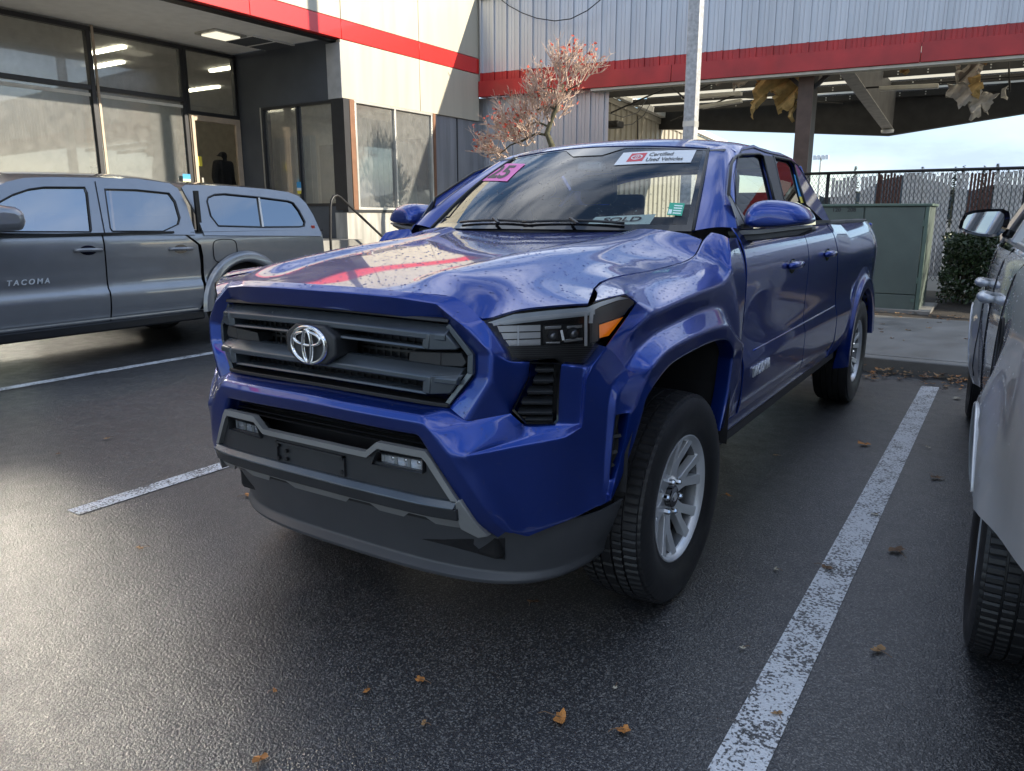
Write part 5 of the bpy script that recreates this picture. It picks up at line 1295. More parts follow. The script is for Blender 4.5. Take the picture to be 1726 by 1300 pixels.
# interior
INT = mat('interior_wall', (.72, .70, .64), .9)
mb = MB(); mb.box(XR - 7, XR - .2, -6, 14, zfl - .1, zfl); mb.build('interior_floor', mat('floor_tile', (.2, .19, .18), .3), B)
MB().box(XR - 7.1, XR - 7, -6, 14, zfl, ZS).build('interior_wall', INT, B)
MB().box(XR - 7, XR - .09, -6, 14, ZS, ZS + .05).build('interior_ceiling', SOFF, B)
MB().box(XR - 7, XR - .1, 13.9, 14, zfl, ZS).build('interior_wall', INT, B)
MB().box(XR - 7, XR - .1, -6.1, -6, zfl, ZS).build('interior_wall', INT, B)
LIT = mat('ceiling_light_glow', (.9, .85, .7), .5, emit=((1, .90, .70), 5.))
for (x, y) in ((-3, 1), (-3, 4), (-3, 7), (-5.5, 2), (-5.5, 5.5), (-1.6, 3.2), (-1.6, 6.2), (-1.2, 8.6), (-4, 10)):
    MB().box(XR + x - .6, XR + x + .6, y - .04, y + .04, ZS - .05, ZS - .01).build('ceiling_light', LIT, B)
for k in range(3): MB().box(XR - 4.5, XR - 1.2, 5.2 + k * 1.6, 5.9 + k * 1.6, zfl, zfl + 1.0).build('desk', mat('desk_wood', (.16, .10, .06), .5), B, bev=.02)
MB().box(XR - 6.9, XR - 6.5, 4, 9, zfl, 2.6).build('shelf_unit', mat('shelf_dark', (.05, .05, .055), .6), B)
# soffit lamp and vent
c = at(372, 57, z=ZS); lp = MB().box(c[0] - .28, c[0] + .28, c[1] - .32, c[1] + .32, ZS - .035, ZS + .001).build('soffit_lamp', SILVF, B, bev=.01)
MB().box(c[0] - .2, c[0] + .2, c[1] - .24, c[1] + .24, ZS - .055, ZS - .03).build('lamp_diffuser', mat('lamp_diffuser', (.85, .8, .65), .4, emit=((1, .93, .72), .45)), lp)
c = at(440, 72, z=ZS)
vt = MB().box(c[0] - .40, c[0] + .40, c[1] - .52, c[1] + .52, ZS - .025, ZS + .001).build('soffit_vent', SOFF, B)
for s_ in (-1, 1):
    for k in range(9): MB().box(c[0] - .36, c[0] + .36, c[1] + s_ * .255 - .22 + k * .05, c[1] + s_ * .255 - .19 + k * .05, ZS - .034, ZS - .026).build('vent_louvre', DGREY, vt)
# steps platform and handrail
MB().box(XR, XW + .35, 3.5, YK - .06, 0, .98).build('entrance_landing', CONC, B)
for k in range(3): MB().box(XW + .36 + k * .32, XW + .66 + k * .32, 5.6, 7.7, 0, .80 - .2 * k).build('entrance_step', CONC, B)
hr = empty('handrail', (-7.7, 7.2, 0), 'black tubular handrail sloping down beside the showroom corner', 'handrail'); PINV[hr.name] = inv(hr)
pts = [at(u, v, x=-7.7) for u, v in ((557, 402), (557, 350), (558.5, 338), (562, 331.5), (568, 329.5), (574, 333), (641, 396))]
MB().tube([(pts[0][0], pts[0][1], .0)] + [tuple(p) for p in pts] + [(-7.7, 8.6, .60)], .022, 10).build('rail', BLK, hr, True)
MB().tube([(-7.7, 8.55, 0), (-7.7, 8.55, .62)], .022, 10).build('post', BLK, hr, True)
# ---- person in the doorway
def person_at(x, y, z0, rz, label):
    me = bpy.data.meshes.new('person'); H = 1.74
    J = {'pel': (0, 0, .93), 'spine': (0, .0, 1.15), 'chest': (0, 0, 1.34), 'neck': (0, 0, 1.48), 'head': (0, -.01, 1.58), 'top': (0, -.01, 1.68),
         'shl': (.18, 0, 1.42), 'ell': (.24, .02, 1.14), 'wrl': (.22, -.08, .90), 'hal': (.21, -.10, .80), 'shr': (-.18, 0, 1.42), 'elr': (-.25, .02, 1.14), 'wrr': (-.23, -.06, .90), 'har': (-.22, -.08, .80),
         'hil': (.10, 0, .90), 'knl': (.11, -.02, .50), 'anl': (.11, .02, .09), 'tol': (.12, -.16, .04), 'hir': (-.10, 0, .90), 'knr': (-.11, -.02, .50), 'anr': (-.12, .02, .09), 'tor': (-.13, -.16, .04)}
    RR = {'pel': .16, 'spine': .16, 'chest': .18, 'neck': .065, 'head': .095, 'top': .075, 'shl': .10, 'ell': .065, 'wrl': .05, 'hal': .035, 'shr': .10, 'elr': .065, 'wrr': .05, 'har': .035, 'hil': .12, 'knl': .08, 'anl': .055, 'tol': .045, 'hir': .12, 'knr': .08, 'anr': .055, 'tor': .045}
    E_ = [('pel', 'spine'), ('spine', 'chest'), ('chest', 'neck'), ('neck', 'head'), ('head', 'top'), ('chest', 'shl'), ('shl', 'ell'), ('ell', 'wrl'), ('wrl', 'hal'), ('chest', 'shr'), ('shr', 'elr'), ('elr', 'wrr'), ('wrr', 'har'), ('pel', 'hil'), ('hil', 'knl'), ('knl', 'anl'), ('anl', 'tol'), ('pel', 'hir'), ('hir', 'knr'), ('knr', 'anr'), ('anr', 'tor')]
    ks = list(J); me.from_pydata([J[k] for k in ks], [(ks.index(a), ks.index(c)) for a, c in E_], [])
    o = bpy.data.objects.new('person', me); COL.objects.link(o); o.modifiers.new('skin', 'SKIN')
    for i, k in enumerate(ks): me.skin_vertices[0].data[i].radius = (RR[k], RR[k] * (.75 if k in ('pel', 'spine', 'chest') else 1))
    me.skin_vertices[0].data[0].use_root = True
    s = o.modifiers.new('sub', 'SUBSURF'); s.levels = s.render_levels = 2
    o.location = (x, y, z0); o.rotation_euler.z = rz; me.materials.append(mat('dark_coat', (.012, .013, .02), .8))
    return tag(o, label, 'person')
p_ = at(374, 250, x=XR - .7); person_at(float(p_[0]), float(p_[1]), zfl, R(100), 'person in a dark coat standing inside behind the open showroom door')
# ================================================================== canopy
A0 = np.array((-8.39, 12.0, 0.)); A1 = at(1726, 38, z=4.42); cdv = np.array((A1[0] - A0[0], A1[1] - A0[1], 0)); cdv /= np.linalg.norm(cdv); cnv = np.array((-cdv[1], cdv[0], 0))
def cp_(s_, t_, z): q = A0 + cdv * s_ + cnv * t_; return (q[0], q[1], z)
CN = empty('metal_canopy', tuple(A0), 'large ribbed grey metal canopy with red lower trim and open torn underside', 'canopy'); PINV[CN.name] = inv(CN)
RIB = mat('ribbed_grey_metal', (.50, .52, .56), .38, .45, var=.10, vscale=1.2, streak=.3)
REDM = mat('faded_red_metal', (.42, .022, .022), .40, .1, var=.22, vscale=2.2, coat=.15)
STEEL = mat('dark_steel', (.030, .028, .027), .6, var=.3, vscale=4)
def ribbed(s0, s1, z0, z1, pitch=.305, t0=0, sgn=-1):
    mb = MB(); s_ = s0; prof = []
    while s_ < s1:
        for ds, dt in ((0, 0), (.005, .038), (.045, .038), (.050, 0), (.135, 0), (.140, .007), (.152, .007), (.157, 0), (.210, 0), (.215, .007), (.227, .007), (.232, 0)): prof.append((s_ + ds * pitch / .305, dt))
        s_ += pitch
    prof = [p for p in prof if p[0] < s1 - .001] + [(s1, 0)]
    b_ = len(mb.V)
    for (a, t) in prof: mb.V += [cp_(a, t0 + sgn * t, z0), cp_(a, t0 + sgn * t, z1)]
    for i in range(len(prof) - 1): mb.F.append((2 * i, 2 * i + 2, 2 * i + 3, 2 * i + 1))
    return mb
for k in range(6):
    ribbed(.01 + k * 3.66, (k + 1) * 3.66 + .01, 4.425, 5.90).build('fascia_sheet', RIB, CN, fix=False)
    ribbed(.01 + k * 3.66, (k + 1) * 3.66 + .01, 4.24, 4.422, t0=-.001).build('red_sheet', REDM, CN, fix=False)
for k in range(5):
    mb = MB(); a, c = -.02 + k * 4.3, -.02 + (k + 1) * 4.3 - .006
    V = [cp_(a, -.06, 3.93), cp_(c, -.06, 3.93), cp_(c, -.06, 4.255), cp_(a, -.06, 4.255), cp_(a, .12, 3.93), cp_(c, .12, 3.93), cp_(c, .12, 4.235), cp_(a, .12, 4.235)]
    mb.V = V; mb.F = [(0, 1, 2, 3), (4, 7, 6, 5), (3, 2, 6, 7), (0, 4, 5, 1), (0, 3, 7, 4), (1, 5, 6, 2)]; mb.build('red_trim', REDM, CN, bev=.008)
def cbox(s0, s1, t0, t1, z0, z1): 
    mb = MB(); mb.V = [cp_(s_, t_, z) for s_ in (s0, s1) for t_ in (t0, t1) for z in (z0, z1)]; mb.F = [(0, 1, 3, 2), (4, 6, 7, 5), (0, 4, 5, 1), (2, 3, 7, 6), (0, 2, 6, 4), (1, 5, 7, 3)]; return mb
cbox(2.6, 22, -.03, .20, 3.88, 3.926).build('lower_lip', mat('pale_lip', (.55, .52, .44), .6), CN)
cbox(.0, 22, .10, .16, 4.26, 5.88).build('fascia_backing', STEEL, CN)
cbox(.0, 22, -.10, .2, 5.90, 5.95).build('parapet_cap', RIB, CN)
# underside
INS = mat('insulation_sheet', (.62, .58, .46), .85, var=.18, vscale=1.5, bump=.3, bscale=8)
_t = INS.node_tree; _tr = nd(_t, 'ShaderNodeBsdfTranslucent'); _tr.inputs[0].default_value = (.80, .74, .58, 1); _mx = nd(_t, 'ShaderNodeMixShader'); _mx.inputs[0].default_value = .6
_t.links.new(_t.nodes['Principled BSDF'].outputs[0], _mx.inputs[1]); _t.links.new(_tr.outputs[0], _mx.inputs[2]); _t.links.new(_mx.outputs[0], _t.nodes['Material Output'].inputs[0])
DK = 9.0
bays = [.25 + 1.55 * k for k in range(7)]
for k, t_ in enumerate(bays[:-1]):
    zz = 4.66 - .03 * k
    MB().quad(cp_(.4, t_ + .0, zz + .05), cp_(24, t_ + .0, zz + .05), cp_(24, t_ + 1.53, zz + .05), cp_(.4, t_ + 1.53, zz + .05)).build('insulation_sheet', INS, CN, fix=False)
    pr = cbox(.4, 24, t_ - .03, t_ + .0, zz - .09, zz + .045); q = cbox(.4, 24, t_ - .03, t_ + .08, zz - .10, zz - .091); b_ = len(pr.V); pr.V += q.V; pr.F += [tuple(i + b_ for i in f) for f in q.F]
    pr.build('purlin', STEEL, CN)
    hb_ = MB()
    for j in range(34):
        s_ = 3.0 + j * .6 + .3 * (k % 2)
        for dz in (-.06, .0): p0 = cp_(s_, t_ - .04, zz + dz); hb_.bar(p0, cp_(s_ + .03, t_ - .04, zz + dz), .012, .028)
    hb_.build('purlin_bolts', mat('pale_bolt', (.5, .5, .48), .5), CN, kind='stuff')
# far tapered frame
yf_ = 21.0
far = [(1090, 150), (1090, 218), (1170, 218), (1495, 228.5), (1726, 191), (2300, 95), (2300, -60), (1495, 100), (1170, 140)]
fpts = [at(u, v, y=yf_) for u, v in far]
mb = MB(); n = len(fpts); mb.V = [tuple(p) for p in fpts] + [tuple(p + np.array((0, .3, 0))) for p in fpts]; mb.F = [tuple(range(n)), tuple(range(n, 2 * n))[::-1]] + [(i, (i + 1) % n, n + (i + 1) % n, n + i) for i in range(n)]
mb.build('end_frame', STEEL, CN)
# roof above so the sky does not show between
mb = MB(); mb.V = [cp_(-.0, .1, 5.0), cp_(24, .1, 5.0), cp_(24, 9.6, 4.75), cp_(0, 9.6, 4.75)]; mb.F = [(0, 1, 2, 3)]; pass
# haunched girder running back
g0 = [at(1412, 110, y=12.9), at(1448, 108, y=12.9), at(1500, 222, y=20.5), at(1486, 222, y=20.5)]
mb = MB(); q = [at(1408, 112, y=12.8), at(1442, 152, y=14.2), at(1499, 219, y=20.4)]
s0 = 7.6
a = at(1410, 112, y=12.9); c = at(1490, 218, y=20.4)
mb.V = [(a[0], a[1], a[2]), (a[0] + .20, a[1], a[2]), (c[0] + .20, c[1], c[2]), (c[0], c[1], c[2]), (a[0], a[1], a[2] + .55), (a[0] + .20, a[1], a[2] + .55), (c[0] + .20, c[1], c[2] + 1.0), (c[0], c[1], c[2] + 1.0)]
mb.F = [(0, 1, 2, 3), (4, 7, 6, 5), (0, 4, 5, 1), (1, 5, 6, 2), (2, 6, 7, 3), (3, 7, 4, 0)]; mb.build('girder', mat('weathered_steel', (.10, .095, .09), .6, var=.25, vscale=3), CN)
mb = MB(); mb.V = [(a[0] - .03, a[1], a[2] - .02), (a[0] + .23, a[1], a[2] - .02), (c[0] + .23, c[1], c[2] - .02), (c[0] - .03, c[1], c[2] - .02), (a[0] - .03, a[1], a[2]), (a[0] + .23, a[1], a[2]), (c[0] + .23, c[1], c[2]), (c[0] - .03, c[1], c[2])]
mb.F = [(0, 1, 2, 3), (4, 7, 6, 5), (0, 4, 5, 1), (1, 5, 6, 2), (2, 6, 7, 3), (3, 7, 4, 0)]; mb.build('girder_flange', mat('pale_flange', (.38, .36, .33), .6, var=.2), CN)
MB().tube([(c[0] + .1, c[1] - .1, c[2] - .03), (c[0] + .1, c[1] - .1, c[2] - .10)], [.16, .15], 16).build('girder_cap', WHITEP, CN, True)
# column with knee braces
cx = float(at(1357, 200, y=13)[0]); 
MB().box(cx - .16, cx + .11, 12.98, 13.0, .0, 4.6).build('column', mat('brown_steel', (.10, .065, .05), .55, var=.2), CN)
MB().box(cx + .07, cx + .11, 13.0, 13.35, .0, 4.6).build('column', STEEL, CN); MB().box(cx - .16, cx - .02, 13.0, 13.3, 0, 4.6).build('column', STEEL, CN)
for s_ in (-1, 1): MB().bar((cx, 13.1, 3.62), (cx + s_ * .75, 13.1, 4.3), .07, .07).build('knee_brace', STEEL, CN)
# braces, conduits, tubes
for (u0, v0, u1, v1, yy) in ((1206, 138, 1150, 165, 14), (1122, 138, 1158, 170, 14), (1240, 160, 1130, 205, 16), (1620, 118, 1726, 82, 15), (1700, 95, 1702, 155, 15), (1180, 160, 1420, 175, 18), (1440, 150, 1726, 128, 15), (1030, 190, 1120, 150, 14)):
    MB().tube([tuple(at(u0, v0, y=yy)), tuple(at(u1, v1, y=yy))], .018, 6).build('brace_rod', STEEL, CN, True)
for (u0, v0, u1, v1, yy) in ((1482, 150, 1582, 145, 15), (1176, 182, 1250, 170, 16), (1150, 165, 1250, 158, 16)):
    MB().bar(at(u0, v0, y=yy), at(u1, v1, y=yy), .16, .08).build('tube_light', mat('pale_fixture', (.55, .53, .46), .5), CN, bev=.01)
# torn insulation
TORN = mat('torn_insulation', (.40, .27, .10), .95, var=.35, vscale=7, bump=1., bscale=25)
TORN2 = mat('torn_foil', (.42, .39, .34), .85, var=.3, vscale=6, bump=.8, bscale=18)
def torn(px, yy, m, th=.09, seed=0):
    rg = random.Random(seed); P_ = []
    for (u0, v0), (u1, v1) in zip(px, px[1:] + px[:1]):
        L_n = max(1, int(math.hypot(u1 - u0, v1 - v0) / 5))
        for k in range(L_n):
            t = k / L_n; j = 3.4 if v0 > min(p[1] for p in px) + 8 or v1 > min(p[1] for p in px) + 8 else 0
            P_.append((u0 + (u1 - u0) * t + rg.uniform(-j, j), v0 + (v1 - v0) * t + rg.uniform(-j, j)))
    def f(u, v): q = at(u, v, y=yy); return (q[0], q[1] + .12 * math.sin(u * .09 + v * .05) + .07 * math.sin(v * .21 + u * .17), q[2])
    o = panel('torn_insulation', P_, f, m, CN, step=5, thick=0); solid(o, th, 0)
torn([(1276, 122), (1345, 116), (1346, 160), (1338, 172), (1332, 188), (1318, 182), (1312, 190), (1305, 176), (1308, 160), (1296, 150), (1290, 170), (1278, 178), (1271, 202), (1270, 170)], 13.2, TORN, seed=1)
torn([(1330, 172), (1342, 170), (1340, 188), (1337, 208), (1333, 190)], 13.25, TORN, .05, seed=2)
torn([(1196, 130), (1216, 128), (1213, 140), (1208, 146), (1202, 140)], 13.6, TORN2, .05, seed=3)
torn([(1220, 128), (1268, 122), (1258, 136), (1246, 150), (1240, 142), (1236, 154), (1236, 140)], 13.6, TORN2, .05, seed=4)
torn([(1374, 118), (1392, 114), (1386, 136), (1378, 146), (1376, 130)], 13.6, TORN2, .05, seed=5)
torn([(1516, 98), (1530, 97), (1532, 120), (1526, 125), (1516, 122)], 13.6, TORN, .08, seed=6)
torn([(1598, 90), (1622, 88), (1618, 112), (1612, 118), (1604, 110), (1606, 98)], 13.8, TORN2, .06, seed=7)
torn([(1628, 88), (1662, 88), (1656, 110), (1652, 128), (1650, 160), (1642, 168), (1636, 145), (1620, 140), (1612, 134), (1618, 120), (1634, 112)], 13.9, TORN2, .08, seed=8)
torn([(1598, 142), (1636, 138), (1648, 160), (1660, 158), (1672, 154), (1682, 160), (1664, 182), (1668, 192), (1652, 178), (1650, 196), (1636, 200), (1636, 172), (1618, 182), (1606, 165), (1596, 160)], 14.0, TORN2, .05, seed=9)
torn([(1634, 132), (1652, 130), (1654, 150), (1646, 165), (1636, 158)], 13.8, TORN, .07, seed=10)
torn([(1656, 95), (1668, 92), (1672, 104), (1662, 108)], 13.9, TORN, .07, seed=11)
torn([(1690, 150), (1698, 148), (1696, 168), (1691, 165)], 14.4, TORN2, .05, seed=12)
# cable on the fascia
cb_ = empty('cable', tuple(cp_(1.2, -.05, 5.9)), 'thin black cable drooping across the top of the ribbed fascia', 'cable'); PINV[cb_.name] = inv(cb_)
MB().tube([tuple(at(u, v, y=11.93)) for u, v in ((845, 0), (858, 10), (880, 22), (905, 31), (935, 35.5), (962, 32), (990, 18), (1012, 0), (1025, -14))], .010, 6).build('cable_run', BLK, cb_, True)
# wall under the canopy (between showroom and shed)
mb = ribbed(-.9, 2.9, 2.0, 3.95, t0=.25); mb.build('lower_sheet', RIB, CN, fix=False)
# ================================================================== shed behind the canopy
SH = empty('metal_shed', (-7.9, 16, 0), 'beige ribbed metal shed with white gutter behind the canopy', 'shed'); PINV[SH.name] = inv(SH)
BEI = mat('beige_ribbed_metal', (.36, .33, .27), .55, .1, var=.08)
xs2 = -7.9
def zroof(y): return 4.78 - (y - 15.6) * .062
ysr2 = np.arange(12.4, 27.2, .36); mb = MB(); prof = []
for y in ysr2:
    for dy, dx in ((0, 0), (.03, .045), (.08, .045), (.11, 0)): prof.append((y + dy, dx))
for (y, dx) in prof: mb.V += [(xs2 + dx, y, 0), (xs2 + dx, y, zroof(y) - .1)]
for i in range(len(prof) - 1): mb.F.append((2 * i, 2 * i + 2, 2 * i + 3, 2 * i + 1))
mb.build('wall_sheet', BEI, SH, fix=False)
mb = MB(); mb.bar((xs2 + .12, 12.4, zroof(12.4) - .02), (xs2 + .12, 27.3, zroof(27.3) - .02), .16, .16); mb.build('gutter', mat('white_gutter', (.75, .74, .70), .4), SH)
mb = MB(); mb.bar((xs2 + .03, 12.4, zroof(12.4) - .20), (xs2 + .03, 27.3, zroof(27.3) - .20), .06, .16); mb.build('fascia_board', BEI, SH)
MB().box(xs2 - 6, xs2 - .05, 12.4, 27.2, 0, 3.2).build('back_wall', BEI, SH)
a = at(905, 232, x=xs2 + .1); c = at(955, 262, x=xs2 + .1)
w = MB().box(xs2 - .05, xs2 + .10, a[1], c[1], c[2] - .8, a[2]).build('window', BLK, SH); MB().box(xs2 + .04, xs2 + .12, a[1] + (c[1] - a[1]) * .05, c[1] - .06, c[2] - .3, c[2] + .30).build('pane', mat('green_reflection_glass', (.16, .19, .12), .3), w)
for (u, v0, v1) in ((987, 160, 240), (1005, 155, 240), (1075, 195, 238), (990, 200, 245)):
    MB().tube([tuple(at(u, v0, x=xs2 + .1)), tuple(at(u, v1, x=xs2 + .1))], .02, 6).build('conduit', STEEL, SH, True)
fx = at(1035, 208, x=xs2 + .5); MB().box(fx[0] - .2, fx[0] + .2, fx[1] - .2, fx[1] + .2, fx[2] - .12, fx[2] + .05).build('wall_lamp', STEEL, SH, bev=.03)
for pts in (((1005, 150), (1008, 172), (1025, 190), (1050, 198), (1075, 190), (1090, 168), (1100, 150)), ((1025, 205), (1040, 212), (1065, 210), (1085, 195), (1096, 175))):
    MB().tube([tuple(at(u, v, x=xs2 + .6)) for u, v in pts], .012, 6).build('loose_cable', BLK, SH, True)
# ================================================================== light pole
LPt = empty('light_pole', (-2.5, 9.2, .12), 'tall square steel light pole rising behind the blue pickup roof', 'light pole'); PINV[LPt.name] = inv(LPt)
MB().box(-2.60, -2.42, 9.11, 9.29, .3, 8.2).build('pole', mat('galvanised_pole', (.42, .43, .44), .5, .3, var=.25, vscale=20), LPt, bev=.012)
MB().box(-2.603, -2.417, 9.107, 9.293, 2.72, 2.80).build('pole_band', SILVF, LPt)
MB().box(-2.8, -2.22, 8.9, 9.5, .1, .3).build('pole_footing', CONC, LPt, bev=.02)
MB().box(-2.66, -2.36, 8.5, 9.2, 8.05, 8.2).build('lamp_head', SILVF, LPt, bev=.02)
# ================================================================== fence
FN = empty('chain_link_fence', (1.5, 11.7, 0), 'black chain link fence with pale privacy slats and two rusty brown slat sections', 'fence'); PINV[FN.name] = inv(FN)
BWIRE = mat('black_wire', (.02, .02, .021), .5, .3)
yF = 11.7; fx0, fx1, fzt = -1.55, 6.5, 2.10
MB().tube([(fx0, yF, fzt), (fx1, yF, fzt)], .025, 8).build('top_rail', BWIRE, FN, True)
for x in (-1.5, -.95, 1.9, 4.8): MB().tube([(x, yF + .03, 0), (x, yF + .03, fzt + .02)], .03, 8).build('post', BWIRE, FN, True)
mb = MB(); st_ = .068
def clipd(x0, z0, dx):
    # diagonal from bottom to top
    return (x0, z0), (x0 + dx * (fzt - .35), fzt)
k = fx0 - 2
while k < fx1 + 2:
    for dx in (-1, 1):
        # line x = k + dx*(z-.35)*0.72
        z0, z1 = .35, fzt; f_ = .62
        xa, xb = k, k + dx * (z1 - z0) * f_
        za, zb_ = z0, z1
        if xa < fx0: za = z0 + (fx0 - xa) / f_ if dx > 0 else 9; xa = fx0
        if xa > fx1: za = z0 + (xa - fx1) / f_ if dx < 0 else 9; xa = fx1
        if xb < fx0 and dx < 0: zb_ = z0 + (k - fx0) / f_; xb = fx0
        if xb > fx1 and dx > 0: zb_ = z0 + (fx1 - k) / f_; xb = fx1
        if za < zb_ and za < fzt: mb.bar((xa, yF - .004 * dx, za), (xb, yF - .004 * dx, zb_), .0055, .0055, up=(0, 1, 0))
    k += st_
mb.build('wire_mesh', BWIRE, FN, kind='stuff')
SLP = mat('pale_slat', (.74, .71, .68), .6, var=.16, vscale=8); SLB = mat('brown_slat', (.12, .045, .03), .55, var=.2, vscale=10)
br_ = [(float(at(1481, 300, y=yF)[0]), float(at(1520, 300, y=yF)[0])), (float(at(1638, 300, y=yF)[0]), float(at(1674, 300, y=yF)[0]))]
rg = random.Random(5); x = -.86; pale = []; nsl = 0
base_p = MB().box(-.024, .024, -.004, .004, -1.62, 0).build('slat', SLP, FN); base_b = MB().box(-.017, .017, -.006, .006, -1.62, 0).build('slat', SLB, FN)
base_p.location = (x, yF + .02, fzt - .08); base_b.location = (br_[0][0] + .02, yF + .02, fzt - .04)
PINV_F = inv(FN)
def cslat(b_, x, z, rot=0):
    o = b_.copy(); COL.objects.link(o); o.parent = FN; o.matrix_parent_inverse = PINV_F; o.location = (x, yF + .02, z); o.rotation_euler.y = rot; return o
while x < fx1:
    x += .058
    inb = any(a - .02 < x < c + .02 for a, c in br_)
    if inb: continue
    if rg.random() < .04: continue
    cslat(base_p, x, fzt - rg.choice((.03, .03, .04, .05, .05, .09)) - (.03 if x < .0 else 0), rg.uniform(-.006, .006))
for (a, c) in br_:
    x = a
    while x < c: cslat(base_b, x, fzt - rg.uniform(.02, .07), rg.uniform(-.008, .008)); x += .047
# ================================================================== utility cabinet
UB = empty('utility_cabinet', (.2, 9.3, .1), 'green metal transformer cabinet marked 120 208 behind the pickup bed', 'utility cabinet'); PINV[UB.name] = inv(UB)
UG = mat('utility_green', (.10, .128, .112), .5, .05, var=.14, vscale=2.5, bump=.05, bscale=30); UG2 = mat('utility_green_frame', (.10, .15, .12), .5, var=.1)
bx0, bx1, by0, by1, bz0, bz1 = -1.15, .87, 9.0, 9.95, .15, 1.555
MB().box(bx0, bx1, by0 + .03, by1, bz0, bz1 - .03).build('cabinet_body', UG, UB, bev=.01)
MB().box(bx0 - .02, bx1 + .03, by0 - .02, by1 + .02, bz1 - .035, bz1).build('lid', UG2, UB, bev=.008)
dsx = float(at(1453, 400, y=9)[0])
dr_ = MB().box(dsx + .008, bx1 - .05, by0, by0 + .04, .36, bz1 - .045).build('door', UG, UB, bev=.006)
MB().box(bx0 + .02, dsx - .008, by0, by0 + .04, .36, bz1 - .045).build('door', UG, UB, bev=.006)
MB().box(bx1 - .045, bx1 + .005, by0 - .01, by0 + .05, bz0, bz1 - .04).build('frame_post', UG2, UB, bev=.006)
MB().box(bx0, bx1 - .05, by0 - .005, by0 + .03, bz0, .35).build('base_panel', UG, UB, bev=.006)
for z in (.55, 1.3): MB().box(bx1 - .06, bx1 - .04, by0 - .015, by0, z - .04, z + .04).build('hinge', UG2, dr_)
MB().box(bx1 - .10, bx1 - .06, by0 - .018, by0, .26, .30).build('latch', UG2, UB)
MB().box(bx0 - .15, bx1 + .15, by0 - .15, by1 + .15, .09, .16).build('concrete_pad', CONC, UB)
for s_, u in (('120', 1410), ('208', 1435.5)):
    q = at(u, 354, y=by0 - .003); text_obj('lettering', s_, .075, INK, UB, ext=.001, M_=frame(q, (1, 0, 0), (0, 0, 1)), bold=.002)
# ================================================================== hedge
LEAF = mat('hedge_leaf', (.028, .050, .016), .45, var=.5, vscale=9, spec=.6)
HG = empty('hedge', (2.6, 10.7, .1), 'dark leafy evergreen hedge between the cabinet and silver vehicle', 'hedge'); PINV[HG.name] = inv(HG)
rgn = np.random.default_rng(3)
def leafcloud(n, fn, size=(.02, .045)):
    P_ = fn(n); V = np.empty((n * 4, 3)); d1 = rgn.normal(size=(n, 3)); d1 /= np.linalg.norm(d1, axis=1)[:, None]; d2 = np.cross(d1, rgn.normal(size=(n, 3))); d2 /= np.linalg.norm(d2, axis=1)[:, None]
    s = rgn.uniform(*size, n)[:, None]
    V[0::4] = P_ - d1 * s; V[1::4] = P_ + d2 * s * .45; V[2::4] = P_ + d1 * s; V[3::4] = P_ - d2 * s * .45
    return V, [(4 * i, 4 * i + 1, 4 * i + 2, 4 * i + 3) for i in range(n)]
def hedge_pts(n):
    o = []
    while len(o) < n:
        x = rgn.uniform(.98, 4.6); y = rgn.uniform(10.1, 11.5); top = 1.16 + .05 * math.sin(x * 5) + .04 * math.sin(x * 13 + 1); z = .14 + (top - .14) * rgn.random() ** .8
        dens_ = .35 + .65 * (math.sin(x * 7 + z * 9) * math.sin(y * 6 + z * 5 + 2) > -.25)
        if rgn.random() < dens_ and (abs(y - 10.8) < .7 - .1 * rgn.random()): o.append((x, y, z))
    return np.array(o)
V, F = leafcloud(30000, hedge_pts); mesh_obj('foliage', V, F, LEAF, HG, kind='stuff')
mb = MB(); rg = random.Random(9)
for i in range(40):
    x = rg.uniform(1.1, 4.5); y = rg.uniform(10.4, 11.2); mb.tube([(x, y, .1), (x + rg.uniform(-.1, .1), y, .5), (x + rg.uniform(-.25, .25), y + rg.uniform(-.2, .2), 1.0)], [.016, .011, .005], 5)
mb.build('stems', mat('twig_brown', (.07, .05, .035), .8), HG, kind='stuff')
# ================================================================== ornamental tree
TR = empty('ornamental_tree', (-5.2, 9.8, .1), 'almost bare layered maple with a few red leaves before the showroom corner', 'tree'); PINV[TR.name] = inv(TR)
BARK = mat('mossy_bark', (.09, .085, .05), .9, var=.4, vscale=12, bump=.6, bscale=30); TWIG = mat('pale_twig', (.58, .44, .35), .7, var=.25, vscale=10)
def t2(u, v, y=9.8): return Vector(at(u, v, y=y))
trunk = [Vector((t2(932, 250).x, 9.8, .1)), Vector((t2(934, 250).x, 9.8, 1.4)), t2(930, 245), t2(922, 225), t2(930, 200), t2(940, 178), t2(944, 158), t2(950, 142)]
MB().tube(trunk, [.09, .075, .06, .05, .042, .036, .03, .022], 10).build('trunk', BARK, TR, True)
limbs = [([t2(922, 228), t2(905, 225), t2(890, 232), t2(878, 240)], .025), ([t2(927, 215), t2(905, 205), t2(885, 215), t2(868, 232)], .02), ([t2(938, 185), t2(920, 178), t2(905, 186)], .018), ([t2(944, 158), t2(965, 148), t2(980, 140)], .015), ([t2(945, 155), t2(925, 148), t2(915, 150)], .014), ([t2(885, 235), t2(860, 245), t2(840, 262)], .015)]
for p, r_ in limbs: MB().tube(p, [r_ * (1 - .5 * i / len(p)) for i in range(len(p))], 7).build('limb', BARK, TR, True)
rg = random.Random(21); TWS = []; TIPS = []
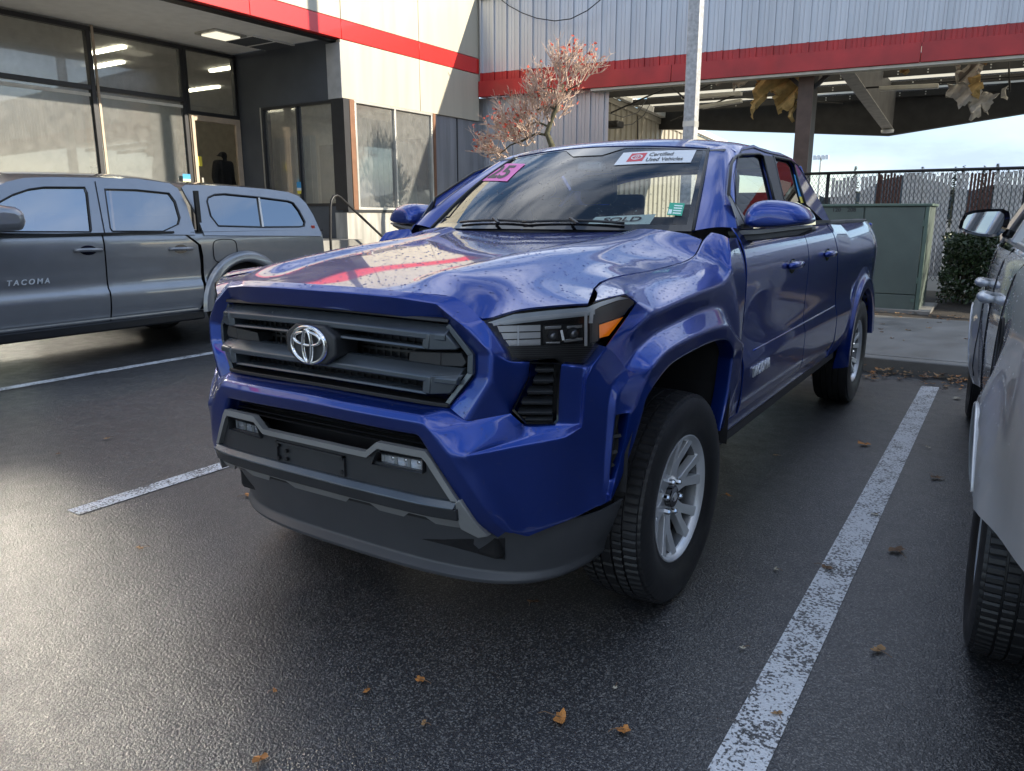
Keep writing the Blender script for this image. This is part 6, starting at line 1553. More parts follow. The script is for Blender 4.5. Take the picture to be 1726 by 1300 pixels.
def grow(p, d, l, r_, dep, mb, bias):
    pts = [p]; q = p; dd = d.copy()
    for k in range(3):
        dd = (dd + Vector((rg.uniform(-.35, .35), rg.uniform(-.35, .35), rg.uniform(-.3, .35))) + bias * .12).normalized(); q = q + dd * l / 3; pts.append(q)
    mb.tube(pts, [r_, r_ * .85, r_ * .7, r_ * .55], 4, False)
    if dep == 0: TIPS.append(q); return
    for k in range(rg.choice((2, 3, 3))):
        s_ = pts[rg.choice((1, 2, 3))]; nd_ = (dd + Vector((rg.uniform(-.9, .9), rg.uniform(-.9, .9), rg.uniform(-.6, .8)))).normalized()
        grow(s_, nd_, l * rg.uniform(.62, .85), r_ * .72, dep - 1, mb, bias)
mb = MB()
for (base, n, l, up) in ((t2(950, 142), 9, .36, (.1, 0, 1.1)), (t2(975, 140), 6, .32, (.5, 0, 1.1)), (t2(920, 150), 6, .30, (-.7, 0, .9)), (t2(905, 188), 9, .32, (-.3, 0, 1.2)), (t2(880, 222), 10, .34, (-.5, 0, .8)), (t2(868, 232), 9, .34, (-.8, 0, .5)), (t2(842, 260), 9, .30, (-1, 0, .2)), (t2(925, 205), 7, .28, (.2, 0, 1.1)), (t2(895, 240), 7, .26, (-.3, -.3, .4)), (t2(935, 180), 5, .26, (.5, 0, .8))):
    for k in range(int(n * 1.45)): grow(base + Vector((rg.uniform(-.14, .14), rg.uniform(-.15, .15), rg.uniform(-.1, .08))), (Vector(up) + Vector((rg.uniform(-.9, .9), rg.uniform(-.9, .9), rg.uniform(-.4, .5)))).normalized(), l * rg.uniform(.7, 1.1), .013, 3, mb, Vector(up))
mb.build('twigs', TWIG, TR, kind='stuff')
lm = mat('red_maple_leaf', (.55, .09, .05), .6, var=.3, vscale=10)
V = []; F = []
for q in rg.sample(TIPS, min(len(TIPS), 260)):
    for k in range(2):
        a = Vector([rg.gauss(0, 1) for _ in range(3)]).normalized(); c = a.orthogonal().normalized(); s_ = rg.uniform(.022, .042); o_ = q + Vector([rg.uniform(-.03, .03) for _ in range(3)]); b_ = len(V)
        V += [o_ - a * s_, o_ + c * s_ * .6, o_ + a * s_, o_ - c * s_ * .6]; F.append((b_, b_ + 1, b_ + 2, b_ + 3))
mesh_obj('leaves', V, F, lm, TR, kind='stuff')
print('tips', len(TIPS))
# ================================================================== grey pickup with bed cap
GT = empty('pickup_truck', (-6.45, 2.2, 0), 'dark grey pickup truck with matching bed cap parked side on at the left', 'pickup truck'); PINV[GT.name] = inv(GT)
XG = -5.50
def gq(u, v): q = at(u, v, x=XG); return (float(q[1]), float(q[2]))
def gu(u, v):   # tilted upper body plane x = XG - .40*(z-1.22)
    c, d = ray(u, v); n = np.array((1, 0, .40)); k = XG + .40 * 1.22; q = c + d * ((k - c @ n) / (d @ n)); return (float(q[1]), float(q[2]))
def gup(off): return lambda y, z: (XG + off - .40 * (z - 1.22), y, z)
_g = smooth_tab([(.30, -.06), (.42, -.03), (.52, .0), (.62, .012), (.68, .012), (.72, -.018), (.80, -.02), (1.0, -.004), (1.12, .0), (1.19, -.004), (1.22, -.02), (1.26, -.03), (1.40, -.08)], 4, .012)
def gfl(y, z): return (XG + _g(z), y, z)
zb_ = 1.235
fy0 = -1.2; g1 = gq(180, 450)[0]; g2 = gq(341, 450)[0]; gend = gq(543, 396)[0]
panel('front_door', [(-.15, .40), (-.15, 1.24), (g1 - .008, 1.24), (g1 - .008, .40)], gfl, GREYP, GT, step=.04)
panel('rear_door', [(g1 + .008, .40), (g1 + .008, 1.24), (g2 - .215, 1.24), (g2 - .03, 1.10), (g2 - .01, .9), (g2 - .01, .48), (g2 - .06, .40)], gfl, GREYP, GT, step=.04)
panel('front_fender', [(-1.55, .45), (-1.55, 1.16), (-.166, 1.24), (-.166, .40), (-.62, .40), (-.66, .6), (-.8, .8), (-1.0, .87), (-1.2, .8), (-1.38, .45)], gfl, GREYP, GT, step=.05)
garc = [(431, 434), (412, 438), (393, 448), (380, 462), (369, 478), (360, 500), (356, 520)]
ga = [gq(u, v) for u, v in garc]; gcx, gcz = ga[-1][0] + .50, .42
arch2 = [(gcx + .475 * math.cos(t), gcz + .475 * math.sin(t)) for t in np.linspace(math.pi, 0, 20)]
panel('bed_side', [(g2 + .03, .44), (g2 + .03, .98), (g2 + .01, 1.10), (g2 - .17, 1.235), (gend, 1.225), (gend + .03, .9), (gend, .5)] + arch2[::-1], gfl, GREYP, GT, step=.05)
fv = VF(); tt = np.linspace(math.pi * 1.02, -.05, 16)
def gp_(r, x, t): return np.array((x, gcx + r * math.cos(t), gcz + r * math.sin(t)))
fv.grid([[gp_(.60, XG + .005, t) for t in tt], [gp_(.575, XG + .045, t) for t in tt], [gp_(.50, XG + .055, t) for t in tt], [gp_(.475, XG + .03, t) for t in tt], [gp_(.47, XG - .05, t) for t in tt]])
cage('wheel_flare', fv.V, fv.F, GREYP, GT, sub=2, crease_ang=30, crease=.6)
MB().box(XG - .30, XG - .02, -.3, g2, .30, .40).build('rocker_panel', BLK, GT, bev=.02)
MB().bar((XG + .0, -.3, .425), (XG + .0, g2 - .1, .425), .015, .012).build('sill_strip', SILVF, GT)
# the dark core behind the panels
MB().box(XG - 1.84, XG - .08, -1.4, gend, .40, 1.18).build('body_core', WELL, GT, bev=.03)
# other side skin, tailgate
MB().box(XG - 1.90, XG - 1.85, -1.5, gend, .42, 1.23).build('far_side', GREYP, GT, bev=.02); MB().box(XG - 1.85, XG - .06, gend - .02, gend + .04, .55, 1.23).build('tailgate', GREYP, GT, bev=.02)
MB().box(XG - 1.85, XG - .05, gend + .05, gend + .2, .42, .62).build('rear_bumper', CHROME, GT, bev=.02)
# cab upper
gw1 = [gu(-60, 390.5), gu(-20, 352), gu(0, 340), gu(22, 328), gu(49, 319), gu(74, 315.5), gu(143, 315.7), gu(147, 325), gu(154, 388), gu(153, 391)]
gw2 = [gu(189.4, 390), gu(186, 384.7), gu(176.6, 318.7), gu(230, 320), gu(285, 325.6), gu(295.4, 339.5), gu(303.4, 367), gu(300.7, 378), gu(274.6, 390)]
gco = [gu(-95, 392), gu(-60, 352), gu(-20, 323), gu(10, 307), gu(40, 300), gu(80, 298.5), gu(230, 301), gu(286, 309), gu(300, 318), gu(314, 345), gu(330, 396)]
panel('cab_side', gco, gup(0), GREYP, GT, step=.05, thick=.02, holes=[gw1, gw2])
GLG = glass('pale_car_glass', (.34, .37, .36), 1., .01, 4.2)
for nm, w_ in (('front_side_window', gw1), ('rear_side_window', gw2)):
    p = panel(nm, w_, gup(-.015), GLG if nm[0] == 'f' else glass('tinted_glass', (.08, .085, .09), 1, .008, 3.4), GT, step=.05, thick=0)
    MB().tube([(XG + .001 - .40 * (z - 1.22), y, z) for y, z in w_ + [w_[0]]], .007, 6).build('window_seal', BLK, p, True)
MB().bar((XG + .0, -.4, 1.238), (XG + .0, g2 - .3, 1.240), .015, .02).build('belt_moulding', BLK, GT)
for u_ in (160,):
    a, c = gu(160, 306), gu(177, 396); MB().bar((XG + .004 - .4 * (a[1] - 1.22), *a), (XG + .004 - .4 * (c[1] - 1.22), *c), .006, .008).build('door_gap', WELL, GT)
# roof lofts (cab, cap)
def gloft(name, edge_pts, crown, m, xc=XG - .95, w_in=.0):
    rows = []
    for (y, z) in edge_pts:
        xe = XG - .40 * (z - 1.22); hw = xe - xc; rows.append([np.array((xc + hw * s_, y, z + crown * (1 - abs(s_) ** 2.4))) for s_ in (1.0, .93, .7, .35, 0, -.35, -.7, -.93, -1.0)])
    vf = VF(); vf.grid(rows); return cage(name, vf.V, vf.F, m, GT, sub=2, crease_ang=80, thick=.004)
gr_e = [gu(-20, 323), gu(10, 306), gu(40, 299.5), gu(80, 298), gu(150, 299), gu(230, 301), gu(275, 306), gu(292, 312)]
gloft('roof', gr_e, .07, GREYP)
# far cab side
fs = MB(); e_ = [p for p in gco]; fs.V = [(2 * (XG - .95) - (XG - .40 * (z - 1.22)), y, z) for y, z in e_]; fs.F = [tuple(range(len(e_)))]; fs.build('far_cab_side', GLD, GT, fix=False)
# windscreen and bonnet, partly in frame
ws_ = VF(); a, c = gu(-95, 392), gu(-20, 323)
ws_.grid([[np.array((XG - .95 + .90 * s_, a[0] - .25 * (1 - s_ * s_), a[1])) for s_ in np.linspace(-1, 1, 9)], [np.array((XG - .95 + .74 * s_, c[0] - .06 * (1 - s_ * s_), c[1] + .04 * (1 - s_ * s_))) for s_ in np.linspace(-1, 1, 9)]])
mesh_obj('windscreen', ws_.V, ws_.F, GLG, GT, True)
hd_ = VF(); hd_.grid([[np.array((XG - .95 + .93 * s_, y, z + .05 * (1 - s_ * s_))) for s_ in np.linspace(-1, 1, 9)] for y, z in ((-1.75, .95), (-1.6, 1.10), (-1.0, 1.18), (-.3, 1.235))]); mesh_obj('hood', hd_.V, hd_.F, GREYP, GT, True)
MB().box(XG - 1.88, XG - .03, -1.80, -1.5, .45, 1.0).build('front_bumper', GREYP, GT, bev=.06, seg=3)
# bed cap
cap_e = [gu(306, 316), gu(312, 311.5), gu(382, 313.4), gu(450, 319), gu(486, 324), gu(504, 331), gu(516, 343), gu(528, 363), gu(541, 392)]
cpo = [gu(345, 397), gu(330, 360), gu(316, 335), gu(306, 316)] + cap_e[1:] + [gu(541, 398)]
cw1 = [gu(355, 364), gu(349, 340), gu(351, 333), gu(362, 328), gu(379, 327), gu(440, 333), gu(486, 339), gu(494, 342), gu(504, 355), gu(514, 374), gu(512.7, 381), gu(505, 382.5), gu(440, 383), gu(368, 381)]
panel('cap_side', cpo, gup(.0), GREYP, GT, step=.05, thick=.02, holes=[cw1])
p = panel('cap_window', cw1, gup(-.012), glass('cap_glass', (.05, .055, .06), 1, .006, 3.4), GT, step=.06, thick=0)
MB().tube([(XG + .001 - .40 * (z - 1.22), y, z) for y, z in cw1 + [cw1[0]]], .010, 6).build('window_seal', TRIM, p, True)
a, c = gu(436, 334), gu(443, 383); MB().bar((XG + .004 - .4 * (a[1] - 1.22), *a), (XG + .004 - .4 * (c[1] - 1.22), *c), .02, .02).build('window_divider', SILVF, p)
gloft('cap_roof', [cap_e[0]] + cap_e[1:], .06, GREYP)
MB().bar((XG - .02, g2 - .1, 1.232), (XG - .02, gend + .02, 1.225), .03, .012).build('cap_seal', BLK, GT)
MB().bar((XG - .06, *gu(318, 322)), (XG - .06, *gu(343, 394)), .05, .03).build('cap_gap', BLK, GT)
a = gu(528, 383); MB().box(XG - .01 - .4 * (a[1] - 1.22), XG + .006 - .4 * (a[1] - 1.22), a[0] - .03, a[0] + .02, a[1] - .025, a[1] + .02).build('cap_badge', mat('badge_red', (.5, .05, .03), .4), GT)
# interior
MB().box(XG - 1.6, XG - .3, .2, .8, .7, 1.15).build('seat', SEATM, GT, bev=.06); MB().box(XG - 1.6, XG - .3, .75, .95, 1.0, 1.5).build('seat_back', SEATM, GT, bev=.06); MB().box(XG - 1.6, XG - .3, 1.7, 1.85, 1.0, 1.42).build('seat_back', SEATM, GT, bev=.06)
q0 = at(32, 357, x=XG - .3); MB().quad(*[(XG - .22, *gq_) for gq_ in (gu(33, 374), gu(48, 374), gu(48, 356), gu(33, 355))]).build('window_sticker', LIME, GT, fix=False)
# handles, fuel door, badge, mirror
for (u0, u1, v) in ((124, 173, 422), (285, 325, 420)):
    a, c = gq(u0, v), gq(u1, v); yc = (a[0] + c[0]) / 2; zc = (a[1] + c[1]) / 2; L2 = (c[0] - a[0]) / 2
    cup = MB(); cup.V = [(XG + .001, yc + .6 * L2 * math.cos(t), zc + .045 * math.sin(t)) for t in np.linspace(0, 2 * math.pi, 20, endpoint=False)]; cup.F = [tuple(range(20))]; cup.build('handle_cup', GLB, GT)
    MB().tube([(XG, yc - L2, zc), (XG + .03, yc - L2 * .8, zc + .004), (XG + .038, yc, zc + .004), (XG + .03, yc + L2 * .8, zc), (XG, yc + L2, zc)], [.012, .018, .019, .018, .012], 12).build('door_handle', GREYP, GT, True)
c_ = gq(380, 423); fl = MB(); pts = [(c_[0] + .155 * np.sign(math.cos(t)) * abs(math.cos(t)) ** .5, c_[1] + .125 * np.sign(math.sin(t)) * abs(math.sin(t)) ** .5) for t in np.linspace(0, 2 * math.pi, 28)]
MB().tube([(XG + .001, y, z) for y, z in pts], .005, 5, False).build('fuel_door', WELL, GT, True)
a = gq(10, 478.5); text_obj('badge', 'TACOMA', .066, LETTER, GT, ext=.003, M_=frame((XG + .004, a[0], a[1]), (0, 1, .0), (0, 0, 1)), align='LEFT', space=1.5, shear=.25, bold=.0015)
mpx = [(-35, 362), (-30, 350), (-5, 345), (25, 349), (41, 358), (45, 375), (40, 388), (0, 391), (-33, 391)]
mo = MB(); P0 = [at(u, v, x=XG + .22) for u, v in mpx]; c0 = sum(P0) / len(P0); P1 = [c0 + (p - c0) * .7 + np.array((.07, 0, 0)) for p in P0]; P2 = [p + np.array((-.12, 0, 0)) for p in P0]
n = len(P0); mo.V = [tuple(p) for p in P1 + P0 + P2]; mo.F = [tuple(range(n)), tuple(range(2 * n, 3 * n))[::-1]] + [(i, (i + 1) % n, n + (i + 1) % n, n + i) for i in range(n)] + [(n + i, n + (i + 1) % n, 2 * n + (i + 1) % n, 2 * n + i) for i in range(n)]
o = mo.build('door_mirror', GREYP, GT, smooth=True, bev=.03, seg=3); MB().box(XG - .02, XG + .2, float(c0[1]) - .08, float(c0[1]) + .08, float(c0[2]) - .10, float(c0[2]) - .04).build('mirror_arm', BLK, o, bev=.02)
for y in (gcx, gcx - 3.57 if gcx - 3.57 > -5 else -1.0):
    for s_, x in ((1, XG - .13), (-1, XG - 1.77)): make_wheel('wheel', (x, y, .38), s_, 0, GT, detail=False)
# ================================================================== silver vehicle (right edge), facing away
SV = empty('suv', (1.92, .25, 0), 'silver vehicle at the right edge with its mirror folded out, facing the fence', 'suv'); 
ang = math.atan2(.165, 3.5); SV.rotation_euler.z = ang
def svl(o): return o
def sv_cage(name, rows, m, sub=2, ca=40):
    vf = VF(); vf.grid(rows); o = cage(name, vf.V, vf.F, m, None, sub=sub, crease_ang=ca, thick=.004); o.parent = SV; o.matrix_parent_inverse = Matrix(); return o
def side_x(y, z):
    base = float(np.interp(z, [.28, .36, .45, .6, .8, .95, 1.08, 1.2, 1.27], [.03, -.01, -.035, -.050, -.058, -.055, -.045, -.02, .03]))
    # bulges over the wheels
    for yc in (0, 3.4): 
        d = math.hypot(y - yc, (z - .38) * 1.1); base -= .055 * math.exp(-((d - .46) / .13) ** 2)
    base += .05 * (max(0, y - 2.9) / 1.2) ** 2 + .10 * (max(0, -y - .45) / .5) ** 2
    return base
def sflank(y, z): return (side_x(y, z), y, z)
def arcp(yc, r, e=1.04): return [(yc + r * math.cos(t), .38 + r * math.sin(t)) for t in np.linspace(math.pi * e, -.04 * math.pi, 20)]
body = [(-.95, .60), (-.95, 1.27), (4.2, 1.20), (4.35, .9), (4.3, .42), (3.84, .36)] + arcp(3.4, .43)[::-1] + [(2.97, .34), (.44, .34)] + arcp(0, .43, .80)[::-1] + [(-.42, .61)]
def panel_sv(name, poly, f, m, step=.05, thick=.005, flip=True):
    o = panel(name, poly, f, m, None, step=step, thick=thick, flip=flip); o.parent = SV; return o
panel_sv('side_panel', body, sflank, SILV)
for y0 in (.62, 1.75, 2.85):
    o = MB().tube([(side_x(y0, z) - .001, y0 + (.0 if y0 > 1 else .12 * (z - .7)), z) for z in np.linspace(.40, 1.25, 14)], .004, 5).build('door_gap', WELL, None); o.parent = SV
for y0, zc in ((1.62, 1.02), (2.6, 1.02)):
    o = MB().tube([(side_x(y0, zc) + .0, y0 - .13, zc), (side_x(y0, zc) - .04, y0 - .10, zc), (side_x(y0, zc) - .05, y0, zc), (side_x(y0, zc) - .04, y0 + .09, zc), (side_x(y0, zc), y0 + .12, zc)], [.014, .024, .026, .024, .014], 12).build('door_handle', SILV, None, True); o.parent = SV
# greenhouse, glass, roof
def up(y, z): return (.03 + .42 * (z - 1.27), y, z)
o = panel('side_glass', [(-.6, 1.275), (3.05, 1.275), (2.35, 1.62), (2.0, 1.68), (-.4, 1.68)], up, GLD, None, step=.2, thick=0, flip=True); o.parent = SV
for (p, q) in (((3.12, 1.26), (2.3, 1.66)), ((1.75, 1.27), (1.7, 1.68)), ((.55, 1.27), (.5, 1.68)), ((-.75, 1.27), (-.5, 1.68))):
    o = MB().bar(tuple(np.array(up(*p)) + np.array((-.01, 0, 0))), tuple(np.array(up(*q)) + np.array((-.01, 0, 0))), .05, .06).build('window_pillar', SILV, None, bev=.01); o.parent = SV
o = MB().bar(up(-.9, 1.275), up(3.15, 1.265), .02, .03).build('belt_moulding', SILVF, None, bev=.004); o.parent = SV
rw = [[np.array((.03 + .42 * .41 + s_ * 1.42, y, 1.69 + .09 * (1 - (2 * s_ - 1) ** 2) - (.05 if y in (-.7, 2.4) else 0))) for s_ in (0, .1, .3, .5, .7, .9, 1)] for y in (-.7, -.3, .8, 1.8, 2.4)]
sv_cage('roof', rw, SILV)
for nm, (x0, x1, y0, y1, z0, z1), m in (('far_side', (1.72, 1.80, -.95, 4.2, .38, 1.26), SILV), ('tailgate', (.12, 1.68, -1.02, -.93, .5, 1.27), SILV), ('rear_bumper', (.06, 1.74, -1.12, -.90, .38, .62), BLK), ('body_core', (.12, 1.68, -.85, 4.1, .32, 1.1), WELL), ('hood', (.10, 1.70, 2.95, 4.2, 1.10, 1.18), SILV), ('front_bumper', (.08, 1.72, 4.15, 4.35, .4, .9), SILV)):
    o = MB().box(x0, x1, y0, y1, z0, z1).build(nm, m, None, bev=.03, seg=3); o.parent = SV
# arch lips and liners
for yc in (0, 3.4):
    o = MB().tube([(side_x(yc + .435 * math.cos(t), .38 + .435 * math.sin(t)) - .002, yc + .435 * math.cos(t), .38 + .435 * math.sin(t)) for t in np.linspace(math.pi * (.80 if yc == 0 else 1.04), -.04 * math.pi, 26)], .005, 7).build('arch_lip', SILV, None, True); o.parent = SV
    w = make_wheel('wheel', (.062, yc, .37), -1, 0, None, detail=(yc == 0)); w.parent = SV; w.scale = (.97, .937, .937)
# fuel door, mirror
o = MB().tube([(side_x(.35, .97) - .003, .35 + .09 * math.cos(t), .97 + .09 * math.sin(t)) for t in np.linspace(0, 2 * math.pi, 30)], .005, 5, False).build('fuel_door', WELL, None, True); o.parent = SV
Minv = (Matrix.Translation((1.92, .25, 0)) @ Matrix.Rotation(ang, 4, 'Z')).inverted()
def svp(u, v, y): return Minv @ Vector(at(u, v, y=y))
ym_ = 2.75
ho = [(1615.5, 385), (1619, 372), (1626, 359.5), (1640, 355), (1664, 352.5), (1690, 352), (1701, 357), (1703, 366), (1701, 376), (1695, 389), (1684, 397), (1672, 400), (1650, 398), (1630, 393)]
gi = [(1622, 384), (1625, 373), (1631, 363), (1642, 359.5), (1664, 357), (1686, 356.5), (1693, 361), (1693.5, 370), (1691, 379), (1686, 388), (1679, 394), (1669, 396), (1650, 393.5), (1632, 389)]
mo = MB(); n = len(ho); a = [svp(u, v, ym_) for u, v in ho]; cc = sum(a, Vector()) / n; b_ = [p + Vector((0, .09, 0)) for p in a]; c_ = [cc + (p - cc) * .6 + Vector((0, .17, 0)) for p in a]; g_ = [svp(u, v, ym_ + .012) for u, v in gi]
mo.V = [tuple(p) for p in g_ + a + b_ + c_]
mo.F = [(i, (i + 1) % n, n + (i + 1) % n, n + i) for i in range(n)]
mo.F += [(n + i, n + (i + 1) % n, 2 * n + (i + 1) % n, 2 * n + i) for i in range(n)] + [(2 * n + i, 2 * n + (i + 1) % n, 3 * n + (i + 1) % n, 3 * n + i) for i in range(n)] + [tuple(range(3 * n, 4 * n))]
DMs = mo.build('door_mirror', GLB, None, smooth=True); DMs.parent = SV; smooth_ang(DMs, 50)
DMs.data.materials.append(SILV)
for p in DMs.data.polygons:
    if p.center.z > cc.z + .03 and p.center.y > a[0].y + .02: p.material_index = 1
mg = MB(); mg.V = [tuple(p + Vector((0, .004, 0))) for p in g_]; mg.F = [tuple(range(n))]; o = mg.build('mirror_glass', mat('mirror_glass', (.62, .66, .72), .02, 1.0, var=0), DMs, fix=False)
# tip the glass a little: done by rotating vertices about its centre
for v in o.data.vertices:
    d_ = v.co - cc; v.co.y += .10 * d_.x
o = MB().bar(svp(1694, 392, ym_ + .03), svp(1722, 404, ym_ + .1), .05, .05).build('mirror_arm', BLK, None, bev=.012); o.parent = SV
# ================================================================== fallen leaves
LF = [mat('leaf_tan', (.36, .21, .09), .7, var=.3, vscale=30), mat('leaf_orange', (.48, .20, .05), .65, var=.3, vscale=30), mat('leaf_brown', (.17, .10, .055), .75, var=.3, vscale=30), mat('leaf_pale', (.55, .50, .38), .7, var=.2, vscale=30)]
def leaf_mesh(seed, s, lobes=5, curl=.3):
    r = random.Random(seed); n = 14; ph = r.uniform(0, 6); V = [(0, 0, .004)]; 
    for i in range(n):
        t = 2 * math.pi * i / n; rad = s * (.72 + .22 * math.cos(2 * t + ph) + .16 * math.cos(5 * t + ph * 2)) * r.uniform(.72, 1.2) * (1 - .25 * (math.sin(t) < -.8))
        x, y = rad * math.cos(t), rad * math.sin(t) * .8; V.append((x, y, .003 + curl * s * (.5 * math.sin(2 * t + seed) ** 2 + r.uniform(0, .3)) * (rad / s)))
    F = [(0, 1 + i, 1 + (i + 1) % n) for i in range(n)]; return V, F
leaves = [(945, 1212, .048, 1, 'large crumpled orange brown leaf near the bottom middle of the asphalt'), (1052, 1232, .034, 1, 'small bright orange leaf lying right of the large crumpled leaf'), (708, 1147, .030, 1, 'orange leaf alone in front of the pickup bumper'), (618, 1166, .018, 1, 'tiny yellow orange leaf left of the one before the bumper'), (714, 1220, .018, 0, 'small tan leaf fragment below the leaf before the bumper'), (1037, 1160, .015, 3, 'tiny pale leaf scrap above the two orange leaves'),
          (463, 1165, .017, 1, 'faint orange scrap at the lower left of the wet asphalt'), (440, 1280, .036, 1, 'reddish leaf at the bottom edge left of centre'), (1479, 1096, .040, 0, 'tan leaf on asphalt right of the white line, nearest the camera'), (1512, 928, .060, 2, 'big brown curled leaf right of the white line halfway along'), (1578, 806, .055, 2, 'dark brown leaf right of the line before the silver vehicle'), (1459, 750, .060, 1, 'flat orange leaf left of the white line behind the front wheel'), (1228, 836, .034, 1, 'orange leaf just behind the front tyre of the blue pickup'),
          (1396, 958, .040, 2, 'brown leaf lying across the left edge of the white line'), (1252, 1093, .018, 3, 'pale curled leaf scrap left of the white line'), (1310, 1203, .022, 0, 'thin tan stalk of leaf lying on the white line'), (1475, 868, .024, 3, 'pale scrap at right edge of the line midway'), (1307, 768, .025, 0, 'small tan leaf in shade beside the blue pickup sill'), (1565, 755, .03, 3, 'pale leaf scrap near the silver vehicle front tyre'), (1613, 672, .055, 3, 'light tan leaf below the kerb left of the silver vehicle'), (236, 925, .028, 0, 'tan twig like leaf on the bright wet asphalt at left'),
          (98, 766, .030, 2, 'brown leaf far left on asphalt below the white line'), (180, 740, .030, 0, 'tan leaf right of the brown one at far left'), (418, 836, .038, 1, 'orange leaf peeking out beside the far corner of the air dam'), (1308, 960, .02, 3, 'pale scrap between front tyre and white line'), (900, 1015, .028, 2, 'dull leaf in shadow below the air dam')]
for i, (u, v, s_, k, lab) in enumerate(leaves):
    V, F = leaf_mesh(i * 7 + 3, s_ * (.85), rg.choice((4, 5)), .35 if s_ > .025 else .2); q = at(u, v, z=.006)
    o = mesh_obj('fallen_leaf', V, F, LF[k], None, loc=tuple(q)); o.rotation_euler.z = rg.uniform(0, 6.28); tag(o, lab, 'leaf', 'leaves scattered on the asphalt')
    st = MB().tube([(0, 0, .006), (s_ * .5, s_ * .9, .010), (s_ * .55, s_ * 1.3, .004)], .0012, 4).build('leaf_stalk', LF[2], None); st.parent = o
V = []; F = []; MI = []
for i in range(1500):
    y = 5.03 - abs(rg.gauss(0, .20)); x = rg.uniform(-4, 6); 
    if i > 1250: y = rg.uniform(8.2, 9.0)
    elif i > 1150: y = rg.uniform(5.3, 8.2)
    v, f = leaf_mesh(i, rg.uniform(.018, .042), 3, .5); a = rg.uniform(0, 6.28); tl = rg.uniform(-.6, .6); b_ = len(V)
    z0 = (.13 if y > 5.1 else 0.004) + (rg.uniform(0, .05) if y < 5.1 else rg.uniform(0, .004)) * (1 if y > 4.75 or y > 5.1 else .3)
    for (px_, py_, pz_) in v:
        X = px_ * math.cos(a) - py_ * math.sin(a); Y = px_ * math.sin(a) + py_ * math.cos(a); V.append((x + X, y + Y, z0 + pz_ + abs(X * tl) * (y < 5.1)))
    F += [tuple(j + b_ for j in q) for q in f]; MI += [rg.choice((0, 2, 2, 2, 1, 0))] * len(f)
o = mesh_obj('leaf_litter', V, F, LF[0]); [o.data.materials.append(m) for m in LF[1:]]; o.data.polygons.foreach_set('material_index', MI); o['kind'] = 'stuff'; o['label'] = 'brown fallen leaves gathered along the kerb and planting bed'
# ================================================================== far things
FARG = mat('far_conifer', (.030, .042, .030), .9, var=.3, vscale=1.)
def conifer(x, y, h, seed, label):
    r = random.Random(seed); e = empty('conifer_tree', (x, y, 0), label, 'tree', 'conifers beyond the fence'); PINV[e.name] = inv(e)
    MB().tube([(x, y, 0), (x, y, h * .95)], [h * .02, h * .004], 6).build('trunk', BARK, e)
    V = []; F = []
    for k in range(int(h * 26)):
        t = r.random() ** .8; z = h * (.08 + .92 * t); rad = h * .17 * (1 - t) * r.uniform(.4, 1.15) + .1; a = r.uniform(0, 6.28); w = h * .03; c = (x + rad * math.cos(a), y + rad * math.sin(a), z - rad * .25); b_ = len(V)
        V += [(x, y, z), (c[0] - w * math.sin(a), c[1] + w * math.cos(a), c[2]), (x + 1.15 * rad * math.cos(a), y + 1.15 * rad * math.sin(a), z - rad * .35), (c[0] + w * math.sin(a), c[1] - w * math.cos(a), c[2] - .1)]; F.append((b_, b_ + 1, b_ + 2, b_ + 3))
    mesh_obj('crown', V, F, FARG, e)
for i, (u, v, lab) in enumerate(((1443, 279, 'small distant conifer top above the fence right of the lamp mast'), (1556, 280, 'tiny distant conifer tip above the middle of the fence'), (1612, 281, 'distant conifer tip above the fence left of the tall pair'), (1626, 277, 'distant conifer rising left of the tallest one'), (1660, 279, 'broad distant conifer beside the tallest one'), (1683, 275, 'tallest distant conifer above the right part of the fence'), (1700, 282, 'small distant conifer at far right above the fence'))):
    q = at(u, v, y=95); conifer(float(q[0]), 95, float(q[2]), i, lab)
ml = empty('floodlight_mast', tuple(at(1384, 400, y=70) * np.array((1, 1, 0))), 'slim distant floodlight mast standing beyond the fence', 'floodlight mast'); PINV[ml.name] = inv(ml)
q = at(1384, 266, y=70); MB().tube([(q[0], 70, 0), (q[0], 70, q[2])], [.14, .08], 8).build('mast', SILVF, ml)
for dx in (-.5, -.17, .17, .5): MB().box(q[0] + dx - .13, q[0] + dx + .13, 69.8, 70.1, q[2] - .15, q[2] + .2).build('floodlight', WHITEP, ml)
tl_ = sheet('distant_hills', -400, 400, 480, 482, 0, FARG); me = tl_.data
V = []; F = []; xs_l = np.linspace(-700, 500, 160)
for i, x in enumerate(xs_l): V += [(x, 500, 0), (x, 500 + 8 * math.sin(i), 14 + 5 * math.sin(i * .31) + 3 * math.sin(i * .83) + rg.uniform(0, 3))]
F = [(2 * i, 2 * i + 2, 2 * i + 3, 2 * i + 1) for i in range(len(xs_l) - 1)]
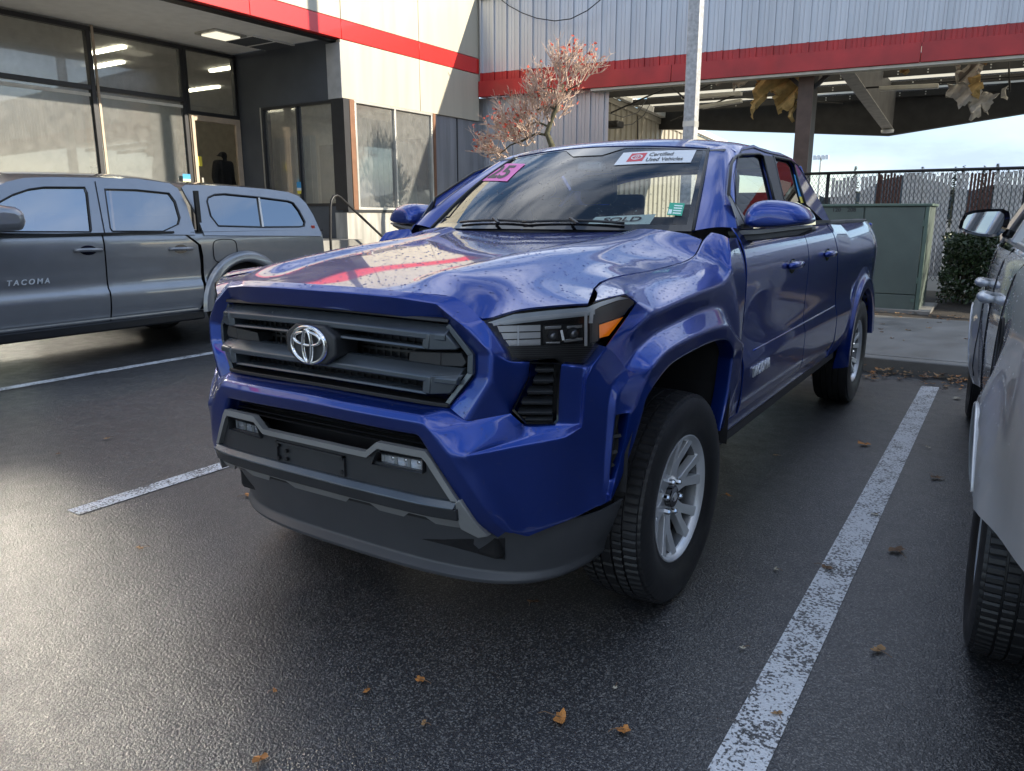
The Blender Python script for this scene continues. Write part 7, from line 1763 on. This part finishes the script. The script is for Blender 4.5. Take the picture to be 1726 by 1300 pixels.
bpy.data.objects.remove(tl_); o = mesh_obj('distant_hills', V, F, mat('distant_woods', (.06, .075, .085), .9)); o['kind'] = 'structure'
# neighbouring buildings out of frame (they shade the lot and show in the paint)
NB = empty('warehouse', (16.5, 0, 0), 'long beige warehouse standing to the right of the car park', 'building'); PINV[NB.name] = inv(NB)
WB = mat('warehouse_wall', (.13, .115, .095), .7, var=.08, vscale=.5)
MB().box(15.0, 22, -20, 13, 0, 10.9).build('wall', WB, NB)
for k in range(10): MB().box(14.93, 15.0, -18 + k * 3.0, -15.8 + k * 3.0, .2, 3.0 if k % 2 else 3.9).build('door' if k % 2 else 'window', ALU, NB)
MB().box(14.9, 22.1, -20.1, 13.1, 10.9, 11.1).build('roof_edge', STEEL, NB)
MB().box(14.92, 15.0, -20, 13, 6.0, 10.9).build('cladding_band', CREAM, NB)
def bare_tree(x, y, h, seed, label):
    global rg, TIPS
    e = empty('bare_tree', (x, y, 0), label, 'tree', 'bare trees across the lot'); PINV[e.name] = inv(e); rg = random.Random(seed); TIPS = []
    MB().tube([(x, y, 0), (x + .1, y, h * .3), (x, y + .1, h * .5)], [.16, .12, .09], 8).build('trunk', BARK, e, True); mb = MB()
    for k in range(9): grow(Vector((x, y, h * (.28 + .025 * k))), Vector((rg.uniform(-1, 1), rg.uniform(-1, 1), rg.uniform(.3, 1))).normalized(), h * .26, .045, 4, mb, Vector((0, 0, .8)))
    mb.build('crown', BARK, e, kind='stuff')
bare_tree(8.5, 9.5, 6.5, 3, 'bare broadleaf tree right of the silver vehicle beside the canopy')
bare_tree(9.5, -4.5, 7.0, 4, 'bare broadleaf tree behind the camera on the right')
bpy.context.view_layer.update()
PINV[SV.name] = SV.matrix_world.inverted()
drops([o for o in bpy.data.objects if o.name.startswith('side_panel') and o.parent == SV], 700, 8, .002, .0045, parent=SV)
drops([o for o in bpy.data.objects if o.name.startswith(('front_door', 'bed_side', 'cab_side', 'cap_side')) and o.parent == GT], 500, 9, .003, .006, parent=GT)
